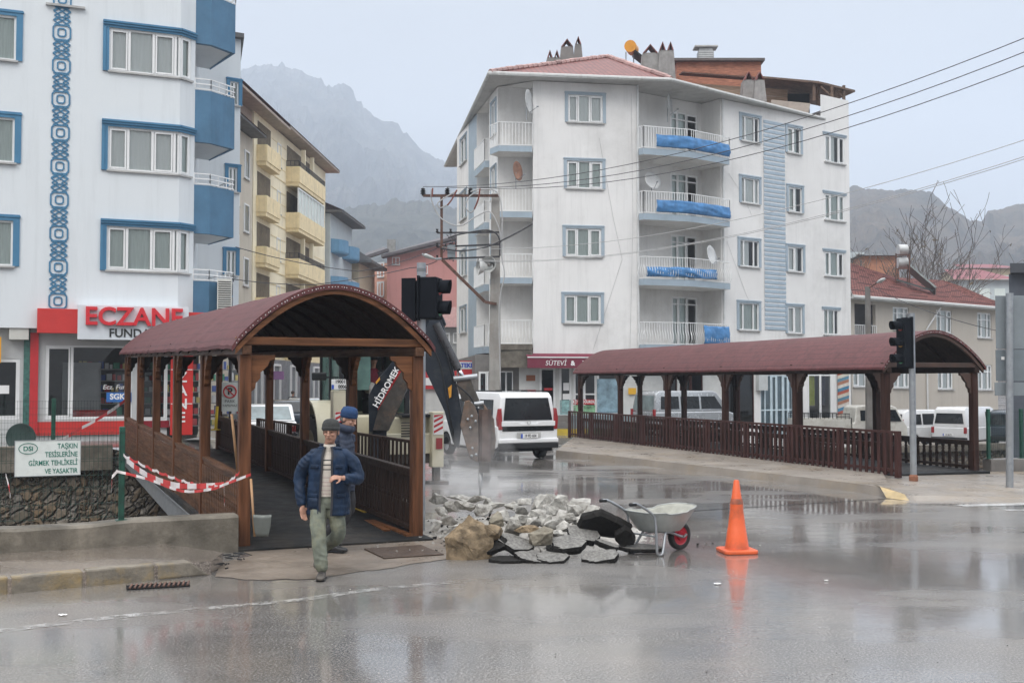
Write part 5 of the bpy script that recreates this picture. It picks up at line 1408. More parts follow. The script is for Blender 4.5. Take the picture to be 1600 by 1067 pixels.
for px, py, Y, lab in ((440,308,70.5,'upper satellite dish on the yellow house'),(441,387,71,'middle satellite dish on the yellow house beside iron railings'),(474,253,76,'topmost small dish near the far corner of the yellow house'),(477,408,77,'lowest dish near the far corner of the yellow house')):
    p = P(px,py,Y); p.z -= .75; dish(p, R(-40), .42, lab, elev=20)
# pale blue house with rounded balconies
t, F_, o = street_block('pale house with rounded blue balconies far down the side street', 80.3, 88.5, 0, M_LBL, set_=.3)
boxwall(t, o, o.x-9, 80.3, o.x, 88.5, o.x-8, sx_(88.5)+.3, .5, 14.3, M_LBL)
mb = MB(); mb.slab([(-8,-.3),(.9,-.3),(1.4,8.8),(-8,8.8)], 13.85, 14.0); mb.build('eave', M_SOF, t)
mb = MB(); mb.add([(.95,-.3,14.01),(1.45,8.8,14.01),(-4,8.0,16.2),(-4,.5,16.2)], [(0,1,2,3)]); mb.build('roof', M_TILE, t, fixn=False)
for z in (11.6,8.9,6.1):
    for ua, ub in ((.3,3.4),(4.4,8.0)):
        mb = MB(); n = 10; pts = [F_.at(ua+(ub-ua)*i/n, 0, .9*math.sin(math.pi*i/n)**.6) for i in range(n+1)]
        for i in range(n): mb.bar((pts[i].x,pts[i].y,z-.5+.45),(pts[i+1].x,pts[i+1].y,z-.5+.45),.1,.9)
        mb.slab([(p.x,p.y) for p in pts], z-.6, z-.5); mb.build('balcony', mat('balcony_blue_far',(.12,.27,.42),.6,var=.1), t)
# cream end house
t, F_, o = street_block('small cream house with dark eaves at the end of the side street', 88.8, 95, 0, M_CRM, set_=.8)
boxwall(t, o, o.x-7, 88.8, o.x, 95, o.x-7, o.x+.5, .5, 11.6, M_CRM)
mb = MB(); mb.slab([(-7,-.6),(1.1,-.6),(1.6,6.6),(-7,6.6)], 11.1, 11.3); mb.build('eave', M_SOF, t)
mb = MB(); mb.add([(1.15,-.6,11.31),(1.65,6.6,11.31),(-2,5,13.4),(-2,.5,13.4)], [(0,1,2,3)]); mb.add([(-7,-.6,11.31),(1.15,-.6,11.31),(-2,.5,13.4)],[(0,1,2)]); mb.build('roof', M_SOF, t, fixn=False)
street_windows(t, F_, [(546,556)], [8.6,5.7], 1.4, n=(.5,))

# shops glimpsed under the roof, dark grey shopfront row
t = thing('shop_row', (sx_(62), 62, .5), 0, 'row of grey shopfronts with white door frames along the side street', 'shopfronts')
o = t.location; F_ = PF((sx_(58)+.9,58),(sx_(90)+.9,90), V(o)); mb = MB()
F_.wall(mb, 0, 2.9); mb.build('shopfront', mat('grey_shopfront',(.16,.17,.18),.5,var=.3,scale=2), t, fixn=False)
for a_, b_ in ((1,2.2),(4.5,6),(8.5,9.8),(14.5,16),(18.5,20)):
    mb = MB()
    for u in (a_,b_): mb.bar(F_.at(u,.05,.05), F_.at(u,2.6,.05), .12,.12)
    mb.bar(F_.at(a_,2.6,.05), F_.at(b_,2.6,.05), .12,.12); mb.build('door_frame', M_WHITE, t)
for px0, px1, y0, y1, m, lab, tx in ((396,414,560,588,mat('brown_gold_sign',(.30,.20,.08),.6,var=.3),'brown shop sign with a white band on the side street','POLAT'),(426,443,580,593,mat('violet_sign',(.28,.14,.30),.6,var=.15),'small violet shop sign on the side street','MODA')):
    s_ = thing('shop_sign', P(px0,y1,62), 0, lab, 'sign'); w_ = (px1-px0)/F*62; h_ = (y1-y0)/F*62
    mb = MB(); mb.box(0,0,0,w_,.15,h_); mb.build('panel', m, s_)
    mb = MB(); mb.box(w_*.2,-.02,h_*.28,w_,-.005,h_*.66); 
    if 'brown' in lab: mb.build('white_band', M_WPAINT, s_)
# pink house and the small grey house in front of it
M_SLATE = mat('dark_tiles', (.10,.09,.095), .7, var=.3, scale=2)
t = thing('apartment_building', P(552,598,99), 0, 'salmon pink apartment house with white framed windows at the end of the street', 'building'); t.location.z = 0
o = t.location; F_ = PF((X(552,99),99),(X(606,96),96), o); mb = MB(); F_.wall(mb, 0, 12.4)
for px0, px1 in ((550.5,562),): pass
mb.build('wall', M_PINKL, t, fixn=False)
for px0, px1, n_ in ((551,562,[.25,.5,.75]),(575,583,[.5]),(590,599,[.5])):
    for y0, y1 in ((416,438),(446,468),(477,498)):
        h = F_.hole(px0, y0-(px0-551)*.12, px1, y1-(px0-551)*.12); window(t, F_, h, n=n_, cm=M_CURTG, inset=-.03, trim=M_WHITE if px0 > 560 else None, tw=.08)
mb = MB(); a = P(546,411,99.3)-o; b = P(606,391,95.4)-o; c_ = P(600,386,104)-o; d_ = P(575,394,106)-o
mb.add([a,b,c_,d_],[(0,1,2,3)]); mb.bar(a,b,.3,.25); mb.build('roof', M_SLATE, t, fixn=False)
mb = MB(); p = P(611,383,98)-o; mb.box(p.x-.35,p.y,p.z-1,p.x+.35,p.y+.7,p.z+.5); mb.build('chimney', M_CHIM, t)
t = thing('apartment_building', P(604,598,93), 0, 'large plain pink gable wall under a dark sloping roof behind the traffic signal', 'building'); t.location.z = 0
o = t.location; mb = MB(); a, b = P(604,0,93), P(735,0,93)
zl = P(604,403,93).z; zr2 = P(735,371,93).z
mb.add([(0,0,0),(b.x-a.x,0,0),(b.x-a.x,0,zr2),(0,0,zl)],[(0,1,2,3)]); mb.add([(0,0,0),(0,0,zl),(.5,8,zl),(.5,8,0)],[(0,1,2,3)]); mb.build('wall', M_PINK, t, fixn=False)
mb = MB(); mb.bar((-.4,-.3,zl+.05),(b.x-a.x,-.3,zr2+.2),1.2,.22); mb.build('roof_edge', M_SLATE, t)
mb = MB(); mb.add([(-.4,-.5,zl+.2),(b.x-a.x,-.5,zr2+.35),(b.x-a.x,6,zr2+1.6),(-.4,6,zl+1.2)],[(0,1,2,3)]); mb.build('roof', M_SLATE, t, fixn=False)
F6 = PF((a.x,93),(b.x,93), o); 
for q in ((612,402,624,414),(660,415,668,428)): window(t, F6, F6.hole(*q), n=[.5], cm=M_CURTG, inset=-.03, trim=None)
t = thing('house', P(676,598,70), 0, 'small grey house with a red tiled roof between pink wall and white block', 'house'); t.location.z = 0; o = t.location
F7 = PF((X(670,70),70),(X(722,70),70), o); mb = MB(); F7.wall(mb, 0, F7.z(0,509)); mb.build('wall', mat('grey_render',(.33,.34,.34),.8,var=.1), t, fixn=False)
mb = MB(); mb.add([P(664,511,69.5)-o,P(724,511,69.5)-o,P(724,480,76)-o,P(688,480,76)-o],[(0,1,2,3)]); mb.build('roof', M_TILE2, t, fixn=False)
for q in ((693,520,703,536),(708,520,716,536),(693,545,703,560)): window(t, F7, F7.hole(*q), n=1, cm=M_CURT, inset=-.03)
t2 = thing('grocery_shop', P(664,640,60), 0, 'red and white shopfront glimpsed behind the digger arm', 'shopfront'); o = t2.location
mb = MB(); mb.box(0,0,-1.5,3.2,.3,1.6); mb.build('wall', M_SHOPW, t2); mb = MB(); mb.box(0,-.2,1.1,3.2,-.01,2.1); mb.build('sign_band', M_REDS, t2); mb = MB(); mb.box(.05,-.22,1.3,3.1,-.205,1.7); mb.build('white_band', M_WPAINT, t2)

# ================================================================ beige house on the right
hp, hq = (17.05,56.5), (28.35,65.4); oh = V((17.05,56.5,-1.0))
M_BEI = mat('beige_render', (.47,.43,.375), .85, var=.06, scale=.5, streak=.3, dirt=.2, dirtcol=(.36,.30,.25), dscale=.5)
t = thing('house', oh, 0, 'beige two storey house with red tiled roof behind the parked vans', 'house')
FH = PF(hp, hq, oh); ZE = 6.45
r_up = [(1396,480,1421,515),(1464,485,1488,521),(1528,489,1550,528)]; r_lo = [(1333,566,1361,604),(1396,567,1421,606),(1465,568,1489,608),(1528,570,1550,609)]
hh_ = [FH.hole(*q) for q in r_up+r_lo]; hh_ = [(a,b+1,c,d+1) for a,b,c,d in hh_]
bh = FH.hole(1336,475,1369,525); bh = (bh[0],bh[1]+1,bh[2],bh[3]+1)
mb = MB(); FH.wall(mb, -.3, ZE+1, hh_+[bh]); PF(hq, (24,72), oh).wall(mb, -.3, ZE+1); PF((hp[0]-.01,hp[1]+2), hp, oh).wall(mb,-.3,ZE+1); mb.build('wall', M_BEI, t, fixn=False)
for k, h in enumerate(hh_): window(t, FH, h, n=[.33,.7], transom=.72, cm=M_CURT, inset=.05)
mb = MB(); FH2 = PF((hp[0]-.6,hp[1]+1.2),(hp[0]+3,hp[1]+4.0), oh); FH2.wall(mb, bh[1]-.2, bh[3]+.2); mb.build('balcony_back_wall', mat('grey_recess',(.18,.19,.21),.8), t, fixn=False)
railing(t, [tuple(FH.at(bh[0],bh[1],.02)), tuple(FH.at(bh[2],bh[1],.02))], .55, gap=.16, r=.014)
mb = MB(); p = FH.at(FH.u(1447),0,.06); mb.tube([p, p+V((0,0,6.0)), FH.at(FH.u(1463),7.2,.3)], .05, 6); p = FH.at(FH.u(1484),0,.06); mb.build('downpipe', MT['downpipe_white'], t)
RT = M_TILE2; mb = MB()
ea = V(FH.at(-.5,ZE+1,.55)); eb = V(FH.at(FH.L+.5,ZE+1,.55))
rA = P(1318,405,61.5)-oh; rB = P(1398,434,66)-oh; rC = P(1470,438,71)-oh
rA = V((ea.x+1.2, ea.y+6, rA.z)); 
mb.add([ea, eb, P(1500,448,71)-oh, rC, rB, rA], [(0,1,2,3,4,5)]); mb.add([eb, V((24,72,ZE))-oh+V((0,0,1)), P(1500,448,71)-oh],[(0,1,2)])
# tile courses as real steps
def roofpt(u, v): 
    a = ea.lerp(eb, u); tl = [rA, rA.lerp(rB,.5), rB, rB.lerp(rC,.5), rC, P(1500,448,71)-oh]; i = min(4, int(u*5)); f = u*5-i
    return a.lerp(tl[i].lerp(tl[i+1], f), v)
mb = MB(); n = 22
for j in range(n):
    v0, v1 = j/n, (j+1)/n
    for i in range(30):
        u0, u1 = i/30, (i+1)/30
        p, q, r_, s_ = roofpt(u0,v0), roofpt(u1,v0), roofpt(u1,v1), roofpt(u0,v1); up = V((0,0,.07)); 
        mb.add([p+up,q+up,r_,s_],[(0,1,2,3)], (i*7+j*3)%2); mb.add([p,q,q+up,p+up],[(0,1,2,3)], 0)
mb.build('roof', [M_TILE2, mat('clay_tiles_light',(.36,.17,.14),.7,var=.4,scale=3)], t, fixn=False)
mb = MB(); mb.tube([ea+V((0,0,-.05)), eb+V((0,0,-.05))], .09, 6); mb.build('gutter', M_GUT, t)
mb = MB(); mb.slab([(ea.x,ea.y),(eb.x,eb.y),(eb.x-.5,eb.y+.8),(ea.x-.5,ea.y+.8)], ZE+.85, ZE+.95); mb.build('soffit', M_GUT, t)
# roof heater
sh_ = thing('solar_water_heater', P(1418,455,63.5), 0, 'two grey boiler tanks on a frame with a tilted solar panel on the beige house', 'water heater'); lp = lambda px,py,Y=63.5: P(px,py,Y)-sh_.location
mb = MB(); mb.tube([lp(1403,391), lp(1417,391)], .33, 12); mb.build('tank', MT['zinc'], sh_, smooth=True, sharp=50)
mb = MB(); mb.tube([lp(1402,411), lp(1417,411)], .32, 12); mb.build('tank', MT['zinc'], sh_, smooth=True, sharp=50)
mb = MB()
for px, Y in ((1400,63),(1421,63),(1403,64),(1418,64)): mb.bar(lp(px,396,Y), lp(px,446,Y), .06,.06)
for py in (398,420,440): mb.bar(lp(1400,py,63), lp(1421,py,63), .05,.05)
mb.build('frame', M_RUST, sh_)
mb = MB(); mb.bar(lp(1419,418), lp(1462,455,62.5), .1,.95, up=(0,1,0)); mb.bar(lp(1400,437,63), lp(1460,455,62.5),.08,.08); mb.build('solar_panel', mat('panel_dark_green',(.06,.09,.09),.35,var=.2), sh_)
# distant houses
def hutch(lab, px0, px1, ywt, ywb, Y, mw, roof=None, wins=0):
    t = thing('house', P(px0,ywb,Y), 0, lab, 'house'); o = t.location; a = P(px0,ywt,Y)-o; b = P(px1,ywb,Y)-o
    mb = MB(); mb.box(0,0,b.z-4,b.x,6,a.z); mb.build('wall', mw, t)
    if roof:
        yr, mr = roof; r_ = P(px0,yr,Y+5)-o
        mb = MB(); mb.add([(-.5,-.5,a.z+.05),(b.x+.5,-.5,a.z+.05),(b.x-.6,5,r_.z),(.8,5,r_.z)],[(0,1,2,3)]); mb.add([(-.5,-.5,a.z),(b.x+.5,-.5,a.z),(b.x+.5,6.5,a.z),(-.5,6.5,a.z)],[(0,1,2,3)]); mb.build('roof', mr, t, fixn=False)
    for i in range(wins):
        w_ = (b.x)/(wins+.5); mb = MB(); mb.box(w_*(i+.4),-.03,a.z-1.9,w_*(i+.4)+.9,-.005,a.z-.7); mb.build('window', M_CURTG, t)
M_MAROOF = mat('maroon_sheet', (.20,.05,.06), .6, var=.2)
hutch('white distant house left of the orange wall above the beige roof', 1316,1351,394,430,95,M_LBL)
hutch('orange brick distant wall behind the bare tree', 1350,1405,400,440,92,mat('orange_wall',(.42,.19,.11),.8,var=.2),(397,M_SOF))
hutch('distant white house with a maroon roof right of the bare tree', 1497,1580,438,470,95,M_LBL,(421,M_MAROOF),3)
hutch('farther white house under a flat maroon roof edge near the tree crown', 1505,1590,420,436,120,M_CRM,(413,M_MAROOF),3)
dkb = thing('shed', P(1577,480,42), 0, 'dark grey shed edge behind the big sign at the right border', 'shed'); o = dkb.location
mb = MB(); a = P(1577,428,42)-o; mb.slab([(0,0),(6,0),(8,3),(1.6,3)],-7,a.z); mb.build('wall', mat('dark_cladding',(.07,.08,.10),.6,var=.15), dkb); mb = MB(); a = P(1575,428,42)-o; b = P(1575,413,42)-o; mb.slab([(a.x-.1,-.4),(6.2,-.4),(8.2,3.2),(1.6,3.2)],a.z+.003,b.z); mb.build('roof', mat('dark_roof',(.05,.055,.065),.6), dkb)

# bare tree behind the beige house
def bare_tree(base, h, label, rng):
    t = thing('bare_tree', base, 0, label, 'tree'); wood = MB(); tw = MB(); leaves = MB(); tips = []; h0 = h
    def grow(p, d, L, r, lvl):
        pts = [p]; n = 4 if lvl < 3 else 3; q = p; dd = d
        for i in range(n):
            dd = (dd + V((rng.uniform(-1,1),rng.uniform(-1,1),rng.uniform(-.3,.7)))*.17).normalized(); q = q + dd*(L/n); pts.append(q)
        rr = [max(.016,r*(1-.5*i/n)) for i in range(n+1)]
        (wood if lvl < 2 else tw).tube(pts, rr, 6 if lvl < 2 else (4 if lvl < 4 else 3), cap=False)
        if lvl >= 5: 
            tips.append(q); return
        kids = {0:7,1:4,2:3,3:3,4:2}[lvl]
        for k in range(kids):
            i = rng.randint(1 if lvl else 2, n) if k else n; s_ = pts[i]; spread = .75 if lvl < 2 else .65
            nd = (dd*rng.uniform(.5,1) + V((rng.uniform(-1,1),rng.uniform(-1,1)*.8,rng.uniform(-.1,.8)))*spread).normalized()
            if lvl == 0: 
                an = rng.uniform(0,6.28); nd = V((math.cos(an)*1.0, math.sin(an)*.8, rng.uniform(.35,1.1))).normalized()
            grow(s_, nd, L*rng.uniform(.6,.82), rr[i]*.66, lvl+1)
    grow(V((0,0,0)), V((0,0,1)), h*.38, h*.024, 0)
    wood.build('trunk', mat('bark_grey',(.10,.085,.075),.85,var=.3,scale=3,bump=.4), t); tw.build('twigs', MT['bark_grey'], t)
    for p in tips:
        if rng.random() < .10:
            a = rng.uniform(.10,.2); d = V((rng.uniform(-1,1),rng.uniform(-1,1),rng.uniform(-1,0))).normalized(); s_ = d.orthogonal().normalized()
            leaves.add([p, p+d*a+s_*a*.5, p+d*a*1.9, p+d*a-s_*a*.5],[(0,1,2,3)])
    leaves.build('leaves', mat('withered_leaves',(.10,.075,.04),.8,var=.3), t, fixn=False)
    return t
tb = P(1415,470,76); tb.z = -.5
bare_tree(tb, 15, 'large bare tree with few withered leaves behind the beige house roof', random.Random(21))
tb = P(1372,455,80); tb.z = -.5; bare_tree(tb, 13.5, 'slimmer bare tree left of the big bare tree behind the roof heater', random.Random(4))


# ================================================================ poles, wires, signals
M_POLE = mat('pole_concrete', (.30,.29,.27), .7, var=.2, streak=.6, scale=1.5, dirt=.4, dirtcol=(.17,.12,.09), dscale=1.2)
YP = 41.0
up_ = thing('utility_pole', (X(773,YP), YP, 0), 0, 'concrete utility pole with rusty crossbars and insulators beside the white block', 'utility pole'); uo = up_.location
U = lambda px, py, dy=0: P(px,py,YP+dy)-uo
mb = MB(); ztop_ = U(775,303).z; w1, w0_ = .15, .24
mb.add([(-w0_,-w0_,-.1),(w0_,-w0_,-.1),(w0_,w0_,-.1),(-w0_,w0_,-.1),(-w1+.03,-w1,ztop_),(w1+.03,-w1,ztop_),(w1+.03,w1,ztop_),(-w1+.03,w1,ztop_)],[(0,1,5,4),(1,2,6,5),(2,3,7,6),(3,0,4,7),(4,5,6,7)])
mb.build('shaft', M_POLE, up_, bevel=.03)
for (xa,ya,xb,yb2,w_) in ((661,306,780,306,.09),(683,364,781,363,.06),(683,386,781,382,.06),(683,405,781,401,.06)):
    mb = MB(); mb.bar(U(xa,ya,-.35),U(xb,yb2,-.35),w_,w_); mb.build('crossbar', M_RUST if w_ > .08 else M_IRON, up_)
mb = MB(); mb.bar(U(690,308,-.4), U(690,406,-.4), .09,.09); mb.build('hanger_bar', M_RUST, up_)
mb = MB(); mb.bar(U(691,406,-.5), U(758,472,-.3), .10,.10); mb.bar(U(758,472,-.3), U(776,475,-.3), .10,.10); mb.build('lamp_arm', M_RUST, up_)
M_INS = mat('insulator_black', (.02,.02,.022), .3)
for px in (661,699,735):
    mb = MB(); p = U(px,303,-.35)
    mb.lathe([(.05,0),(.05,.05),(.11,.08),(.05,.1),(.11,.14),(.05,.16),(.11,.2),(.05,.22),(.09,.26),(.03,.3)], 10, Matrix.Translation(p-V((0,0,.08)))); mb.build('insulator', M_INS, up_)
for px in (683,704): 
    for py in (364,386,405):
        mb = MB(); p = U(px,py,-.4); mb.lathe([(.03,0),(.06,.05),(.03,.08),(.05,.14)], 8, Matrix.Translation(p)); mb.build('insulator', M_INS, up_)
def curve(pts, n=10):
    pts = [V(p) for p in pts]; out = []
    P_ = [pts[0]]+pts+[pts[-1]]
    for i in range(1, len(P_)-2):
        for k in range(n):
            t_ = k/n; a,b,c,d = P_[i-1],P_[i],P_[i+1],P_[i+2]
            out.append(.5*((2*b)+(c-a)*t_+(2*a-5*b+4*c-d)*t_*t_+(3*b-a-3*c+d)*t_**3))
    return out+[pts[-1]]
M_CAB = mat('grey_cable', (.40,.40,.40), .5, var=.1); M_CABR = mat('red_brown_cable', (.18,.05,.035), .5)
for k, (pts, m) in enumerate((([(674,296),(675,316),(690,342),(718,353),(745,338),(765,331),(779,355),(783,380)],M_CAB),
                   ([(712,300),(697,308),(684,318),(688,325),(699,320)],M_CAB),([(748,300),(735,306),(727,322),(735,332),(742,326)],M_CAB),
                   ([(735,300),(752,296),(776,300),(784,330),(784,400),(788,430),(780,480),(782,610)],M_CAB),
                   ([(676,294),(675,308)],M_CABR),([(714,297),(706,312),(699,321)],M_CABR),([(750,295),(747,312),(741,327)],M_CABR),
                   ([(700,372),(720,366),(760,360),(779,370),(781,400)],M_IRON),([(690,388),(720,392),(760,386),(800,368),(832,350)],M_IRON))):
    mb = MB(); mb.tube(curve([U(x,y,-.45-.03*k) for x, y in pts], 6), .025 if m is M_CAB else .03, 5); mb.build('cable', m, up_, smooth=True)
mb = MB(); rg = random.Random(3)
for k in range(14):
    a = (rg.uniform(692,712), rg.uniform(366,400)); b = (a[0]+rg.uniform(-9,9), a[1]+rg.uniform(-12,12)); c = ((a[0]+b[0])/2+rg.uniform(-5,5),(a[1]+b[1])/2+rg.uniform(-6,6))
    mb.tube(curve([U(*a,-.5), U(*c,-.55), U(*b,-.45)],4), .014, 4)
mb.build('wire_tangle', M_IRON, up_)
mb = MB(); mb.box(0,0,0,.28,.25,.45); mb.build('junction_box', mat('box_grey',(.2,.23,.25),.6), up_, loc=U(699,402,-.6))
# lamp head on the arm
mb = MB(); a = U(659,397,-.55); b = U(680,405,-.5); mb.tube([a, a.lerp(b,.3), a.lerp(b,.7), b], [.06,.17,.15,.05], 10, flat=.45); mb.build('lamp_head', mat('lamp_glass_grey',(.45,.47,.46),.35), up_, smooth=True)
mb = MB(); mb.tube([b, U(690,404,-.5)], .04, 6); mb.build('lamp_neck', M_STEEL, up_)
# horn speakers
for i, (px, py, an, lab) in enumerate(((766,414,R(20),'white horn loudspeaker facing the road on the concrete pole'),(756,417,R(75),'second horn loudspeaker turned to the left on the concrete pole'))):
    hs_ = thing('horn_loudspeaker', P(px,py,YP-.35), 0, lab, 'loudspeaker', 'horn loudspeakers'); T = Matrix.Rotation(-an,4,'Z') @ Matrix.Rotation(R(90),4,'X')
    mb = MB(T); mb.lathe([(.30,.22),(.305,.2),(.22,.05),(.13,-.06),(.09,-.18),(.10,-.2),(.10,-.32),(.0,-.33)], 20, cap=False); o_ = mb.build('horn', mat('horn_grey',(.55,.56,.55),.4,var=.1), hs_, smooth=True, sharp=60); 
    mb = MB(T); mb.lathe([(.055,.0),(.06,.16),(.03,.18),(.0,.19)], 12, cap=False); mb.build('throat', M_CONC2, hs_, smooth=True)
def wire(pts, sag, label, r=.011, grp='overhead wires', m=None):
    out = []
    for a, b in zip(pts[:-1], pts[1:]):
        for i in range(20):
            f = i/20; out.append(a.lerp(b,f) - V((0,0,4*sag*f*(1-f))))
    out.append(pts[-1]); mb = MB(); mb.tube(out, r, 4); return tag(mb.build('overhead_wire', m or M_IRON), label, 'wire', grp)
wl_ = 'thin dark overhead wire crossing in front of the white block'
for (pa, pb) in (((661,292),(1640,44)),((699,293),(1640,66)),((735,293),(1640,88))): wire([P(*pa,40.6), P(*pb,24)], .9, wl_)
for (pa, pb) in (((690,386),(1640,206)),((704,404),(1640,232)),((700,405),(1640,236))): wire([P(*pa,40.6), P(*pb,22)], .8, 'thin grey overhead wire low across the balconies of the white block', .008, 'low overhead wires', M_CAB)
wire([P(683,388,40.6), P(560,424,38), P(368,386,36.9)], .1, 'upper black wire between the concrete pole and the blue block', .014)
wire([P(683,408,40.6), P(640,419,40), P(490,445,38), P(362,436,36.9)], .05, 'lower black wire between the concrete pole and the blue block', .014)
wire([P(1361,447,50), P(1480,496,45), P(1640,530,40)], .1, 'black wire from the lamp post across the beige house', .014)
# concrete lamp post on the right
lpst = thing('street_lamp', (X(1357,50),50,-1), 0, 'grey concrete lamp post in front of the left end of the beige house', 'street lamp'); lo2 = V(lpst.location)
mb = MB(); z1 = P(1357,448,50).z+1; mb.add([(-.14,-.14,0),(.14,-.14,0),(.14,.14,0),(-.14,.14,0),(-.09,-.09,z1),(.09,-.09,z1),(.09,.09,z1),(-.09,.09,z1)],[(0,1,5,4),(1,2,6,5),(2,3,7,6),(3,0,4,7),(4,5,6,7)]); mb.build('shaft', M_CONC2, lpst)
mb = MB(); a = P(1358,450,49.8)-lo2; b = P(1370,442,49.6)-lo2; mb.tube([a,b], .03, 6); mb.build('arm', M_RUST, lpst)
mb = MB(); c = P(1383,435,49.4)-lo2; mb.tube([b, b.lerp(c,.3), b.lerp(c,.7), c], [.05,.15,.16,.05], 10, flat=.5); mb.build('lamp_head', MT['lamp_glass_grey'], lpst, smooth=True)

# traffic signals
M_SIGB = mat('signal_black', (.010,.012,.016), .7, var=.15, spec=.06)
def visor(par, c, T, r=.10, L=.2, m=None):
    mb = MB(Matrix.Translation(c) @ T); vs = []; fs = []; n = 14
    for j, l in enumerate((0, L)):
        for k in range(n+1):
            a = R(-40)+R(260)*k/n; ext = l*(1 if j == 0 else 1-.25*abs(k/n-.5)*2)
            vs.append((r*math.cos(a), -ext, r*math.sin(a)))
    for k in range(n): fs.append((k,k+1,n+2+k,n+1+k))
    mb.add(vs, fs); o = mb.build('visor', m or M_SIGB, par, smooth=True, fixn=False); md = o.modifiers.new('t','SOLIDIFY'); md.thickness = .008
    return o
def signal(name_lab, loc_, rz, n, w, h, d, lens=True, vr=.1, grp=None, vl=.2):
    t = thing('traffic_light', loc_, rz, name_lab, 'traffic light', grp)
    mb = MB(); mb.box(-w/2,0,0,w/2,d,h); mb.build('housing', M_SIGB, t, bevel=.02)
    mb = MB(); mb.box(-w/2-.03,d,-.02,w/2+.03,d+.02,h+.02); mb.build('backboard', M_SIGB, t)
    for i in range(n):
        z = h*(n-i-.5)/n; visor(t, V((0,-.002,z)), Matrix.Identity(4), vr, vl)
        cols = [(.25,.02,.02),(.25,.13,.02),(.02,.16,.08)] if n == 3 else [(.25,.02,.02),(.02,.16,.08)]
        mb = MB(); mb.lathe([(.0,.03),(vr*.7,.02),(vr*.95,0)], 16, Matrix.Translation((0,-.004,z)) @ Matrix.Rotation(R(90),4,'X'), cap=False); mb.build('lens', mat('lens%d%d'%(n,i), cols[i], .2, var=.1), t, smooth=True)
    return t
YL = 15.95
sp_ = thing('signal_pole', (X(658,YL), YL, 0), 0, 'grey steel signal pole rising behind the arched roof of the left footbridge', 'pole'); so_ = V(sp_.location)
mb = MB(); zt3 = P(658,411,YL).z; mb.tube([(0,0,0),(0,0,zt3)], .064, 14); mb.build('shaft', M_STEEL, sp_, smooth=True, sharp=40)
mb = MB(); 
for py in (425,497): z = P(658,py,YL).z; mb.lathe([(.068,z),(.068,z+.05)], 14)
mb.build('clamp', mat('dark_zinc',(.2,.21,.22),.5,metal=.4), sp_)
z0 = P(658,499,YL).z; z1_ = P(658,434,YL).z
signal('black two lamp signal head turned sideways to the right of the left pole', V((X(687,YL),YL-.02,z0)), R(78), 2, .34, z1_-z0, .26, vr=.115, vl=.17)
signal('narrow black signal head seen from behind on the left side of the pole', V((X(646,YL+.15),YL+.15,z0-.02)), R(165), 2, .15, z1_-z0-.01, .2, vr=.06, vl=.12)
YQ = 23.1
sp_ = thing('signal_pole', (X(1425,YQ), YQ, .08), 0, 'grey steel signal pole standing in front of the long footbridge entrance', 'pole')
mb = MB(); zt3 = P(1424,488,YQ).z; mb.tube([(0,0,0),(0,0,zt3-.1)], .066, 14); mb.build('shaft', M_STEEL, sp_, smooth=True, sharp=40)
mb = MB(); mb.lathe([(.09,0),(.09,.1),(.07,.14)], 12); mb.build('base_collar', mat('rusty_wrap',(.22,.09,.05),.8,var=.4), sp_)
mb = MB(); mb.box(-.08,-.05,zt3-.55,-.03,.05,zt3-.1); mb.build('bracket', mat('dark_zinc',(.2,.21,.22),.5), sp_)
z0 = P(1408,574,YQ).z; z1_ = P(1408,497,YQ).z
signal('black three lamp traffic light with long visors facing left on the right pole', V((X(1407,YQ),YQ-.02,z0)), R(-72), 3, .30, z1_-z0, .16, vr=.105, vl=.24)
# big sign seen from behind with its pole
bs = thing('road_sign', (X(1572,22.0), 22.0, .05), 0, 'large grey road sign seen from behind on a steel pole at the right edge', 'sign'); bo2 = V(bs.location)
mb = MB(); mb.tube([(0.03,0,0),(.09,0,P(1576,462,22).z)], .07, 12); mb.build('pole', M_STEEL, bs, smooth=True, sharp=40)
M_SGB = mat('sign_back_grey', (.17,.20,.22), .5, metal=.3, var=.12)
M_SGB2 = mat('sign_back_grey_light', (.22,.25,.27), .5, metal=.3, var=.1)
def panel(x0,y0,x1,y1,Y,m):
    a = P(x0,y1,Y)-bo2; b = P(x1,y0,Y)-bo2; mb = MB(); mb.box(a.x,Y-22,a.z,b.x,Y-22+.03,b.z); o_ = mb.build('panel', m, bs, bevel=.004)
panel(1557,462,1700,545,22.12,M_SGB2); panel(1557,546.5,1700,595,22.12,M_SGB); panel(1555,597.5,1690,618,22.12,M_SGB2)
mb = MB(); a = P(1565,562,22.1)-bo2; mb.box(a.x,.105,a.z,a.x+.06,.115,a.z+.06); mb.build('sticker', M_WPAINT, bs)
# no parking sign under the left roof
npk = thing('no_parking_sign', P(359,690,29.8), R(8), 'white no parking sign with a red ring on a dark pole behind the footbridge posts', 'sign'); 
npk.location.z = .4; zz = P(359,600,29.8).z-.4
mb = MB(); mb.tube([(0,0,-.2),(0,0,zz+.9)], .04, 8); mb.build('pole', M_IRON, npk)
mb = MB(); mb.box(-.21,-.07,zz-.72,.21,-.045,zz+.05); mb.build('panel', M_SIGNW, npk)
mb = MB(); mb.tube([(.16*math.cos(a*math.pi/12),-.078,zz-.2+.16*math.sin(a*math.pi/12)) for a in range(25)], .02, 5); mb.bar((-.11,-.078,zz-.09),(.11,-.078,zz-.31),.02,.03); mb.build('red_ring', M_REDS, npk)
text('P', .24, M_BLK, npk, (0,-.072,zz-.2), extrude=.001, offset=.01)
text('PARK', .11, M_BLK, npk, (0,-.072,zz-.46), extrude=.001); text('YAPILMAZ', .085, M_BLK, npk, (0,-.072,zz-.57), extrude=.001)
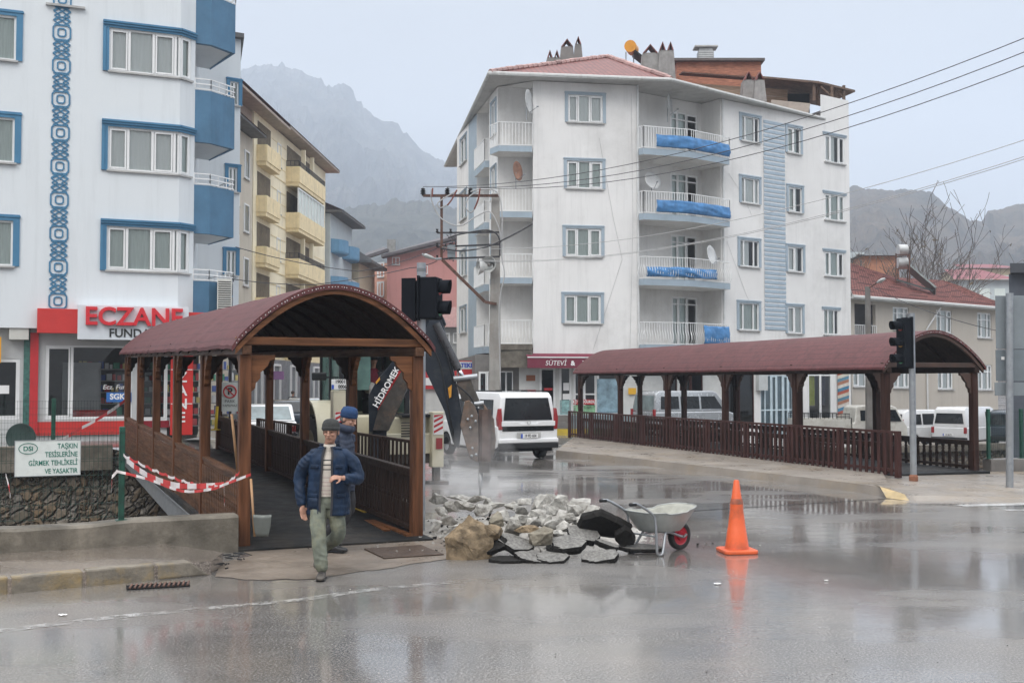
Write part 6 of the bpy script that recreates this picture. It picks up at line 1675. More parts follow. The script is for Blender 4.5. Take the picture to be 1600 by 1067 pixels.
yb_ = thing('yellow_bollard', P(337,672,29.3), 0, 'thin yellow bollard at the far end of the left footbridge', 'bollard'); mb = MB(); mb.tube([(0,0,0),(0.03,0,.62)], .04, 8); mb.box(-.1,-.1,0,.1,.1,.03); mb.build('post', mat('bollard_yellow',(.65,.45,.02),.5), yb_)
# ================================================================ street objects
M_CONE = mat('cone_orange', (.72,.12,.035), .42, var=.08, scale=3, dirt=.55, dirtcol=(.20,.07,.04), dscale=3.2)
cn = thing('traffic_cone', (2.79, 13.98, 0), R(8), 'tall scuffed orange traffic cone standing alone on the wet road', 'traffic cone')
mb = MB(); s_ = .215; rr = .045
mb.slab([(-s_,-s_+rr),(-s_+rr,-s_),(s_-rr,-s_),(s_,-s_+rr),(s_,s_-rr),(s_-rr,s_),(-s_+rr,s_),(-s_,s_-rr)], 0, .05); mb.build('base', M_CONE, cn, bevel=.015)
mb = MB(); mb.lathe([(.152,.051),(.143,.09),(.112,.30),(.108,.31),(.083,.52),(.081,.60),(.066,.62),(.060,.70),(.058,.705),(.034,.88),(.026,.895),(.018,.893),(.03,.80)], 32, cap=False)
mb.build('cone_body', M_CONE, cn, smooth=True, sharp=35)
mb = MB(); mb.lathe([(.0835,.60),(.0700,.665)], 32, cap=False); mb.build('grimy_band', mat('cone_grime',(.30,.08,.04),.6,var=.6,scale=14,dirt=.8,dscale=9), cn, smooth=True)

M_GALV = mat('barrow_galvanised', (.34,.36,.35), .45, metal=.35, var=.2, scale=5, dirt=.6, dirtcol=(.26,.25,.22), dscale=3)
M_CEM = mat('cement_crust', (.36,.36,.32), .8, var=.2, scale=8, bump=.6, bscale=30)
wbw = thing('wheelbarrow', (1.30, 13.62, 0), R(36), 'grey metal wheelbarrow with a red wheel hub parked by the rubble pile', 'wheelbarrow')
mb = MB()
def trayp(u, v, inner=0):   # u around rim 0..1, v 0 rim .. 1 bottom
    a = 2*math.pi*u; cx, sy = math.cos(a), math.sin(a)
    k = 1-v; rx = .40*(.60+.40*k**.8) ; ry = .31*(.62+.38*k**.8)
    sg_ = lambda q, e: math.copysign(abs(q)**e, q)
    x = .68 + rx*sg_(cx,.55) + .07*k*(cx > 0)*abs(cx) - .02*(1-k); y = ry*sg_(sy,.55)*(1-.12*cx*k)
    z = .27 + .25*k**1.0 + (.045*k*max(0,cx) ) - (.02*k if abs(cx) < .3 else 0)
    return V((x, y, z))
N_ = 40; vs = []; fs = []
lev = [0,.15,.4,.7,.9,1]
for j, v in enumerate(lev):
    for i in range(N_): vs.append(trayp(i/N_, v))
for j in range(len(lev)-1):
    for i in range(N_): fs.append((j*N_+i, j*N_+(i+1)%N_, (j+1)*N_+(i+1)%N_, (j+1)*N_+i))
fs.append(tuple((len(lev)-1)*N_+i for i in range(N_)))
mb.add(vs, fs); tr = mb.build('tray', [M_GALV, M_CEM], wbw, smooth=True, fixn=True, sharp=50); md = tr.modifiers.new('t','SOLIDIFY'); md.thickness = .006; md.material_offset = 1
mb = MB(); mb.tube([trayp(i/N_,0) for i in range(N_)]+[trayp(0,0)], .009, 6); mb.build('rim', M_GALV, wbw, smooth=True)
for s in (1,-1):
    mb = MB(); y = .235*s
    pts = [(-.06,y*1.16,.655),(.05,y*1.14,.65),(.30,y*1.05,.52),(.36,y*1.05,.42),(.37,y*1.1,.10),(.385,y*1.1,.03),(.43,y*1.1,.016),(.47,y*1.1,.05),(.58,y*.8,.27)]
    mb.tube(curve(pts,5), .0165, 8); mb.build('leg_and_handle', M_STEEL, wbw, smooth=True)
    mb = MB(); mb.tube([(-.075,y*1.16,.656),(.02,y*1.145,.652)], .021, 8); mb.build('grip', M_BLACK, wbw, smooth=True)
    mb = MB(); mb.tube(curve([(.58,y*.8,.27),(.75,y*.45,.245),(1.0,y*.26,.17),(1.06,y*.3,.20)],5), .0165, 8); mb.build('fork_tube', M_STEEL, wbw, smooth=True)
mb = MB(); mb.tube([(.36,-.25,.24),(.36,.25,.24)], .012, 6); mb.tube([(.36,.0,.24),(.6,.0,.26)], .012, 6); mb.build('cross_brace', M_STEEL, wbw)
wh = bpy.data.objects.new('wheel', None); COL.objects.link(wh); wh.parent = wbw; wh.location = (1.0,0,.178); ALLOBJ.append(wh)
TW = Matrix.Rotation(R(90),4,'X')
mb = MB(TW); mb.lathe([(.115,-.03),(.15,-.042),(.172,-.03),(.178,0),(.172,.03),(.15,.042),(.115,.03)], 28, cap=False); mb.build('tyre', mat('tyre_rubber',(.02,.02,.02),.6,var=.3,bump=.4,bscale=40), wh, smooth=True)
mb = MB(TW); mb.lathe([(.0,-.03),(.05,-.035),(.06,-.015),(.105,-.018),(.118,-.03),(.118,.03),(.105,.018),(.06,.015),(.05,.035),(.0,.03)], 24, cap=False); mb.build('rim', mat('hub_red',(.45,.02,.04),.4,var=.2), wh, smooth=True, sharp=30)
mb = MB(); mb.tube([(1.0,-.09,.178),(1.0,.09,.178)], .01, 6); mb.build('axle', M_STEEL, wbw)

# ---------------------------------------------------------------- rubble
rg = random.Random(12)
def rock_me(sx, sy, sz, seed, n=11, flat=0):
    r_ = random.Random(seed); bm = bmesh.new()
    if seed == 31:
        for p in ((-.95,-.5,-1),(-1,-.1,.0),(-.75,-.75,.1),(-.45,-.3,.72),(-.05,.0,1.0),(.2,-.45,.55),(.4,-.1,.5),(.85,0,.48),(.95,-.5,-.1),(.9,-.4,-.95),(.1,-1,-.35),(.05,-.9,-1),(-.6,.8,-.9),(.6,.8,-.9),(.1,.7,.5)): bm.verts.new((p[0]*sx,p[1]*sy,p[2]*sz))
        n = 0
    for i in range(n):
        v = V((r_.gauss(0,1), r_.gauss(0,1), r_.gauss(0,1))).normalized(); k = r_.uniform(.80,1.12); v = V((math.copysign(abs(v.x)**.75,v.x),math.copysign(abs(v.y)**.75,v.y),math.copysign(abs(v.z)**.75,v.z)))
        bm.verts.new((v.x*sx*k, v.y*sy*k, v.z*sz*k))
    ret = bmesh.ops.convex_hull(bm, input=bm.verts)
    bmesh.ops.delete(bm, geom=[v for v in bm.verts if not v.link_faces], context='VERTS')
    bmesh.ops.bevel(bm, geom=bm.edges[:], offset=min(sx,sz)*.025, segments=1, affect='EDGES')
    bmesh.ops.triangulate(bm, faces=bm.faces[:]); bmesh.ops.subdivide_edges(bm, edges=bm.edges[:], cuts=4, use_grid_fill=True)
    S_ = max(sx, sz)
    for v in bm.verts:
        c = v.co/S_; q = noise.fractal(c*1.6+V((seed,0,0)),1,2,3)*.10*S_ + (abs(noise.noise(c*5+V((seed,3,0))))-.2)*.07*S_ + noise.noise(c*13+V((seed,9,0)))*.028*S_; v.co += v.co.normalized()*q
    me = bpy.data.meshes.new('rock'); bm.to_mesh(me); bm.free(); return me
M_RW = mat('broken_concrete_pale', (.36,.35,.325), .85, var=.45, scale=14, bump=1, bscale=40, dirt=.9, dirtcol=(.15,.135,.115), dscale=9, spec=.2)
M_RB = mat('brown_stone', (.20,.15,.095), .8, var=.55, scale=9, bump=1, bscale=25, dirt=.9, dirtcol=(.065,.05,.035), dscale=7, spec=.25)
M_RG = mat('grey_brown_stone', (.21,.19,.15), .8, var=.45, scale=10, bump=1, bscale=30, dirt=.8, dscale=8, spec=.25)
def rock(px, py, Y, w, h, m, label, grp, seed, yk=.8, rot=None):
    c = P(px, py, Y); sx = w/2/F*Y; sz = h/2/F*Y
    me = rock_me(sx*1.06, sx*yk, sz*1.1, seed, n=14 if seed == 31 else 12); me.materials.append(m)
    o = put('rock', me, None, c, rot=(rg.uniform(-.15,.15), rg.uniform(-.15,.15), rg.uniform(-.4,.4))); return tag(o, label, 'rock', grp)
GR1 = 'pale broken concrete lumps on the rubble pile'; L1 = 'pale broken concrete lump heaped on the rubble pile'
big = rock(734,842,13.55,72,66,M_RB,'biggest brown boulder at the left front of the rubble pile beside the footbridge post',None,31,.75)
rock(844,838,13.6,42,32,M_RG,'grey brown wedge shaped stone lying among the asphalt slabs in the pile',None,8)
rock(773,812,13.9,26,30,M_RG,'upright grey stone just right of the biggest brown boulder',None,15)
rock(768,832,13.6,40,26,M_RB,'low brown stone leaning on the biggest boulder',None,19)
rock(826,827,13.8,40,14,M_RB,'thin flat brown stone between pale lumps and asphalt slabs',None,23)
spec = [(851,784,14.7,30,24),(878,785,14.6,34,28),(904,789,14.5,42,28),(841,805,14.3,34,28),(817,799,14.5,34,20),(802,822,13.95,40,30),
        (868,818,14.1,36,24),(887,808,14.2,30,24),(926,798,14.3,28,20),(832,818,14.1,26,20),(857,799,14.5,30,22),(896,797,14.4,26,20),(815,811,14.2,24,20),
        (880,823,14.0,26,18),(866,834,13.9,30,14),(906,816,14.2,24,16),(786,806,14.4,24,18),(850,813,14.2,24,20),(864,777,14.9,22,18),(912,804,14.3,20,16),(838,790,14.8,22,16),(820,784,15.1,26,12),(798,792,15.0,28,14)]
for i, (px, py, Y, w, h) in enumerate(spec): rock(px, py, Y, w, h, M_RW, L1, GR1, 40+i)
L2 = 'low whitish concrete chunk at the broken road edge left of the pile'
for i, (px, py, Y, w, h) in enumerate([(730,790,15.3,40,16),(706,792,15.6,30,18),(756,796,15.0,30,20),(690,800,15.4,30,20),(745,780,16.2,40,12),(715,778,16.4,44,12),(684,780,16.6,30,16),(760,784,15.9,26,12),(700,812,14.9,26,18),(684,824,14.6,22,22),(712,826,14.3,20,16),(775,790,15.6,30,12)]):
    rock(px, py, Y, w, h, M_RW, L2, 'whitish chunks at the broken road edge', 90+i)
M_SLABT = mat('asphalt_slab_top', (.17,.165,.155), .7, spec=.25, var=.6, scale=30, bump=.8, bscale=60, dirt=.3)
M_SLABS = mat('asphalt_slab_edge', (.014,.013,.012), .75, spec=.2, var=.5, scale=30, bump=1, bscale=70)
def aslab(px, py, Y, w, h, tilt, label, seed, th=.075, roll=0, yaw=0, dk=False, grp=None):
    r_ = random.Random(seed); c = P(px, py, Y); hw = w/2/F*Y; hd = h/2
    n = 7; pts = []
    for i in range(n):
        a = 2*math.pi*(i+r_.uniform(-.25,.25))/n; pts.append((math.cos(a)*hw*r_.uniform(.88,1.12), math.sin(a)*hd*r_.uniform(.85,1.15)))
    fine = []
    for i in range(n):
        a, b = pts[i], pts[(i+1)%n]
        for k in range(6):
            f = k/6; j = noise.noise(V((i*3+k*.9,seed,0)))*.018; fine.append((a[0]+(b[0]-a[0])*f+j, a[1]+(b[1]-a[1])*f+j))
    mb = MB(); N2 = len(fine)
    vs = [V((x*1.0,y*1.0,0)) for x, y in fine]+[V((x*1.02+noise.noise(V((x*20,y*20,1)))*.012,y*1.02,-th*.5)) for x, y in fine]+[V((x*.93,y*.93,-th*(1+.2*noise.noise(V((x*9,y*9,seed)))))) for x, y in fine]
    mb.add(vs, [tuple(range(N2))], 1 if dk else 0); mb.add([], [])
    for a_, b_ in ((0,1),(1,2)):
        for i in range(N2): mb.f.append((a_*N2+i, a_*N2+(i+1)%N2, b_*N2+(i+1)%N2, b_*N2+i)); mb.m.append(1)
    mb.f.append(tuple(2*N2+i for i in range(N2))); mb.m.append(1)
    o = mb.build('asphalt_slab', [M_SLABT, M_SLABS], None); o.location = c; o.rotation_euler = (tilt, roll, yaw)
    return tag(o, label, 'asphalt slab', grp or 'broken asphalt slabs')
aslab(940,815,14.0,88,.42,R(-48),'big black asphalt slab standing up on edge beside the wheelbarrow',1,.10,R(8),dk=True)
aslab(975,833,13.95,32,.25,R(-70),'black asphalt block wedged under the wheelbarrow handles',2,.14,0,dk=True)
aslab(888,845,13.55,56,.42,R(16),'tilted grey topped asphalt slab in the middle of the front row',3,.09,R(-3))
aslab(806,846,13.6,64,.45,R(14),'wide grey topped asphalt slab behind the two front left slabs',4,.08,R(12))
aslab(832,868,13.3,54,.42,R(12),'front row asphalt slab left of the long crack',5,.06,R(6),.3)
aslab(862,868,13.28,52,.40,R(12),'front row asphalt slab right of the long crack',6,.06,R(0))
aslab(938,866,13.3,62,.36,R(14),'rightmost front row asphalt slab with a thick black edge',7,.08,R(-6))
aslab(793,872,13.25,56,.34,R(4),'dark thin asphalt piece lying between the boulder and the front slabs',8,.06,dk=True)
aslab(770,848,13.55,46,.34,R(30),'dark asphalt piece leaning up beside the biggest boulder',9,.07,R(-20),dk=True)
aslab(910,832,13.85,58,.40,R(20),'asphalt slab leaning below the standing black slab',10,.08,R(10))
aslab(1000,853,13.95,72,.40,R(3),'low asphalt slab lying under the wheelbarrow tray',11,.05,R(3))
aslab(950,848,13.6,40,.3,R(10),'small asphalt slab between front row and wheelbarrow legs',12,.06,R(14),.5)
aslab(868,806+50,13.5,30,.25,R(-20),'small dark asphalt wedge above the front row crack',13,.06,R(15),dk=True)
# mound and crumbs under them
mb = MB(); c0 = G(850,845); 
def mound(u, v):
    x = -2.6+4.3*u; y = -.65+3.2*v; d = ((x-.35)/1.05)**2+((y-.75)/.85)**2; d2 = ((x+1.05)/.9)**2+((y-1.4)/1.3)**2
    h = .40*math.exp(-d*1.3)+.13*math.exp(-d2*1.4); n_ = noise.fractal(V((x*5,y*5,0)),1,2,4)
    edge = min(1, 6*min(u,1-u,v,1-v)); return V((c0.x+x, c0.y+y, max(-.03, (h+n_*.05)*edge-.035)))
mb.grid(mound, 90, 70); mo = mb.build('rubble_heap', mat('rubble_dust',(.34,.325,.30),.8,var=.35,scale=9,bump=1,bscale=40,dirt=.6,dirtcol=(.15,.13,.11),dscale=2), smooth=True); tag(mo, 'greyish rubble and dust under the broken lumps', 'rubble', None, 'stuff')
mb = MB(); 
for i in range(520):
    if i < 380: u, v = rg.gauss(.44,.24), rg.gauss(.45,.24)
    else: u, v = rg.uniform(-.1,1.25), rg.uniform(-.05,.5)
    p = mound(min(.99,max(.01,u)), min(.99,max(.01,v))); p.x = c0.x-2.6+4.3*u; p.y = c0.y-.65+3.2*v; p.z = max(p.z,.0)+.008; s_ = rg.uniform(.008,.045)*(1 if i < 380 else .45)
    vs = [p+V((rg.uniform(-1,1),rg.uniform(-1,1),rg.uniform(-.5,1)))*s_ for _ in range(5)]
    mb.add(vs, [(0,1,2),(0,2,3),(0,3,1),(1,2,4),(2,3,4),(3,1,4)], 0 if rg.random() < .6 else 1)
tag(mb.build('rubble_crumbs', [M_RW, M_SLABS]), 'small crumbs scattered round the rubble pile', 'rubble', None, 'stuff')
# litter: gravel and paper flecks on the road
mb = MB()
for i in range(260):
    p = G(rg.uniform(0,1600), rg.uniform(800,1060)); s_ = rg.uniform(.004,.012)
    if p.y > 22 or (p.x < -3 and p.y > 11.5): continue
    mb.add([p+V((rg.uniform(-1,1)*s_,rg.uniform(-1,1)*s_,.004+rg.uniform(0,1)*s_)) for _ in range(4)], [(0,1,2),(0,2,3),(0,3,1),(1,2,3)], 0 if rg.random() < .5 else 1)
tag(mb.build('road_grit', [M_RW, M_SLABS]), 'tiny stones scattered over the wet road', 'grit', None, 'stuff')
for i, (px, py, w) in enumerate(((98,962,.12),(1121,913,.12),(1291,908,.07))):
    p = G(px,py); mb = MB(); mb.grid(lambda a,b: V((p.x+(a-.5)*w*.6, p.y+(b-.5)*w*.35, .008+.012*noise.noise(V((a*4,b*3,i)))+.006)), 5, 4); o = mb.build('paper_scrap', M_WPAINT, fixn=False); md = o.modifiers.new('t','SOLIDIFY'); md.thickness=.001
    tag(o, ['white paper scrap on the road below the kerb','white scrap on the road below the cone','small white scrap on the road right of the cone','tiny white scrap near the broken kerb end','tiny white scrap on the road near the bottom edge'][i], 'litter')
# drain grates
dg = thing('drain_grate', G(247,916), R(20), 'rusty drain grate in the gutter below the kerb', 'drain grate')
mb = MB(); mb.box(-.31,-.12,.002,.31,.12,.012); mb.build('frame', M_DARK, dg); mb = MB()
for i in range(13): mb.bar((-.28+.047*i,-.11,.020),(-.25+.047*i,.11,.020),.020,.014)
mb.build('bars', M_RUST, dg)
mc = thing('manhole_cover', G(630,862,.01), R(24), 'rusty square manhole cover in the muddy pavement by the footbridge', 'manhole cover')
mb = MB(); mb.box(-.38,-.42,.0,.38,.42,.012); mb.build('lid', mat('rusty_lid',(.075,.05,.035),.5,metal=.3,var=.4,scale=8,bump=.6,bscale=20), mc, bevel=.004)
# shovels at the left front post
def tool(pts, r, lab, blade=None, m=None):
    t = thing('shovel' if blade else 'wooden_pole', pts[0], 0, lab, 'shovel' if blade else 'pole'); o = V(pts[0]); mb = MB(); mb.tube([V(p)-o for p in pts], r, 8); mb.build('handle', m or mat('tool_wood',(.38,.22,.11),.6,var=.3,scale=3), t, smooth=True)
    if blade:
        c = V(blade)-o; mb = MB()
        mb.grid(lambda a,b: V((c.x+(a-.5)*.23*(1-.35*b*b), c.y-.05+.03*math.cos((a-.5)*3), c.z+.14-.27*b+.02*abs(a-.5))), 8, 6); q = mb.build('blade', mat('shovel_blade',(.12,.13,.12),.5,metal=.4,var=.3), t, smooth=True, fixn=False); md = q.modifiers.new('t','SOLIDIFY'); md.thickness=.004
    return t
tool([P(398,838,14.0)+V((0,0,-.0)), P(392,748,14.15)], .016, 'shovel with a grey blade standing against the left front footbridge post', blade=P(411,822,13.95))
tool([P(372,742,14.9), P(362,647,14.75)], .018, 'long wooden pole leaning inside the left railing of the footbridge')
tool([P(378,742,14.8), P(374,673,14.7)], .014, 'shorter wooden stick leaning beside the long pole')
for k, (a, b, lab) in enumerate((((545,800),(605,829),'wooden plank on the footbridge floor along the right railing'),((560,806),(640,836),'second plank end on the floor close to the right front post'))):
    t = tag(MB().bar(G(a[0],a[1],.05), G(b[0],b[1],.05), .09,.035).build('plank', M_WOODX), lab, 'plank')
t = tag(MB().bar(G(541,790,.09), G(572,800,.09), .03,.02).build('yellow_stick', mat('yellow_stick',(.5,.33,.05),.5)), 'yellow stick lying on the footbridge floor behind the men', 'stick')
mb = MB()
for i in range(22):
    p = G(rg.uniform(290,385), rg.uniform(866,880)) if i < 14 else G(rg.uniform(335,362), rg.uniform(882,894)); d = V((rg.uniform(-.2,.2), rg.uniform(-.06,.06), 0)); z = .02+.01*(i%3) + (0 if i >= 14 else 0)
    mb.tube([p+V((0,0,z+.01)), p+d+V((0,0,z+rg.uniform(0,.03)))], .009, 5)
tag(mb.build('rubber_scraps', M_BLACK), 'black rubber strips and twigs scattered at the end of the kerb', 'debris', None, 'stuff')

# ================================================================ vehicles
M_CARW = mat('car_white', (.72,.73,.74), .22, var=.03, coat=.6, dirt=.25, dirtcol=(.45,.43,.40), dscale=1.2, rvar=.05)
M_CARS = mat('car_silver', (.42,.44,.46), .25, metal=.5, var=.05, coat=.5, dirt=.2, rvar=.05)
M_CARD = mat('car_dark_blue', (.035,.05,.07), .22, metal=.3, var=.05, coat=.6, rvar=.05)
M_TRUCKW = mat('truck_dirty_white', (.55,.54,.50), .4, var=.1, scale=4, dirt=.6, dirtcol=(.28,.24,.19), dscale=2.5)
M_TYRE = MT['tyre_rubber']; M_RIM = mat('wheel_rim', (.4,.41,.42), .35, metal=.6, var=.15)
M_CGL = mat('car_glass_dark', (.010,.012,.014), .08, var=.2, spec=.4); M_CGLB = mat('car_glass_pale', (.16,.21,.22), .1, var=.4, scale=2, spec=.8)
M_TL = mat('tail_light_red', (.28,.012,.015), .15, var=.1, coat=.8); M_BUMP = mat('bumper_black', (.018,.019,.02), .6, var=.1, spec=.25)
PLW = mat('plate_white', (.75,.75,.75), .4, var=.02); PLB = mat('plate_blue', (.02,.08,.45), .4, var=.02)
def vehicle(name, loc_, rz, label, cat, W_, L_, belt, prof_lo, prof_up, wheels, r, paint, inset=.03, taper=.13, side_win=(), glass=None, extras=None, grp=None, arch=True, bev=.05):
    """rear at y=0, front at y=L_; side outlines (y,z) of lower body and cabin"""
    t = thing(name, loc_, rz, label, cat, grp); hw = W_/2; glass = glass or M_CGL
    # lower body with wheel arches cut in the outline
    poly = []; bot = min(p[1] for p in prof_lo)
    lo = sorted(wheels); seq = []
    for wy in lo:
        ra = r*1.16
        for k in range(9):
            a = math.pi - math.pi*k/8; seq.append((wy+ra*math.cos(a), max(bot, r + ra*math.sin(a) - .02 if k not in (0,8) else bot)))
    poly = list(prof_lo) # given from rear-bottom up over the top to front-bottom
    pts = poly + list(reversed(seq))
    mb = MB(); T = Matrix.Rotation(R(90),4,'Z') @ Matrix.Scale(-1,4,(0,1,0))
    vsA = [V((-hw, p[0], p[1])) for p in pts]; vsB = [V((hw, p[0], p[1])) for p in pts]; n = len(pts)
    mb.add(vsA+vsB, [tuple(range(n)), tuple(range(2*n-1,n-1,-1))]+[(i,i+n,(i+1)%n+n,(i+1)%n) for i in range(n)])
    b = mb.build('body', paint, t, smooth=True); bevel_mod(b, bev, 3, 35); b.data.set_sharp_from_angle(angle=R(40))
    hu = hw-inset; tw_ = lambda z: hu - taper*(z-belt)
    mb = MB(); n = len(prof_up)
    vsA = [V((-tw_(p[1]), p[0], p[1])) for p in prof_up]; vsB = [V((tw_(p[1]), p[0], p[1])) for p in prof_up]
    mb.add(vsA+vsB, [tuple(range(n)), tuple(range(2*n-1,n-1,-1))]+[(i,i+n,(i+1)%n+n,(i+1)%n) for i in range(n)])
    c = mb.build('cabin', paint, t, smooth=True); bevel_mod(c, bev*.9, 3, 35)
    for quad in side_win:
        for s in (-1, 1):
            mb = MB(); q = [V((s*(tw_(p[1])+.004), p[0], p[1])) for p in quad]; q2 = [p+V((s*.006,0,0)) for p in q]; k = len(quad)
            mb.add(q+q2, [tuple(range(k)), tuple(range(2*k-1,k-1,-1))]+[(i,(i+1)%k,(i+1)%k+k,i+k) for i in range(k)]); mb.build('side_window', glass, t)
    def endglass(p0, p1, f0, f1, w0, name, g=None):
        """glass on the sloping end between outline points p0 (low) and p1 (high)"""
        a = V((0,p0[0],p0[1])); b_ = V((0,p1[0],p1[1])); d = b_-a; nn = V((0, -d.z, d.y)).normalized(); 
        if (nn.y > 0) != (p0[0] > L_*.5): nn = -nn
        A_, B_ = a+d*f0+nn*.008, a+d*f1+nn*.008; wa, wb_ = tw_(A_.z)-w0, tw_(B_.z)-w0-.02
        mb = MB(); e_ = nn*.01
        q = [A_+V((-wa,0,0)), A_+V((wa,0,0)), B_+V((wb_,0,0)), B_+V((-wb_,0,0))]
        mb.add(q+[p+e_ for p in q], [(0,1,2,3),(7,6,5,4),(0,1,5,4),(1,2,6,5),(2,3,7,6),(3,0,4,7)]); return mb.build(name, g or glass, t)
    t_w = []
    for wy in wheels:
        for s in (-1, 1):
            w = bpy.data.objects.new('wheel', None); COL.objects.link(w); w.parent = t; w.location = (s*(hw-.12), wy, r); ALLOBJ.append(w)
            TT = Matrix.Rotation(R(90),4,'Y')
            if 'tyre%.2f'%r not in MESHC:
                m1 = MB(TT); m1.lathe([(r*.62,-.09),(r*.9,-.1),(r*.985,-.08),(r,0),(r*.985,.08),(r*.9,.1),(r*.62,.09)], 24, cap=False); MESHC['tyre%.2f'%r] = m1.data('tyre', M_TYRE, smooth=True)
                m2 = MB(TT); m2.lathe([(0,-.05),(r*.2,-.06),(r*.5,-.045),(r*.62,-.09),(r*.62,.09),(r*.5,.045),(r*.2,.06),(0,.05)], 20, cap=False); MESHC['rim%.2f'%r] = m2.data('rim', M_RIM, smooth=True)
            put('tyre', MESHC['tyre%.2f'%r], w); put('rim', MESHC['rim%.2f'%r], w)
    # dark underbody
    mb = MB(); mb.box(-hw+.1,.15,bot-.06,hw-.1,L_-.15,bot+.25); 
    for wy in wheels: mb.box(-hw+.03,wy-r*1.12,bot,hw-.03,wy+r*1.12,r*2.05)
    mb.build('underbody', M_DARK, t)
    if extras: extras(t, hw, tw_, endglass)
    return t
MESHC = {}
def boxp(par, name, m, *a, bevel=0):
    mb = MB(); 
    for q in a: mb.box(*q)
    return mb.build(name, m, par, bevel=bevel)
def plate(par, y, z, txt, w=.52, h=.115, rz=0):
    o = boxp(par, 'number_plate', PLW, (-w/2,y-.012,z,w/2,y,z+h)); b_ = boxp(o, 'blue_strip', PLB, (-w/2-.001,y-.016,z,-w/2+.05,y-.0125,z+h))
    text(txt, h*.92, M_BLK, o, (.025,y-.015,z+h*.5), extrude=.001, sx=.8, offset=.003)
# white van in the middle, driving away to the left
def ex_van(t, hw, tw_, eg):
    eg((.0,.93),(.09,1.72), .20,.96,.12,'rear_window')
    boxp(t,'lower_rear_glass',M_CGL,(-hw+.13,-.014,.80,hw-.13,-.004,.925))
    mb = MB(); mb.prism([(-hw+.10,.93),(hw-.10,.93),(hw-.10,1.06),(.35,1.06),(.22,1.0),(-.22,1.0),(-.35,1.06),(-hw+.10,1.06)], -.04, .01); mb.build('tailgate_trim', M_CARW, t, bevel=.01)
    mb = MB(); mb.tube([(.05*math.cos(k*math.pi/8),-.045,1.03+.05*math.sin(k*math.pi/8)) for k in range(17)], .008, 5); mb.build('badge', M_RIM, t)
    for s in (-1,1):
        mb = MB(); y0=-.02
        pr_ = [(s*(hw-.02),.84),(s*(hw-.13),.84),(s*(hw-.12),1.15),(s*(hw-.10),1.42),(s*(hw-.04),1.40),(s*(hw+.005),1.15)]
        mb.prism(pr_, -.02, .12); mb.build('tail_light', M_TL, t, bevel=.012)
        boxp(t,'roof_rail',M_BUMP,(s*.68-.02,.5,1.86,s*.68+.02,2.6,1.89)); 
    boxp(t,'bumper',M_BUMP,(-hw+.01,-.07,.33,hw-.01,.12,.47),bevel=.02); boxp(t,'bumper',M_CARW,(-hw,-.06,.475,hw,.1,.60),bevel=.03)
    plate(t, -.065, .56+.05, '19 FD 654')
    boxp(t,'plate_recess',M_SILL,(-.36,-.052,.60,.36,-.04,.76))
    eg((3.85,1.08),(2.9,1.78), .08,.92,.1,'windscreen')
    boxp(t,'roof_box_mount',M_BUMP,(-.5,.9,1.855,-.35,1.0,1.90),(.3,.9,1.855,.45,1.0,1.90))
v1 = vehicle('parked_van', (.44,30.4,0), R(27), 'white five door van driving away behind the hydraulic hammer', 'van', 1.83, 4.39, .95,
    [(.02,.36),(.0,.6),(.0,.95),(3.9,1.02),(4.3,.86),(4.39,.6),(4.36,.3)], [(.005,.93),(.09,1.72),(.22,1.84),(2.4,1.86),(2.9,1.78),(3.88,1.0)], (.82,3.5), .32, M_CARW,
    side_win=[[(.42,1.05),(1.35,1.05),(1.35,1.64),(.50,1.64)],[(1.45,1.05),(2.3,1.05),(2.3,1.66),(1.45,1.65)],[(2.4,1.05),(3.45,1.06),(2.95,1.62),(2.4,1.66)]], extras=ex_van)
v1.name = 'white_van'
def ex_mini(rw=.86, tail=(.75,1.1), plate_txt=None, glass_col=None, belt_tl=None, low=.33, bump=M_BUMP, win=(.12,.9)):
    def f(t, hw, tw_, eg):
        up = t['_up']; eg(up[0], up[1], win[0], win[1], .1, 'rear_window', glass_col); eg(up[-1], up[-2], .08,.92,.1,'windscreen', glass_col)
        for s in (-1,1): boxp(t,'tail_light',M_TL,(s*(hw-.07)-.07,-.03,tail[0],s*(hw-.07)+.07,.05,tail[1]),bevel=.015)
        boxp(t,'bumper',bump,(-hw,-.07,low,hw,.1,low+.2),bevel=.03)
        if plate_txt: plate(t, -.075, low+.26, plate_txt)
    return f
def veh(*a, ex=None, **k):
    up = k['prof_up']
    def wrap(t, hw, tw_, eg): t['_up'] = 0; del t['_up']; CUR[:] = [up]; ex(t, hw, tw_, eg)
    return vehicle(*a, extras=wrap if ex else None, **k)
CUR = []
def rear(tail=(.75,1.1), ptxt=None, gc=None, low=.33, bump=M_BUMP, win=(.12,.9), winw=.1):
    def f(t, hw, tw_, eg):
        up = CUR[0]; eg(up[0], up[1], win[0], win[1], winw, 'rear_window', gc); eg(up[-1], up[-2], .08,.92,.1,'windscreen', gc)
        for s in (-1,1): boxp(t,'tail_light',M_TL,(s*(hw-.07)-.07,-.03,tail[0],s*(hw-.07)+.07,.05,tail[1]),bevel=.015)
        boxp(t,'bumper',bump,(-hw,-.07,low,hw,.1,low+.2),bevel=.03)
        if ptxt: plate(t, -.075, low+.26, ptxt)
    return f
VP = dict(belt=1.0, prof_lo=[(.03,.4),(.0,.6),(.0,1.0),(3.6,1.0),(4.1,.85),(4.2,.6),(4.18,.35)], prof_up=[(.02,.99),(.12,1.7),(.3,1.82),(2.9,1.82),(3.1,1.76),(3.75,.99)], wheels=(.8,3.3), r=.3,
    side_win=[[(.3,1.1),(1.2,1.1),(1.2,1.6),(.36,1.6)],[(1.3,1.1),(2.2,1.1),(2.2,1.6),(1.3,1.6)],[(2.3,1.1),(3.35,1.1),(3.0,1.6),(2.3,1.6)]])
def vl(px, Y, z=None): 
    x = X(px,Y); return (x, Y, far_h(x) if z is None else z)
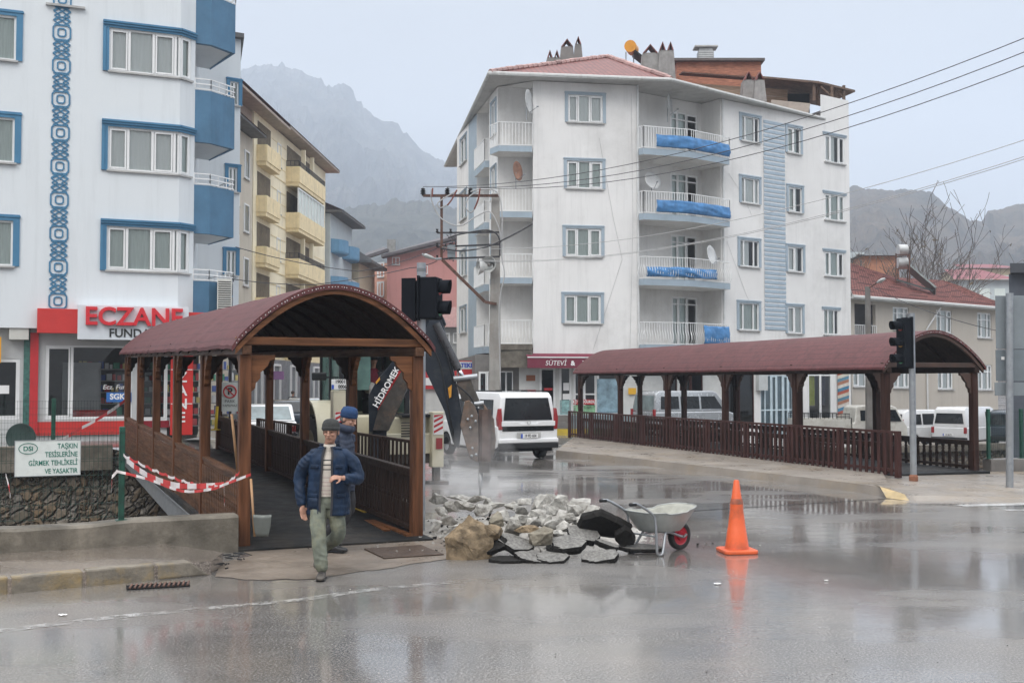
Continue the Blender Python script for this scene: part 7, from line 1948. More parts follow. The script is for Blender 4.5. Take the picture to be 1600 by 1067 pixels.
veh('minivan', vl(1004,44.6), R(-62), 'silver minivan parked behind the long footbridge near the milk shop', 'van', 1.68, 4.2, paint=M_CARS, ex=rear(gc=M_CGLB), **VP)
BP = dict(VP); BP['prof_up'] = [(.05,.99),(.2,1.65),(.45,1.78),(2.3,1.80),(2.7,1.72),(3.6,.99)]; BP['side_win'] = [[(.5,1.08),(1.3,1.08),(1.3,1.58),(.6,1.58)],[(1.4,1.08),(2.2,1.08),(2.2,1.6),(1.4,1.6)],[(2.3,1.08),(3.2,1.08),(2.75,1.56),(2.3,1.6)]]
veh('parked_car', vl(1388,54.5), R(-62), 'white family car parked between the small truck and the white panel van', 'car', 1.75, 4.2, paint=M_CARW, ex=rear(tail=(.85,1.35)), **BP)
PP = dict(VP); PP['prof_up'] = [(.02,.99),(.10,1.82),(.25,1.95),(3.0,1.95),(3.3,1.86),(4.0,.99)]; PP['side_win'] = [[(2.3,1.15),(2.9,1.15),(2.9,1.7),(2.3,1.7)],[(3.0,1.1),(3.6,1.1),(3.25,1.7),(3.0,1.7)]]
veh('panel_van', vl(1481,53.2), R(-46), 'white panel van with a wide rear window parked in front of the beige house', 'van', 1.72, 4.3, paint=M_CARW, ex=rear(ptxt='19 AB 71', tail=(.72,1.0), win=(.22,.80)), **PP)
veh('parked_car', vl(1566,54.0), R(-46), 'dark blue high roofed car parked at the right edge behind the sign pole', 'car', 1.75, 4.2, paint=M_CARD, ex=rear(tail=(.85,1.45), gc=M_CGL), **BP)
# small crew cab truck
tk_ = thing('pickup_truck', (X(1240,51.5),51.5,far_h(14)), R(-86), 'dirty white crew cab truck with an open cargo bed parked behind the long footbridge', 'truck'); hw = .85
mb = MB(); mb.prism([(-hw,.62),(hw,.62),(hw,1.0),(-hw,1.0)], 2.3, 2.45)
mb = MB()
for q in ((-hw,0,.92,-hw+.04,2.3,1.46),(hw-.04,0,.92,hw,2.3,1.46),(-hw,-.04,.92,hw,0,1.46),(-hw,2.3,.92,hw,2.34,1.5),(-hw+.04,0,.85,hw-.04,2.3,.94)): mb.box(*q)
for z in (1.04,1.18,1.32):
    for s in (-1,1): mb.box(s*hw-.012,.02,z,s*hw+.012,2.28,z+.03)
mb.build('cargo_bed', M_TRUCKW, tk_)
pc = [(2.42,.62),(2.42,1.25),(2.52,1.30),(2.62,1.98),(2.8,2.06),(4.3,2.06),(4.5,1.98),(4.85,1.3),(4.98,1.1),(5.0,.6),(4.7,.5)]
mb = MB(); n = len(pc); tw2 = lambda z: hw-.1*max(0,z-1.25)
mb.add([V((-tw2(p[1]),p[0],p[1])) for p in pc]+[V((tw2(p[1]),p[0],p[1])) for p in pc],[tuple(range(n)),tuple(range(2*n-1,n-1,-1))]+[(i,i+n,(i+1)%n+n,(i+1)%n) for i in range(n)]); o=mb.build('crew_cab', M_TRUCKW, tk_, smooth=True, sharp=35); bevel_mod(o,.04,2,35)
for s in (-1,1):
    for y0, y1 in ((2.8,3.1),(3.16,3.62),(3.68,4.1)):
        mb = MB(); mb.add([(s*(tw2(z)+.006),y,z) for y,z in ((y0,1.38),(y1,1.38),(y1,1.85),(y0,1.85))]+[(s*(tw2(z)+.012),y,z) for y,z in ((y0,1.38),(y1,1.38),(y1,1.85),(y0,1.85))],[(0,1,2,3),(7,6,5,4),(0,1,5,4),(1,2,6,5),(2,3,7,6),(3,0,4,7)]); mb.build('side_window', M_CGL, tk_)
    mb = MB(); pts_ = ((4.18,1.36),(4.7,1.36),(4.45,1.88),(4.18,1.88)); mb.add([(s*(tw2(z)+.006),y,z) for y,z in pts_]+[(s*(tw2(z)+.012),y,z) for y,z in pts_],[(0,1,2,3),(7,6,5,4),(0,1,5,4),(1,2,6,5),(2,3,7,6),(3,0,4,7)]); mb.build('side_window', M_CGL, tk_)
for wy in (.8,4.2):
    for s in (-1,1):
        w = bpy.data.objects.new('wheel', None); COL.objects.link(w); w.parent = tk_; w.location = (s*.72,wy,.33); ALLOBJ.append(w); put('tyre', MESHC['tyre0.32'], w); put('rim', MESHC['rim0.32'], w)
boxp(tk_,'chassis',M_DARK,(-.5,.1,.4,.5,4.8,.72)); 
mb = MB()
for s in (-1,1):
    mb.bar((s*(hw-.02),0,1.70),(s*(hw-.02),2.3,1.70),.03,.03); mb.bar((s*(hw-.02),0,1.58),(s*(hw-.02),2.3,1.58),.02,.02)
    for k in range(13): mb.bar((s*(hw-.02),k*.19,1.462),(s*(hw-.02),k*.19,1.69),.02,.02)
mb.build('bed_rail', M_BLACK, tk_)
mb = MB(); mb.bar((-hw,2.36,1.24),(-hw,2.36,1.5),.04,.04); mb.bar((hw,2.36,1.24),(hw,2.36,1.5),.04,.04); mb.bar((-hw,2.36,1.5),(hw,2.36,1.5),.04,.04); mb.build('headboard_rail', M_BLACK, tk_)
# left cars
SP = dict(belt=.92, prof_lo=[(.05,.35),(.0,.6),(.05,.9),(.8,.93),(3.2,.93),(4.1,.78),(4.25,.6),(4.2,.3)], prof_up=[(.35,.92),(1.0,1.38),(1.2,1.42),(2.3,1.42),(2.5,1.38),(3.3,.92)], wheels=(.8,3.4), r=.29,
    side_win=[[(1.0,.98),(1.9,.98),(1.9,1.34),(1.15,1.34)],[(2.0,.98),(3.0,.98),(2.45,1.34),(2.0,1.34)]])
veh('parked_car', (X(421,34.4),34.4,0), R(14), 'white saloon car seen from behind between two posts of the left footbridge', 'car', 1.68, 4.25, paint=M_CARW, ex=rear(tail=(.6,.78), gc=M_CGLB, win=(.08,.92)), **SP)
veh('parked_car', (X(448,43),43,0), R(12), 'dark saloon car parked just ahead of the white saloon', 'car', 1.68, 4.25, paint=M_CARD, ex=rear(tail=(.6,.78), win=(.08,.92)), **SP)
veh('parked_car', (X(478,49),49,0), R(10), 'silver car parked down the street beside the digger wheel', 'car', 1.7, 4.25, paint=M_CARS, ex=rear(tail=(.6,.78), gc=M_CGLB, win=(.08,.92)), **SP)

# ================================================================ backhoe loader with hydraulic hammer
M_CREAM = mat('machine_cream', (.62,.58,.44), .4, var=.06, dirt=.4, dirtcol=(.30,.26,.19), dscale=1.5, coat=.2)
M_NAVY = mat('machine_navy', (.014,.020,.030), .5, spec=.3, var=.2, dirt=.3, dirtcol=(.10,.095,.085), dscale=3, bump=.1)
M_GRIME = mat('grimy_steel', (.075,.068,.062), .6, metal=.1, spec=.3, var=.4, scale=5, dirt=.6, dirtcol=(.20,.13,.09), dscale=4, bump=.4)
M_CHROME = mat('piston_chrome', (.75,.76,.78), .15, metal=1, var=.03)
M_CABG = mat('cab_glass_green', (.10,.17,.155), .1, var=.5, scale=1.5, spec=.8)
def ell_(mb, c, r):
    mb.lathe([(.3*r,-r),(.9*r,-.5*r),(r,0),(.9*r,.5*r),(.3*r,r)], 8, Matrix.Translation(V(c)))
EXO = V((-2.55,23.12,0)); EXR = R(24)
ex_ = thing('backhoe_loader', EXO, EXR, 'cream and navy backhoe loader with a hydraulic hammer breaking the road edge', 'excavator')
MI = Matrix.LocRotScale(EXO, Matrix.Rotation(EXR,3,'Z').to_quaternion(), V((1,1,1))).inverted()
Q = lambda px, py, Y: MI @ P(px, py, Y)
def qpart(name, pxs, Y0, Y1, th, m, par=ex_, bevel=.015):
    """plate outlined by photo points, its depth running from Y0 (first) to Y1 by height, with real thickness"""
    ys = [p[1] for p in pxs]; a, b = max(ys), min(ys); n = len(pxs); mb = MB(); vs = []
    for dy in (-th/2, th/2):
        for p in pxs: f = (a-p[1])/(a-b); vs.append(Q(p[0], p[1], Y0+(Y1-Y0)*f) + MI.to_3x3() @ V((0,dy,0)))
    mb.add(vs, [tuple(range(n)), tuple(range(2*n-1,n-1,-1))]+[(i,i+n,(i+1)%n+n,(i+1)%n) for i in range(n)]); return mb.build(name, m, par, bevel=bevel)
boxp(ex_,'rear_frame',M_CREAM,(-1.15,.0,.62,1.15,.22,1.05),bevel=.02)
boxp(ex_,'rear_frame',M_CREAM,(-.2,.225,.7,1.12,.6,1.38),bevel=.03)
boxp(ex_,'lower_beam',M_GRIME,(-1.0,.05,.42,1.0,.2,.615),bevel=.01)
boxp(ex_,'stabiliser_column',M_CREAM,(-1.19,-.12,.55,-.93,.12,1.95),bevel=.02); boxp(ex_,'stabiliser_column',M_CREAM,(.92,-.12,.34,1.18,.12,1.5),bevel=.02)
boxp(ex_,'stabiliser_leg',M_GRIME,(-1.13,-.07,.25,-.99,.07,.55)); boxp(ex_,'stabiliser_leg',M_GRIME,(.98,-.07,.05,1.12,.07,.34)); boxp(ex_,'stabiliser_foot',M_GRIME,(.84,-.2,.0,1.26,.2,.05)); boxp(ex_,'stabiliser_foot',M_GRIME,(-1.27,-.2,.22,-.85,.2,.25))
M_STRW = M_WPAINT
for s, z in ((-1,1.10),(1,1.02)):
    o = boxp(ex_,'hazard_plate',M_WPAINT,(s*1.05-.11,-.135,z,s*1.05+.11,-.125,z+.42))
    mb = MB()
    for k in range(4):
        a = z+.03+k*.11; mb.add([(s*1.05-.10,-.138,a),(s*1.05+.10,-.138,a+.10 if a+.1<z+.42 else z+.41),(s*1.05+.10,-.138,min(z+.42,a+.15)),(s*1.05-.10,-.138,min(z+.41,a+.05))],[(0,1,2,3)])
    mb.build('red_stripes', M_REDS, o, fixn=False)
boxp(ex_,'tail_light',M_TL,(1.0,-.14,.72,1.14,-.125,.95)); 
pl_ = boxp(ex_,'number_plate',PLW,(-1.24,-.16,1.97,-.88,-.145,2.17)); text('190015', .095, M_BLK, pl_, (-1.04,-.164,2.12), extrude=.001, offset=.003, sx=.9); text('0006', .095, M_BLK, pl_, (-1.02,-.164,2.02), extrude=.001, offset=.003, sx=.9); boxp(pl_,'blue_strip',PLB,(-1.238,-.163,1.975,-1.19,-.1605,2.06))
def bigwheel(x, y, r, w):
    wv_ = bpy.data.objects.new('wheel', None); COL.objects.link(wv_); wv_.parent = ex_; wv_.location = (x,y,r); ALLOBJ.append(wv_)
    TT = Matrix.Rotation(R(90),4,'Y'); m1 = MB(TT); m1.lathe([(r*.55,-w/2),(r*.93,-w/2),(r*.97,-w*.4),(r*.97,w*.4),(r*.93,w/2),(r*.55,w/2)], 32, cap=False)
    for k in range(22):
        a = 2*math.pi*k/22
        for s in (-1,1):
            m1.M = TT @ Matrix.Rotation(a+(.14 if s > 0 else 0),4,'Z'); m1.bar((r*.985,-.03,s*w*.48),(r*.985,.11,s*.02),.05,.055,up=(1,0,0))
    m1.build('tyre', M_TYRE, wv_); m2 = MB(TT); m2.lathe([(0,-.1),(r*.3,-.12),(r*.5,-.05),(r*.56,-w/2),(r*.56,w/2),(r*.5,.05),(r*.3,.12),(0,.1)], 24, cap=False); m2.build('rim', M_CREAM, wv_, smooth=True)
for s in (-1,1): bigwheel(s*.98, 1.75, .70, .44); bigwheel(s*.86, 4.0, .46, .32)
for s in (-1,1):
    mb = MB(); n = 12; vs = []
    for i in range(n+1):
        a = R(-5)+R(175)*i/n; yy = 1.75-.86*math.cos(a); z = .75+.98*math.sin(a)
        for x in (.74,1.24): vs.append((s*x, yy, z)); 
        for x in (.74,1.24): vs.append((s*x, 1.75-.82*math.cos(a), z-.05-.0))
    fs = []
    for i in range(n): a, b = i*4, i*4+4; fs += [(a,a+1,b+1,b),(a+2,b+2,b+3,a+3),(a,b,b+2,a+2),(a+1,a+3,b+3,b+1)]
    mb.add(vs, fs); mb.build('fender', M_CREAM, ex_, smooth=True, sharp=40)
boxp(ex_,'cab_floor',M_CREAM,(-.72,.6,1.0,.72,2.7,1.42),bevel=.04)
boxp(ex_,'cab_roof',M_CREAM,(-.78,.85,2.78,.78,2.75,2.92),bevel=.05)
for x in (-.72,.72):
    for y in (.95,1.8,2.6): boxp(ex_,'cab_pillar',M_BLACK,(x-.05,y-.05,1.42,x+.05,y+.05,2.78))
for x in (-.72,.72): boxp(ex_,'cab_glass',M_CABG,(x-.01,1.0,1.45,x+.01,1.75,2.75),(x-.01,1.85,1.45,x+.01,2.55,2.75))
boxp(ex_,'cab_glass',M_CABG,(-.66,2.6,1.45,.66,2.615,2.75))
boxp(ex_,'rear_glass',M_CABG,(-.66,.94,1.95,-.10,.955,2.76))
boxp(ex_,'hood',M_CREAM,(-.5,2.75,.85,.5,4.6,1.6),bevel=.08)
boxp(ex_,'chassis',M_GRIME,(-.42,.2,.5,.42,4.4,.84))
boxp(ex_,'mirror',M_BLACK,(-1.30,1.2,2.15,-.98,1.26,2.32),bevel=.03); boxp(ex_,'mirror_arm',M_BLACK,(-1.0,1.22,2.2,-.72,1.25,2.23))
mb = MB(); 
for s in (-1,1): mb.bar((s*.5,2.6,1.3),(s*.5,5.1,.55),.12,.22)
mb.build('loader_arms', M_CREAM, ex_); mb = MB(); mb.prism([(-1.1,.05),(1.1,.05),(1.1,.75),(-1.1,.75)], 5.1, 5.8); mb.build('loader_bucket', M_NAVY, ex_)
boxp(ex_,'seat',M_BLACK,(-.05,1.25,1.42,.45,1.75,1.75),(-.05,1.7,1.75,.45,1.82,2.25),bevel=.04)
boxp(ex_,'swing_post',M_NAVY,(-.42,-.30,.5,-.12,.0,1.55),bevel=.02)
boxp(ex_,'fender_mat',M_BLACK,(.30,-.0,1.385,1.18,.75,1.44),bevel=.01)
for i in range(6): boxp(ex_,'hydraulic_hose',M_GRIME,(.28,-.02,.98+.055*i,.62,.0,1.01+.055*i))
qpart('boom', [(578,674),(577,618),(590,594),(621,557),(662,500),(676,492),(692,494),(697,506),(645,588),(606,674)], 22.75, 22.35, .30, M_NAVY)
qpart('boom_rib', [(583,672),(591,640),(637,564),(644,588),(607,672)], 22.57, 22.30, .06, M_GRIME, bevel=.005)
qpart('red_stripe', [(594,640),(590,640),(632,562),(637,562)], 22.50, 22.28, .03, MT['sign_red'], bevel=0)
cgl = Q(604,605,22.30); dirv = (Q(623,573,22.33)-Q(587,636,22.38)); 
tm = text_mesh('HİDROMEK', .17, M_WPAINT, extrude=.002, offset=.003, sx=1.0)
ang = math.atan2(dirv.z, math.hypot(dirv.x, dirv.y)*1.0)
o = put('lettering', tm, ex_, cgl, rot=(0,-ang,-EXR)); 
qpart('amber_reflector', [(587,597),(593,589),(594,593),(588,600)], 22.4, 22.4, .04, mat('amber',(.6,.28,.03),.3), bevel=0)
qpart('dipper_arm', [(672,500),(690,498),(700,535),(714,605),(723,650),(717,700),(708,690),(695,642),(664,576),(662,525)], 22.15, 22.3, .26, M_NAVY)
qpart('dipper_plate', [(700,606),(706,601),(705,620),(702,622)], 22.0, 22.0, .05, MT['amber'], bevel=0)
mb = MB(); mb.tube([Q(681,506,22.0), Q(716,577,22.0)], .085, 12); mb.build('cylinder', mat('cylinder_black',(.06,.06,.065),.3,metal=.4,var=.3), ex_, smooth=True, sharp=40)
mb = MB(); mb.tube([Q(716,576,22.0), Q(725,592,22.0)], .042, 10); mb.build('piston_rod', M_CHROME, ex_, smooth=True)
mb = MB(); mb.tube(curve([Q(673,536,22.0), Q(688,572,21.95), Q(697,620,21.9), Q(712,700,21.9)],6), .02, 6); mb.tube(curve([Q(690,520,21.95), Q(700,560,21.9), Q(708,596,21.95)],6), .018, 6); mb.tube(curve([Q(712,600,21.9), Q(735,620,21.8), Q(741,640,21.8), Q(738,660,21.8)],6), .018, 6); mb.build('hydraulic_hose', M_BLACK, ex_, smooth=True)
qpart('link_plate', [(713,594),(722,589),(735,592),(750,628),(742,632),(722,626)], 22.1, 22.1, .20, M_GRIME)
mb = MB(); mb.tube([Q(709,592,22.0), Q(746,588,22.0)], .055, 10); mb.build('link_pin', M_STEEL, ex_, smooth=True, sharp=40); mb = MB(); mb.tube([Q(735,632,22.0), Q(756,630,22.0)], .055, 10); mb.build('link_pin', M_STEEL, ex_, smooth=True, sharp=40)
M_HPL = mat('hammer_plate', (.12,.095,.08), .6, metal=.1, spec=.3, var=.5, scale=7, dirt=.7, dirtcol=(.22,.12,.07), dscale=5, bump=.5)
qpart('hammer_side_plate', [(726,627),(733,625),(742,634),(747,648),(748,700),(746,722),(734,716),(727,692),(719,664)], 21.72, 21.75, .05, M_HPL)
qpart('hammer_side_plate', [(753,628),(758,633),(772,655),(775,688),(771,716),(765,720),(763,660)], 21.95, 22.0, .05, M_HPL)
qpart('hammer_gap_shade', [(733,634),(758,640),(766,660),(766,712),(744,714),(730,668)], 22.05, 22.1, .16, M_NAVY)  # dark plate stands for the shade in the gap between the side plates
mb = MB()
for px, py in ((731,655),(737,650),(743,658),(735,668),(738,700),(744,710),(737,712)): ell_(mb, Q(px,py,21.68), .028)
mb.build('bolts', M_STEEL, ex_, smooth=True)
mb = MB(); mb.tube([Q(758,640,21.9), Q(757,722,21.85)], .135, 8); mb.build('hammer_body', mat('hammer_brown',(.09,.06,.05),.6,metal=.1,spec=.3,var=.4,scale=5,bump=.3), ex_)
mb = MB(); mb.tube([Q(757,721,21.75), Q(756,738,21.75)], .11, 10); mb.build('hammer_nose', M_GRIME, ex_)
mb = MB(); mb.tube([Q(751,736,21.75), Q(750.5,758,21.72), Q(750,770,21.70)], [.045,.04,.012], 10); mb.build('chisel', mat('chisel_steel',(.35,.36,.37),.4,metal=.7,var=.3), ex_, smooth=True)
# ================================================================ people
def fused(mb, name, m, parent, voxel, smooth_it=4, wrinkle=0, wscale=6, seed=0, loc=None, zstretch=1, folds=None):
    """closed shapes fused into one continuous skin"""
    me = mb.data(name, m); o = bpy.data.objects.new('tmp', me); COL.objects.link(o)
    r_ = o.modifiers.new('r','REMESH'); r_.mode = 'VOXEL'; r_.voxel_size = voxel; r_.use_smooth_shade = True
    if smooth_it: s_ = o.modifiers.new('s','SMOOTH'); s_.iterations = smooth_it; s_.factor = .5
    dg = bpy.context.evaluated_depsgraph_get(); dg.update(); m2 = bpy.data.meshes.new_from_object(o.evaluated_get(dg)); bpy.data.objects.remove(o)
    m2.name = name
    if wrinkle or folds:
        for v in m2.vertices:
            c = v.co; n_ = v.normal
            k = noise.noise(V((c.x*wscale+seed, c.y*wscale, c.z*wscale*zstretch)))*wrinkle + noise.noise(V((c.x*wscale*2.6+seed, c.y*wscale*2.6, c.z*wscale*2.6*zstretch)))*wrinkle*.45
            if folds: k += folds(c)
            v.co = c + n_*k
    m2.polygons.foreach_set('use_smooth', [True]*len(m2.polygons)); m2.update()
    return put(name, m2, parent, loc)
def ell(mb, c, rx, ry, rz, n=14, T=None):
    T = T or Matrix.Identity(4); prof = [(math.sin(math.pi*k/n), -math.cos(math.pi*k/n)) for k in range(n+1)]; prof[0] = (.02,-1); prof[-1] = (.02,1)
    mb.lathe(prof, 18, Matrix.Translation(V(c)) @ T @ Matrix.Diagonal((rx,ry,rz,1)))
def loft(mb, rings, n=24, gap=None):
    """rings: (cx,cy,cz,rx,ry[,yaw])"""
    vs = []; fs = []
    for r_ in rings:
        cx,cy,cz,rx,ry = r_[:5]; yaw = r_[5] if len(r_) > 5 else 0
        for k in range(n):
            a = 2*math.pi*k/n; x, y = rx*math.copysign(abs(math.cos(a))**.85, math.cos(a)), ry*math.copysign(abs(math.sin(a))**.85, math.sin(a))
            vs.append((cx+x*math.cos(yaw)-y*math.sin(yaw), cy+x*math.sin(yaw)+y*math.cos(yaw), cz))
    m = len(rings)
    for i in range(m-1):
        for k in range(n): fs.append((i*n+k, i*n+(k+1)%n, (i+1)*n+(k+1)%n, (i+1)*n+k))
    fs.append(tuple(range(n))[::-1]); fs.append(tuple((m-1)*n+k for k in range(n))); mb.add(vs, fs)
def limb(mb, pts, rs, n=12): 
    mb.tube(curve(pts,4), [rs[0]]*0 + [ (rs[min(int(i/4),len(rs)-2)]*(1-(i%4)/4)+rs[min(int(i/4),len(rs)-2)+1]*((i%4)/4)) if i < 4*(len(rs)-1) else rs[-1] for i in range(4*(len(pts)-1)+1)], n)
    ell(mb, pts[0], rs[0], rs[0], rs[0], 8); ell(mb, pts[-1], rs[-1], rs[-1], rs[-1], 8)
def head(mb, T, s=1.0):
    """face looks along local -Y; origin at head centre"""
    def E(c, a, b, d): ell(mb, (0,0,0), a*s, b*s, d*s, 12, T @ Matrix.Translation(V(c)*s))
    E((0,.012,.03), .077,.095,.092); E((0,-.012,-.035), .062,.074,.085); E((0,-.045,-.088), .034,.032,.028)
    E((0,-.080,.022), .050,.020,.014)                     # brow
    E((0,-.098,-.012), .0125,.017,.030); E((0,-.108,-.027), .017,.015,.012)   # nose
    E((.036,-.066,-.022), .022,.020,.018); E((-.036,-.066,-.022), .022,.020,.018)
    E((0,-.088,-.054), .024,.010,.0065); E((0,-.086,-.066), .021,.010,.0065)
    for k in (-1,1): E((.079*k,.014,-.008), .010,.018,.030)
def hand(mb, wrist, dirv, palm_n, s=1.0, curl=.6, side=1):
    """palm, four bent fingers of different length and a thumb leaving the side of the palm"""
    d = V(dirv).normalized(); n_ = V(palm_n); n_ = (n_-d*n_.dot(d)).normalized(); w = d.cross(n_)*side
    w0_ = V(wrist); c = w0_+d*.05*s
    T = Matrix((( w.x,d.x,n_.x,0),(w.y,d.y,n_.y,0),(w.z,d.z,n_.z,0),(0,0,0,1)))
    ell(mb, c, .041*s, .052*s, .017*s, 10, T)
    limb(mb, [w0_-d*.03, w0_+d*.02], [.026*s,.026*s], 8)
    for i, (off, L) in enumerate(((.030,.070),(.011,.080),(-.009,.074),(-.028,.058))):
        b = w0_+d*.088*s+w*off*s; pts = [b-d*.02*s]; dd = d.copy(); p = b; pts.append(p)
        for k in range(3):
            dd = (dd + n_*curl*(.55+.15*k)).normalized(); p = p+dd*L*s*(.42,.33,.25)[k]; pts.append(p)
        mb.tube(pts, [.0098*s,.0098*s,.0092*s,.0085*s,.007*s], 8); ell(mb, pts[-1], .0075*s,.0075*s,.0075*s, 6)
    b = w0_+d*.028*s+w*.032*s; t1 = b+(w*.8+d*.55+n_*.35).normalized()*.038*s; t2 = t1+(w*.15+d*.8+n_*.6).normalized()*.032*s
    mb.tube([b,t1,t2], [.014*s,.0115*s,.009*s], 8); ell(mb, t2, .0092*s,.0092*s,.0092*s, 6)
M_SKIN = mat('weathered_skin', (.40,.215,.15), .5, var=.18, scale=14, bump=.3, bscale=60)
M_SKIN2 = mat('pale_skin', (.46,.26,.19), .5, var=.12, scale=14)
M_JKT = mat('blue_quilted_cloth', (.006,.020,.050), .6, var=.5, scale=9, bump=1, bscale=16, spec=.3)
M_SWT = mat('cream_knit', (.55,.50,.44), .9, var=.08, scale=30, bump=.8, bscale=110)
M_SWTB = mat('black_knit', (.03,.03,.035), .9, var=.1); M_SWTP = mat('pinkish_knit', (.42,.33,.30), .9, var=.1)
M_JEAN = mat('faded_green_trousers', (.15,.165,.135), .9, spec=.15, var=.45, scale=7, bump=1, bscale=22, dirt=.6, dirtcol=(.27,.26,.17), dscale=5)
M_HAT = mat('charcoal_felt', (.035,.037,.036), .9, var=.3, scale=20, bump=.6, bscale=80)
M_SHOE = mat('scuffed_shoe', (.05,.045,.04), .6, var=.4, scale=14, dirt=.5, dirtcol=(.18,.15,.12), dscale=8)
M_SHOE2 = mat('black_shoe', (.02,.02,.022), .5, var=.3, scale=14)
M_NAVC = mat('navy_cloth', (.018,.028,.055), .7, var=.25, scale=8, bump=.4, bscale=50)
M_BHAT = mat('blue_knit_hat', (.012,.045,.13), .85, var=.25, scale=20, bump=.8, bscale=90)
M_EYE = mat('dark_eye', (.02,.015,.012), .2, var=0); M_BROW = mat('grey_brow', (.10,.085,.075), .9, var=.2)
def shoe(par, p, yaw, pitch, m, s=1.0, name='shoe'):
    T = Matrix.Translation(V(p)) @ Matrix.Rotation(yaw,4,'Z') @ Matrix.Rotation(pitch,4,'X')
    mb = MB(T); vs = []; n = 16
    st = [(.095,.030,.02,.075),(.075,.038,.0,.105),(.03,.040,0,.115),(-.03,.041,0,.088),(-.09,.048,0,.066),(-.15,.048,0,.056),(-.185,.036,.006,.045),(-.2,.016,.012,.03)]
    fs = []
    for y, w_, z0, z1 in st:
        for k in range(n):
            a = 2*math.pi*k/n; cx, sz = math.cos(a), math.sin(a)
            vs.append((w_*s*math.copysign(abs(cx)**.7,cx), y*s, (z0+(z1-z0)*(.5+.5*math.copysign(abs(sz)**.75,sz)))*s))
    for i in range(len(st)-1):
        for k in range(n): fs.append((i*n+k,i*n+(k+1)%n,(i+1)*n+(k+1)%n,(i+1)*n+k))
    fs.append(tuple(range(n))); fs.append(tuple((len(st)-1)*n+k for k in range(n)))
    mb.add(vs, fs); o = mb.build(name, m, par, smooth=True); 
    m2 = MB(T); m2.prism([(a*s,b*s) for a,b in ((-.045,-.004),(.045,-.004),(.045,.014),(-.045,.014))], -.17*s, .09*s); m2.build('sole', M_BLACK, o, bevel=.004)
    m3 = MB(T)
    for k in range(4): m3.tube([(-.022*s,(-.02-.03*k)*s,(.108-.012*k)*s),(0,(-.025-.03*k)*s,(.116-.013*k)*s),(.022*s,(-.02-.03*k)*s,(.108-.012*k)*s)], .003*s, 4)
    m3.build('laces', M_SWTB, o)
    return o
# ---- first man: walking towards the camera
H1 = V((X(512,12.3), 12.3, 0)); SC = F/12.3
q1_ = lambda px, py, y=0: V(((px-512)/SC, y, CH-(py-598)/SC))
man = thing('person', H1, 0, 'man in an open blue quilted coat and striped jumper walking towards the road', 'person')
HT = Matrix.Translation(q1_(519,674,-.06)) @ Matrix.Rotation(R(-6),4,'Z') @ Matrix.Rotation(R(4),4,'X')
hipL, hipR = V((.085,0,.86)), V((-.085,0,.86))      # +x is the picture's right
kR, aR = V((-.055,-.20,.46)), V((-.012,-.22,.10)); kL, aL = V((.135,-.02,.46)), V((-.08,.34,.27))
shR, shL = V((-.17,.0,1.32)), V((.23,0,1.32)); elR, wrR = V((-.30,.03,1.06)), V((-.265,-.06,.80)); elL, wrL = V((.335,-.0,1.06)), V((.215,-.22,1.08))
bd = MB(); head(bd, HT, 1.03)
limb(bd, [V((.02,.0,1.33)), V((.035,-.035,1.49))], [.062,.052], 12)
loft(bd, [(0,0,.80,.14,.095),(0,0,.95,.14,.10),(.01,0,1.1,.145,.10),(.03,0,1.28,.16,.10),(.03,0,1.36,.13,.08),(.03,0,1.40,.06,.06)])
for a,b,c in ((hipR,kR,aR),(hipL,kL,aL)): limb(bd, [a,b,c], [.075,.052,.036])
for a,b,c in ((shR,elR,wrR),(shL,elL,wrL)): limb(bd, [a+V((0,0,-.05)),b,c], [.036,.034,.026])
hand(bd, wrR+V((.012,-.012,-.035)), (.12,-.15,-1), (.5,-.6,.1), 1.0, .38, side=-1)
hand(bd, wrL+V((-.02,-.02,.0)), (-.75,-.55,.15), (-.3,.45,-.75), .92, 1.5, side=1)
body1 = fused(bd, 'body', M_SKIN, man, .0048, 3)
# face details
fd = MB()
for k in (-1,1): ell(fd, (0,0,0), .011,.006,.0042, 8, HT @ Matrix.Translation((.031*k,-.0825,.004)))
fd.build('eyes', M_EYE, body1, smooth=True)
fd = MB()
for k in (-1,1): fd.M = HT; fd.tube([(.012*k,-.101,.022),(.032*k,-.096,.028),(.052*k,-.080,.020)], [.0045,.006,.003], 6)
fd.tube([(-.026,-.0935,-.0600),(0,-.1015,-.0590),(.026,-.0935,-.0605)], [.0015,.003,.0015], 5)
fd.build('brows_and_lips', M_BROW, body1, smooth=True)
fd = MB()
for k in (-1,1):
    for z_ in (.0,-.02): ell(fd, (0,0,0), .008,.02,.022, 8, HT @ Matrix.Translation((.0765*k,.002+.012*(z_<0),z_+.015)))
ell(fd, (0,0,0), .076,.06,.05, 10, HT @ Matrix.Translation((0,.055,-.02))); fd.build('hair', mat('grey_hair',(.11,.10,.09),.9,var=.3,scale=30), body1, smooth=True)
# hat
hm = MB(); hp_ = [(.088,.018),(.099,.03),(.104,.055),(.100,.085),(.085,.118),(.055,.138),(.012,.146)]
hm.lathe([(.07,.02)]+hp_, 24, HT @ Matrix.Rotation(R(-7),4,'X') @ Matrix.Diagonal((.93,1.12,1,1)), cap=False); hm.build('hat', M_HAT, man, smooth=True)
hm = MB(); hm.lathe([(.094,.012),(.104,.02),(.108,.04),(.102,.056),(.094,.05)], 24, HT @ Matrix.Rotation(R(-7),4,'X') @ Matrix.Diagonal((.93,1.12,1,1)), cap=False); hm.build('hat_brim', M_HAT, man, smooth=True)
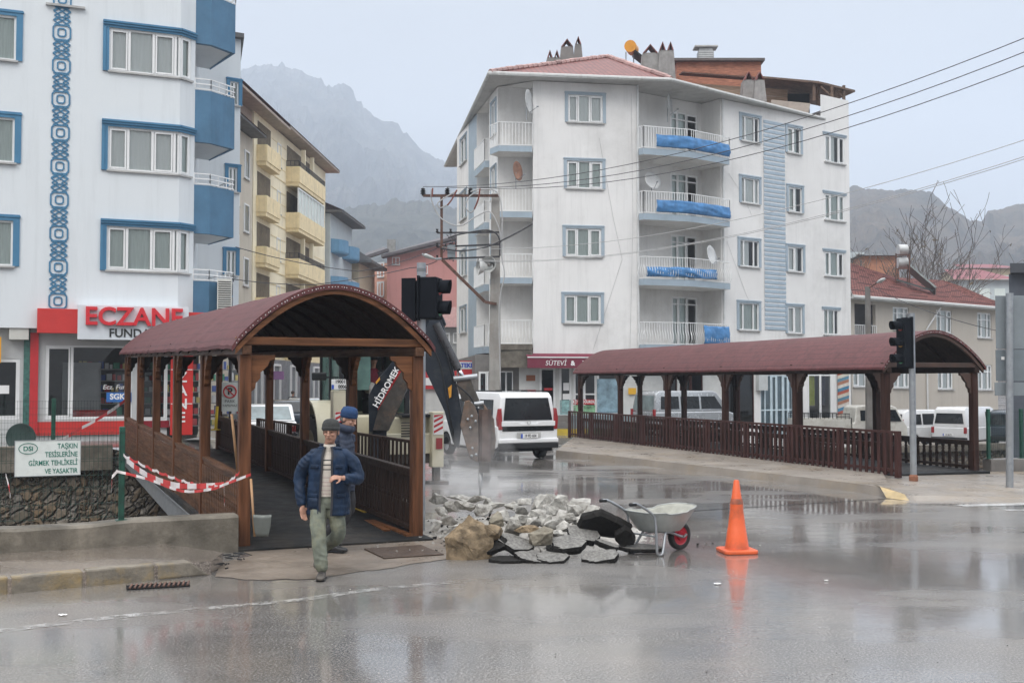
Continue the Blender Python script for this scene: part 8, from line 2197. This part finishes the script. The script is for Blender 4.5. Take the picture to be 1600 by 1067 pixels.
# striped jumper
sm_ = MB(); zs = [0.87+.0125*i for i in range(46)]
n = 30
def sring(z):
    f = (z-.87)/.56; rx = .150+.02*math.sin(f*2.2); ry = .122-.0*f
    if z > 1.24: k = min(1,(z-1.24)/.14)**.7; rx = rx*(1-k)+.064*k; ry = ry*(1-k)+.066*k
    return (.012+.025*f, -.022 - .01*math.sin(f*3) - (.012 if z > 1.36 else 0), rx, ry)
vs = []
for z in zs:
    cx,cy_,rx,ry = sring(z)
    for k in range(n):
        a = 2*math.pi*k/n; w_ = 1+.012*noise.noise(V((math.cos(a)*3,z*7,2)))
        vs.append((cx+rx*w_*math.cos(a), cy_+ry*w_*math.sin(a), z))
fs = []; ms = []
def stripe(z):
    for c in (1.262,1.214,1.166): 
        if abs(z-c) < .0085: return 1
    for c in (1.12,1.075,1.03,.985,.94,.9): 
        if abs(z-c) < .0045: return 2
    return 0
for i in range(len(zs)-1):
    for k in range(n): fs.append((i*n+k,i*n+(k+1)%n,(i+1)*n+(k+1)%n,(i+1)*n+k)); ms.append(stripe((zs[i]+zs[i+1])/2))
b0 = len(sm_.v); sm_.add(vs, fs); sm_.m[-len(fs):] = ms; sm_.build('striped_jumper', [M_SWT, M_SWTB, M_SWTP], man, smooth=True)
nk = MB(); nk.lathe([(.064,0),(.068,.02),(.062,.05),(.056,.05)], 20, Matrix.Translation((.033,-.036,1.385)) @ Matrix.Rotation(R(10),4,'X'), cap=False); nk.build('collar_band', M_SWT, man, smooth=True)
# trousers
tr_ = MB(); loft(tr_, [(0,-.01,.74,.155,.11),(0,-.01,.82,.165,.12),(0,-.01,.90,.16,.115),(0,-.01,.96,.155,.11)])
limb(tr_, [hipR, V((-.075,-.09,.66)), kR, V((-.035,-.21,.28)), aR+V((0,0,.03))], [.100,.096,.080,.075,.070])
limb(tr_, [hipL, V((.11,-.03,.66)), kL, V((.03,.16,.35)), aL+V((.015,-.04,.02))], [.100,.098,.082,.076,.070])
fused(tr_, 'trousers', M_JEAN, man, .009, 3, .010, 6, 3, folds=lambda c: .006*math.sin(c.z*55+c.x*45+8*noise.noise(c*3.5))*(1 if c.z < .35 else .3)*abs(noise.noise(c*6)+.4))
shoe(man, aR+V((.0,-.0,-.098)), R(4), R(-2), M_SHOE); shoe(man, aL+V((-.02,.04,-.115)), R(-18), R(38), M_SHOE)
# open coat: shell with a front gap plus sleeves
ck = MB(); nn = 40; rows_ = []
def crow(z):
    f = (z-.665)/.74; gap = .30+.10*(1-f)+.14*max(0,(f-.8)/.2)
    if z < .9: gap = .34+.03*math.sin(z*9)
    rx = .232-.03*f; ry = .165-.012*f
    if z > 1.27: k = min(1,(z-1.27)/.135); rx = rx*(1-k**1.5)+.105*k**1.5; ry = ry*(1-k)+.098*k
    return (.012+.018*f, .0, rx, ry, gap)
zz_ = [.665+.0185*i for i in range(41)]
vs = []
for z in zz_:
    cx,cy_,rx,ry,gap = crow(z)
    for k in range(nn+1):
        a = -math.pi/2 + gap*.95 + (2*math.pi-gap*1.9)*k/nn
        qu = .005*abs(math.sin((z-.66)*math.pi/.062))   # quilted bands
        w_ = .018*noise.noise(V((math.cos(a)*3.2,math.sin(a)*3.2,z*5)))+.015*noise.noise(V((math.cos(a)*7,math.sin(a)*7,z*11)))
        rr_ = qu+w_; vs.append((cx+(rx+rr_)*math.cos(a), cy_+(ry+rr_)*math.sin(a) - .01*(k in (0,nn)), z))
fs = []
for i in range(len(zz_)-1):
    for k in range(nn): fs.append((i*(nn+1)+k,i*(nn+1)+k+1,(i+1)*(nn+1)+k+1,(i+1)*(nn+1)+k))
ck.add(vs, fs); co_ = ck.build('coat', M_JKT, man, smooth=True); md = co_.modifiers.new('t','SOLIDIFY'); md.thickness = .012; md.offset = 0
sv = MB()
limb(sv, [shR+V((.045,0,-.01)), V((-.25,.01,1.2)), elR, V((-.29,-.02,.93)), wrR+V((0,0,.0))], [.078,.078,.070,.064,.054])
limb(sv, [shL+V((-.045,0,-.01)), V((.295,.01,1.2)), elL, V((.30,-.10,1.06)), wrL+V((.03,.04,-.01))], [.078,.078,.072,.066,.054])
fused(sv, 'coat_sleeves', M_JKT, co_, .008, 3, .008, 8, 9, folds=lambda c: .0035*math.sin(c.z*88+c.x*50+7*noise.noise(c*4))*(.4+abs(noise.noise(c*5))))
cf = MB()
for s in (-1,1):
    cf.grid(lambda a,b: V((.033+s*(.050+.085*a), -.115+.055*a+.02*b+.012*math.sin(b*3), 1.405-.015*a-.085*b*(1-.25*a))), 8, 8)
q = cf.build('coat_collar', M_JKT, co_, smooth=True, fixn=False); md = q.modifiers.new('t','SOLIDIFY'); md.thickness = .012
cl_ = MB(); cl_.grid(lambda a,b: V((.033+.115*math.cos(R(-20)+R(220)*a), .0+.105*math.sin(R(-20)+R(220)*a)-.0, 1.37+.065*b)), 16, 3); q = cl_.build('coat_collar', M_JKT, co_, smooth=True, fixn=False); md = q.modifiers.new('t','SOLIDIFY'); md.thickness = .014
for x0,x1,z0,z1 in ((-.165,-.07,1.175,1.215),(.12,.205,1.175,1.215),(-.185,-.075,.86,.905),(.135,.22,.86,.905),(-.185,-.075,.74,.86)):
    mb = MB(); 
    def fp(a,b):
        x = x0+(x1-x0)*a; z = z0+(z1-z0)*b; cx,cy_,rx,ry,g_ = crow(z); dx = max(-.98,min(.98,(x-cx)/(rx+.01))); return V((x, cy_-(ry+.022)*math.sqrt(1-dx*dx), z))
    mb.grid(fp, 8, 3); q = mb.build('pocket_flap', M_JKT, co_, smooth=True, fixn=False); md = q.modifiers.new('t','SOLIDIFY'); md.thickness = .010
# dark front facings of the coat
for s in (0,1):
    mb = MB(); vs = []
    for z in zz_:
        cx,cy_,rx,ry,gap = crow(z); a = -math.pi/2+gap*.95 if s == 0 else -math.pi/2-gap*.95
        p = V((cx+rx*math.cos(a), cy_+ry*math.sin(a)-.012, z)); vs += [p, p+V((-.022 if s == 0 else .022, -.002, 0))]
    mb.add(vs, [(2*i,2*i+1,2*i+3,2*i+2) for i in range(len(zz_)-1)]); q = mb.build('coat_facing', M_SWTB, co_, fixn=False); md = q.modifiers.new('t','SOLIDIFY'); md.thickness = .006
# ---- second man behind, facing right, head bent
H2 = V((X(534,14.0),14.0,.02)); 
m2_ = thing('person', H2, R(68), 'man in dark clothes and a blue knitted hat half hidden behind the walking man', 'person')
# local: faces -Y, turned so that he looks to the picture's right
HT2 = Matrix.Translation((0,-.10,1.63)) @ Matrix.Rotation(R(18),4,'X')
bd = MB(); head(bd, HT2, 1.0); limb(bd, [V((0,.02,1.38)),V((0,-.06,1.55))],[.06,.05],12)
loft(bd, [(0,0,.84,.14,.095),(0,0,1.1,.145,.10),(0,.01,1.32,.17,.10),(0,.01,1.42,.12,.08),(0,0,1.46,.06,.06)])
legs2 = (([V((-.09,0,.9)),V((-.10,-.12,.5)),V((-.10,.05,.11))]),([V((.09,0,.9)),V((.10,-.05,.5)),V((.10,.30,.13))]))
for l_ in legs2: limb(bd, l_, [.075,.052,.036])
arms2 = ([V((-.19,.01,1.38)),V((-.24,.05,1.10)),V((-.20,.04,.86))],[V((.19,.01,1.38)),V((.24,.06,1.10)),V((.20,.05,.86))])
for a_ in arms2: limb(bd, a_, [.05,.04,.026])
hand(bd, arms2[0][2]+V((0,-.01,-.03)), (0,-.1,-1), (.8,0,.1), 1, .5, side=-1); hand(bd, arms2[1][2]+V((0,-.01,-.03)), (0,-.1,-1), (-.8,0,.1), 1, .5, side=1)
body2 = fused(bd, 'body', M_SKIN2, m2_, .0065, 3)
fd = MB(); 
for k in (-1,1): ell(fd, (0,0,0), .011,.006,.0045, 8, HT2 @ Matrix.Translation((.031*k,-.081,.004)))
fd.build('eyes', M_EYE, body2, smooth=True)
fd = MB(); ell(fd,(0,0,0),.079,.075,.055,10,HT2 @ Matrix.Translation((0,.035,-.015))); fd.build('hair', MT['grey_hair'], body2, smooth=True)
hm = MB(HT2 @ Matrix.Rotation(R(-8),4,'X') @ Matrix.Diagonal((.95,1.12,1,1)))
hm.lathe([(.08,.015),(.096,.02),(.103,.045),(.100,.065),(.101,.068),(.098,.10),(.08,.14),(.045,.155),(.01,.157)], 24, cap=False)
hm.build('knitted_hat', M_BHAT, m2_, smooth=True)
jk = MB(); loft(jk, [(0,0,.74,.20,.15),(0,0,.9,.205,.155),(0,0,1.1,.205,.155),(0,.01,1.3,.215,.15),(0,.01,1.40,.17,.12),(0,-.005,1.46,.10,.10),(0,-.02,1.52,.095,.095)])
for a_ in arms2: limb(jk, [a_[0]*1.0, a_[1], a_[2]+V((0,.03,.03))], [.09,.075,.058])
fused(jk, 'jacket', M_NAVC, m2_, .010, 3, .012, 7, 5, folds=lambda c: .004*math.sin(c.z*80+3*noise.noise(c*6)))
sc_ = MB(); sc_.lathe([(.085,0),(.105,.02),(.112,.05),(.104,.08),(.085,.095)], 22, Matrix.Translation((0,-.055,1.475)) @ Matrix.Rotation(R(14),4,'X') @ Matrix.Diagonal((1,1.1,1,1)), cap=False); sc_.build('scarf', M_NAVC, m2_, smooth=True)
tr_ = MB(); loft(tr_, [(0,0,.78,.15,.11),(0,0,.95,.15,.11)]); 
for l_ in legs2: limb(tr_, [l_[0],l_[1],l_[2]+V((0,0,.03))], [.098,.078,.068])
fused(tr_, 'trousers', mat('dark_trousers',(.022,.022,.025),.85,var=.2,bump=.3), m2_, .010, 3, .01, 7, 1)
shoe(m2_, V((-.10,.05,.0)), 0, 0, M_SHOE2); shoe(m2_, V((.10,.33,.01)), 0, R(8), M_SHOE2)
# ---- machine operator, seated sideways behind the boom
op = thing('person', EXO + Matrix.Rotation(EXR,3,'Z') @ V((.10,1.38,1.60)), EXR+R(-4), 'machine operator in a dark red jumper and black jacket sitting in the digger cab', 'person')
HT3 = Matrix.Translation((.0,-.02,.98)) @ Matrix.Rotation(R(14),4,'X'); bd = MB(); head(bd, HT3, 1.0)
limb(bd,[V((0,.05,.72)),V((0,.0,.88))],[.06,.05],12); loft(bd, [(0,.08,.32,.14,.10),(0,.08,.5,.14,.10),(0,.06,.68,.17,.10),(0,.05,.76,.12,.08),(0,.04,.80,.06,.06)])
for s in (-1,1):
    limb(bd,[V((.09*s,.05,.38)),V((.13*s,-.42,.42)),V((.13*s,-.50,.02))],[.075,.05,.036]); limb(bd,[V((.19*s,.05,.70)),V((.27*s,-.02,.45)),V((.16*s,-.30,.42))],[.05,.04,.026]); hand(bd, V((.16*s,-.32,.42)), (-.1*s,-1,.1), (0,0,-1), 1, .9, side=-s)
b3 = fused(bd,'body',M_SKIN,op,.0075,3)
hm = MB(HT3 @ Matrix.Rotation(R(-8),4,'X') @ Matrix.Diagonal((.95,1.12,1,1))); hm.lathe([(.08,.02),(.098,.03),(.10,.07),(.08,.12),(.04,.14),(.01,.142)],20,cap=False); hm.build('cap', M_BLACK, op, smooth=True)
jk = MB(); loft(jk,[(0,.07,.34,.165,.135),(0,.06,.5,.16,.13),(0,.05,.66,.175,.125),(0,.05,.76,.13,.10),(0,.03,.82,.07,.07)]); fused(jk,'jumper',mat('dark_red_knit',(.16,.012,.03),.8,var=.15,bump=.4),op,.011,3,.006,7,2)
jk = MB()
for s in (-1,1): limb(jk,[V((.19*s,.05,.70)),V((.27*s,-.02,.45)),V((.17*s,-.27,.42))],[.088,.075,.055]); loft(jk,[(.14*s,.08,.34,.07,.15),(.14*s,.07,.55,.07,.15),(.12*s,.06,.74,.08,.13)])
fused(jk,'jacket',M_SWTB,op,.011,3,.008,7,6)
tr_ = MB(); loft(tr_,[(0,.06,.28,.16,.13),(0,.06,.42,.15,.12)])
for s in (-1,1): limb(tr_,[V((.09*s,.05,.36)),V((.13*s,-.42,.42)),V((.13*s,-.50,.06))],[.098,.078,.065])
fused(tr_,'trousers',mat('grey_trousers',(.17,.165,.155),.85,var=.2),op,.011,3,.01,7,4)
for s in (-1,1): shoe(op, V((.13*s,-.52,-.06)), 0, 0, M_SHOE2)
# ---- distant passer-by
ps = thing('person', (X(458,56),56,0), R(160), 'distant passer-by in a black jacket on the side street', 'person')
bd = MB(); head(bd, Matrix.Translation((0,0,1.58)), 1.0); limb(bd,[V((0,0,1.3)),V((0,0,1.5))],[.06,.05],10)
for s in (-1,1): limb(bd,[V((.09*s,0,.9)),V((.1*s,-.05*s,.5)),V((.1*s,.12*s,.08))],[.075,.052,.04]); limb(bd,[V((.18*s,0,1.32)),V((.24*s,.03*s,1.05)),V((.22*s,-.1,.82))],[.05,.04,.028]); hand(bd, V((.22*s,-.11,.80)), (0,-.2,-1), (-s,0,0), 1, .3, side=-s)
loft(bd,[(0,0,.82,.14,.10),(0,0,1.3,.16,.10),(0,0,1.38,.08,.07)]); b4 = fused(bd,'body',M_SKIN,ps,.012,2)
jk = MB(); loft(jk,[(0,0,.76,.19,.14),(0,0,1.1,.19,.14),(0,0,1.32,.20,.13),(0,0,1.42,.09,.09)])
for s in (-1,1): limb(jk,[V((.18*s,0,1.32)),V((.24*s,.03*s,1.05)),V((.22*s,-.08,.85))],[.085,.07,.055])
fused(jk,'jacket',M_SWTB,ps,.016,2,.01,7,6)
tr_ = MB(); loft(tr_,[(0,0,.78,.15,.11),(0,0,.95,.15,.11)])
for s in (-1,1): limb(tr_,[V((.09*s,0,.9)),V((.1*s,-.05*s,.5)),V((.1*s,.12*s,.1))],[.098,.078,.068]); shoe(ps, V((.1*s,.12*s,.0)), 0, 0, M_SHOE2)
fused(tr_,'trousers',M_NAVC,ps,.016,2)
hm = MB(); ell(hm,(0,.015,1.615),.085,.10,.09,10); hm.build('hair', mat('brown_hair',(.05,.03,.02),.8), ps, smooth=True)

# ================================================================ air
def volume_box(name, x0,y0,z0,x1,y1,z1, dens, col, label, aniso=.2):
    mb = MB(); mb.box(x0,y0,z0,x1,y1,z1); m = bpy.data.materials.new(name); m.use_nodes = True; t = m.node_tree; t.nodes.remove(t.nodes['Principled BSDF'])
    v = t.nodes.new('ShaderNodeVolumePrincipled'); v.inputs['Density'].default_value = dens; v.inputs['Color'].default_value = col+(1,); v.inputs['Anisotropy'].default_value = aniso
    t.links.new(v.outputs[0], t.nodes['Material Output'].inputs['Volume']); o = mb.build(name, m); return tag(o, label, None, None, 'stuff'), t, v
volume_box('haze', -2200,-150,-8, 2200,2150,520, .00066, (.78,.87,1.0), 'thin wet haze over the whole valley')
# dust and spray round the chisel
dm = MB(); 
for (px,py,Y,rx,ry,rz) in ((748,740,21.4,1.0,.9,.75),(722,765,20.2,1.2,1.3,.45),(752,680,21.6,.55,.5,.7)):
    ell(dm, P(px,py,Y), rx, ry, rz, 12)
m = bpy.data.materials.new('spray'); m.use_nodes = True; t = m.node_tree; t.nodes.remove(t.nodes['Principled BSDF'])
v = t.nodes.new('ShaderNodeVolumePrincipled'); v.inputs['Color'].default_value = (.92,.93,.95,1)
tc_ = t.nodes.new('ShaderNodeTexCoord'); nz_ = _noise(t, 1.3, 3, tc_.outputs['Object'])
cpt = P(742,745,21.0); dist = t.nodes.new('ShaderNodeVectorMath'); dist.operation = 'DISTANCE'; dist.inputs[1].default_value = cpt; t.links.new(tc_.outputs['Object'], dist.inputs[0])
fall = _range(t, dist.outputs['Value'], .15, 1.35, 1, 0); mu_ = t.nodes.new('ShaderNodeMath'); mu_.operation = 'MULTIPLY'
t.links.new(fall, mu_.inputs[0]); t.links.new(_range(t, nz_, .35, .68, 0, .75), mu_.inputs[1]); t.links.new(mu_.outputs[0], v.inputs['Density']); t.links.new(v.outputs[0], t.nodes['Material Output'].inputs['Volume'])
me = fused(dm, 'spray', m, None, .12, 2); tag(me, 'pale dust and spray drifting round the hammer chisel', None, None, 'stuff')
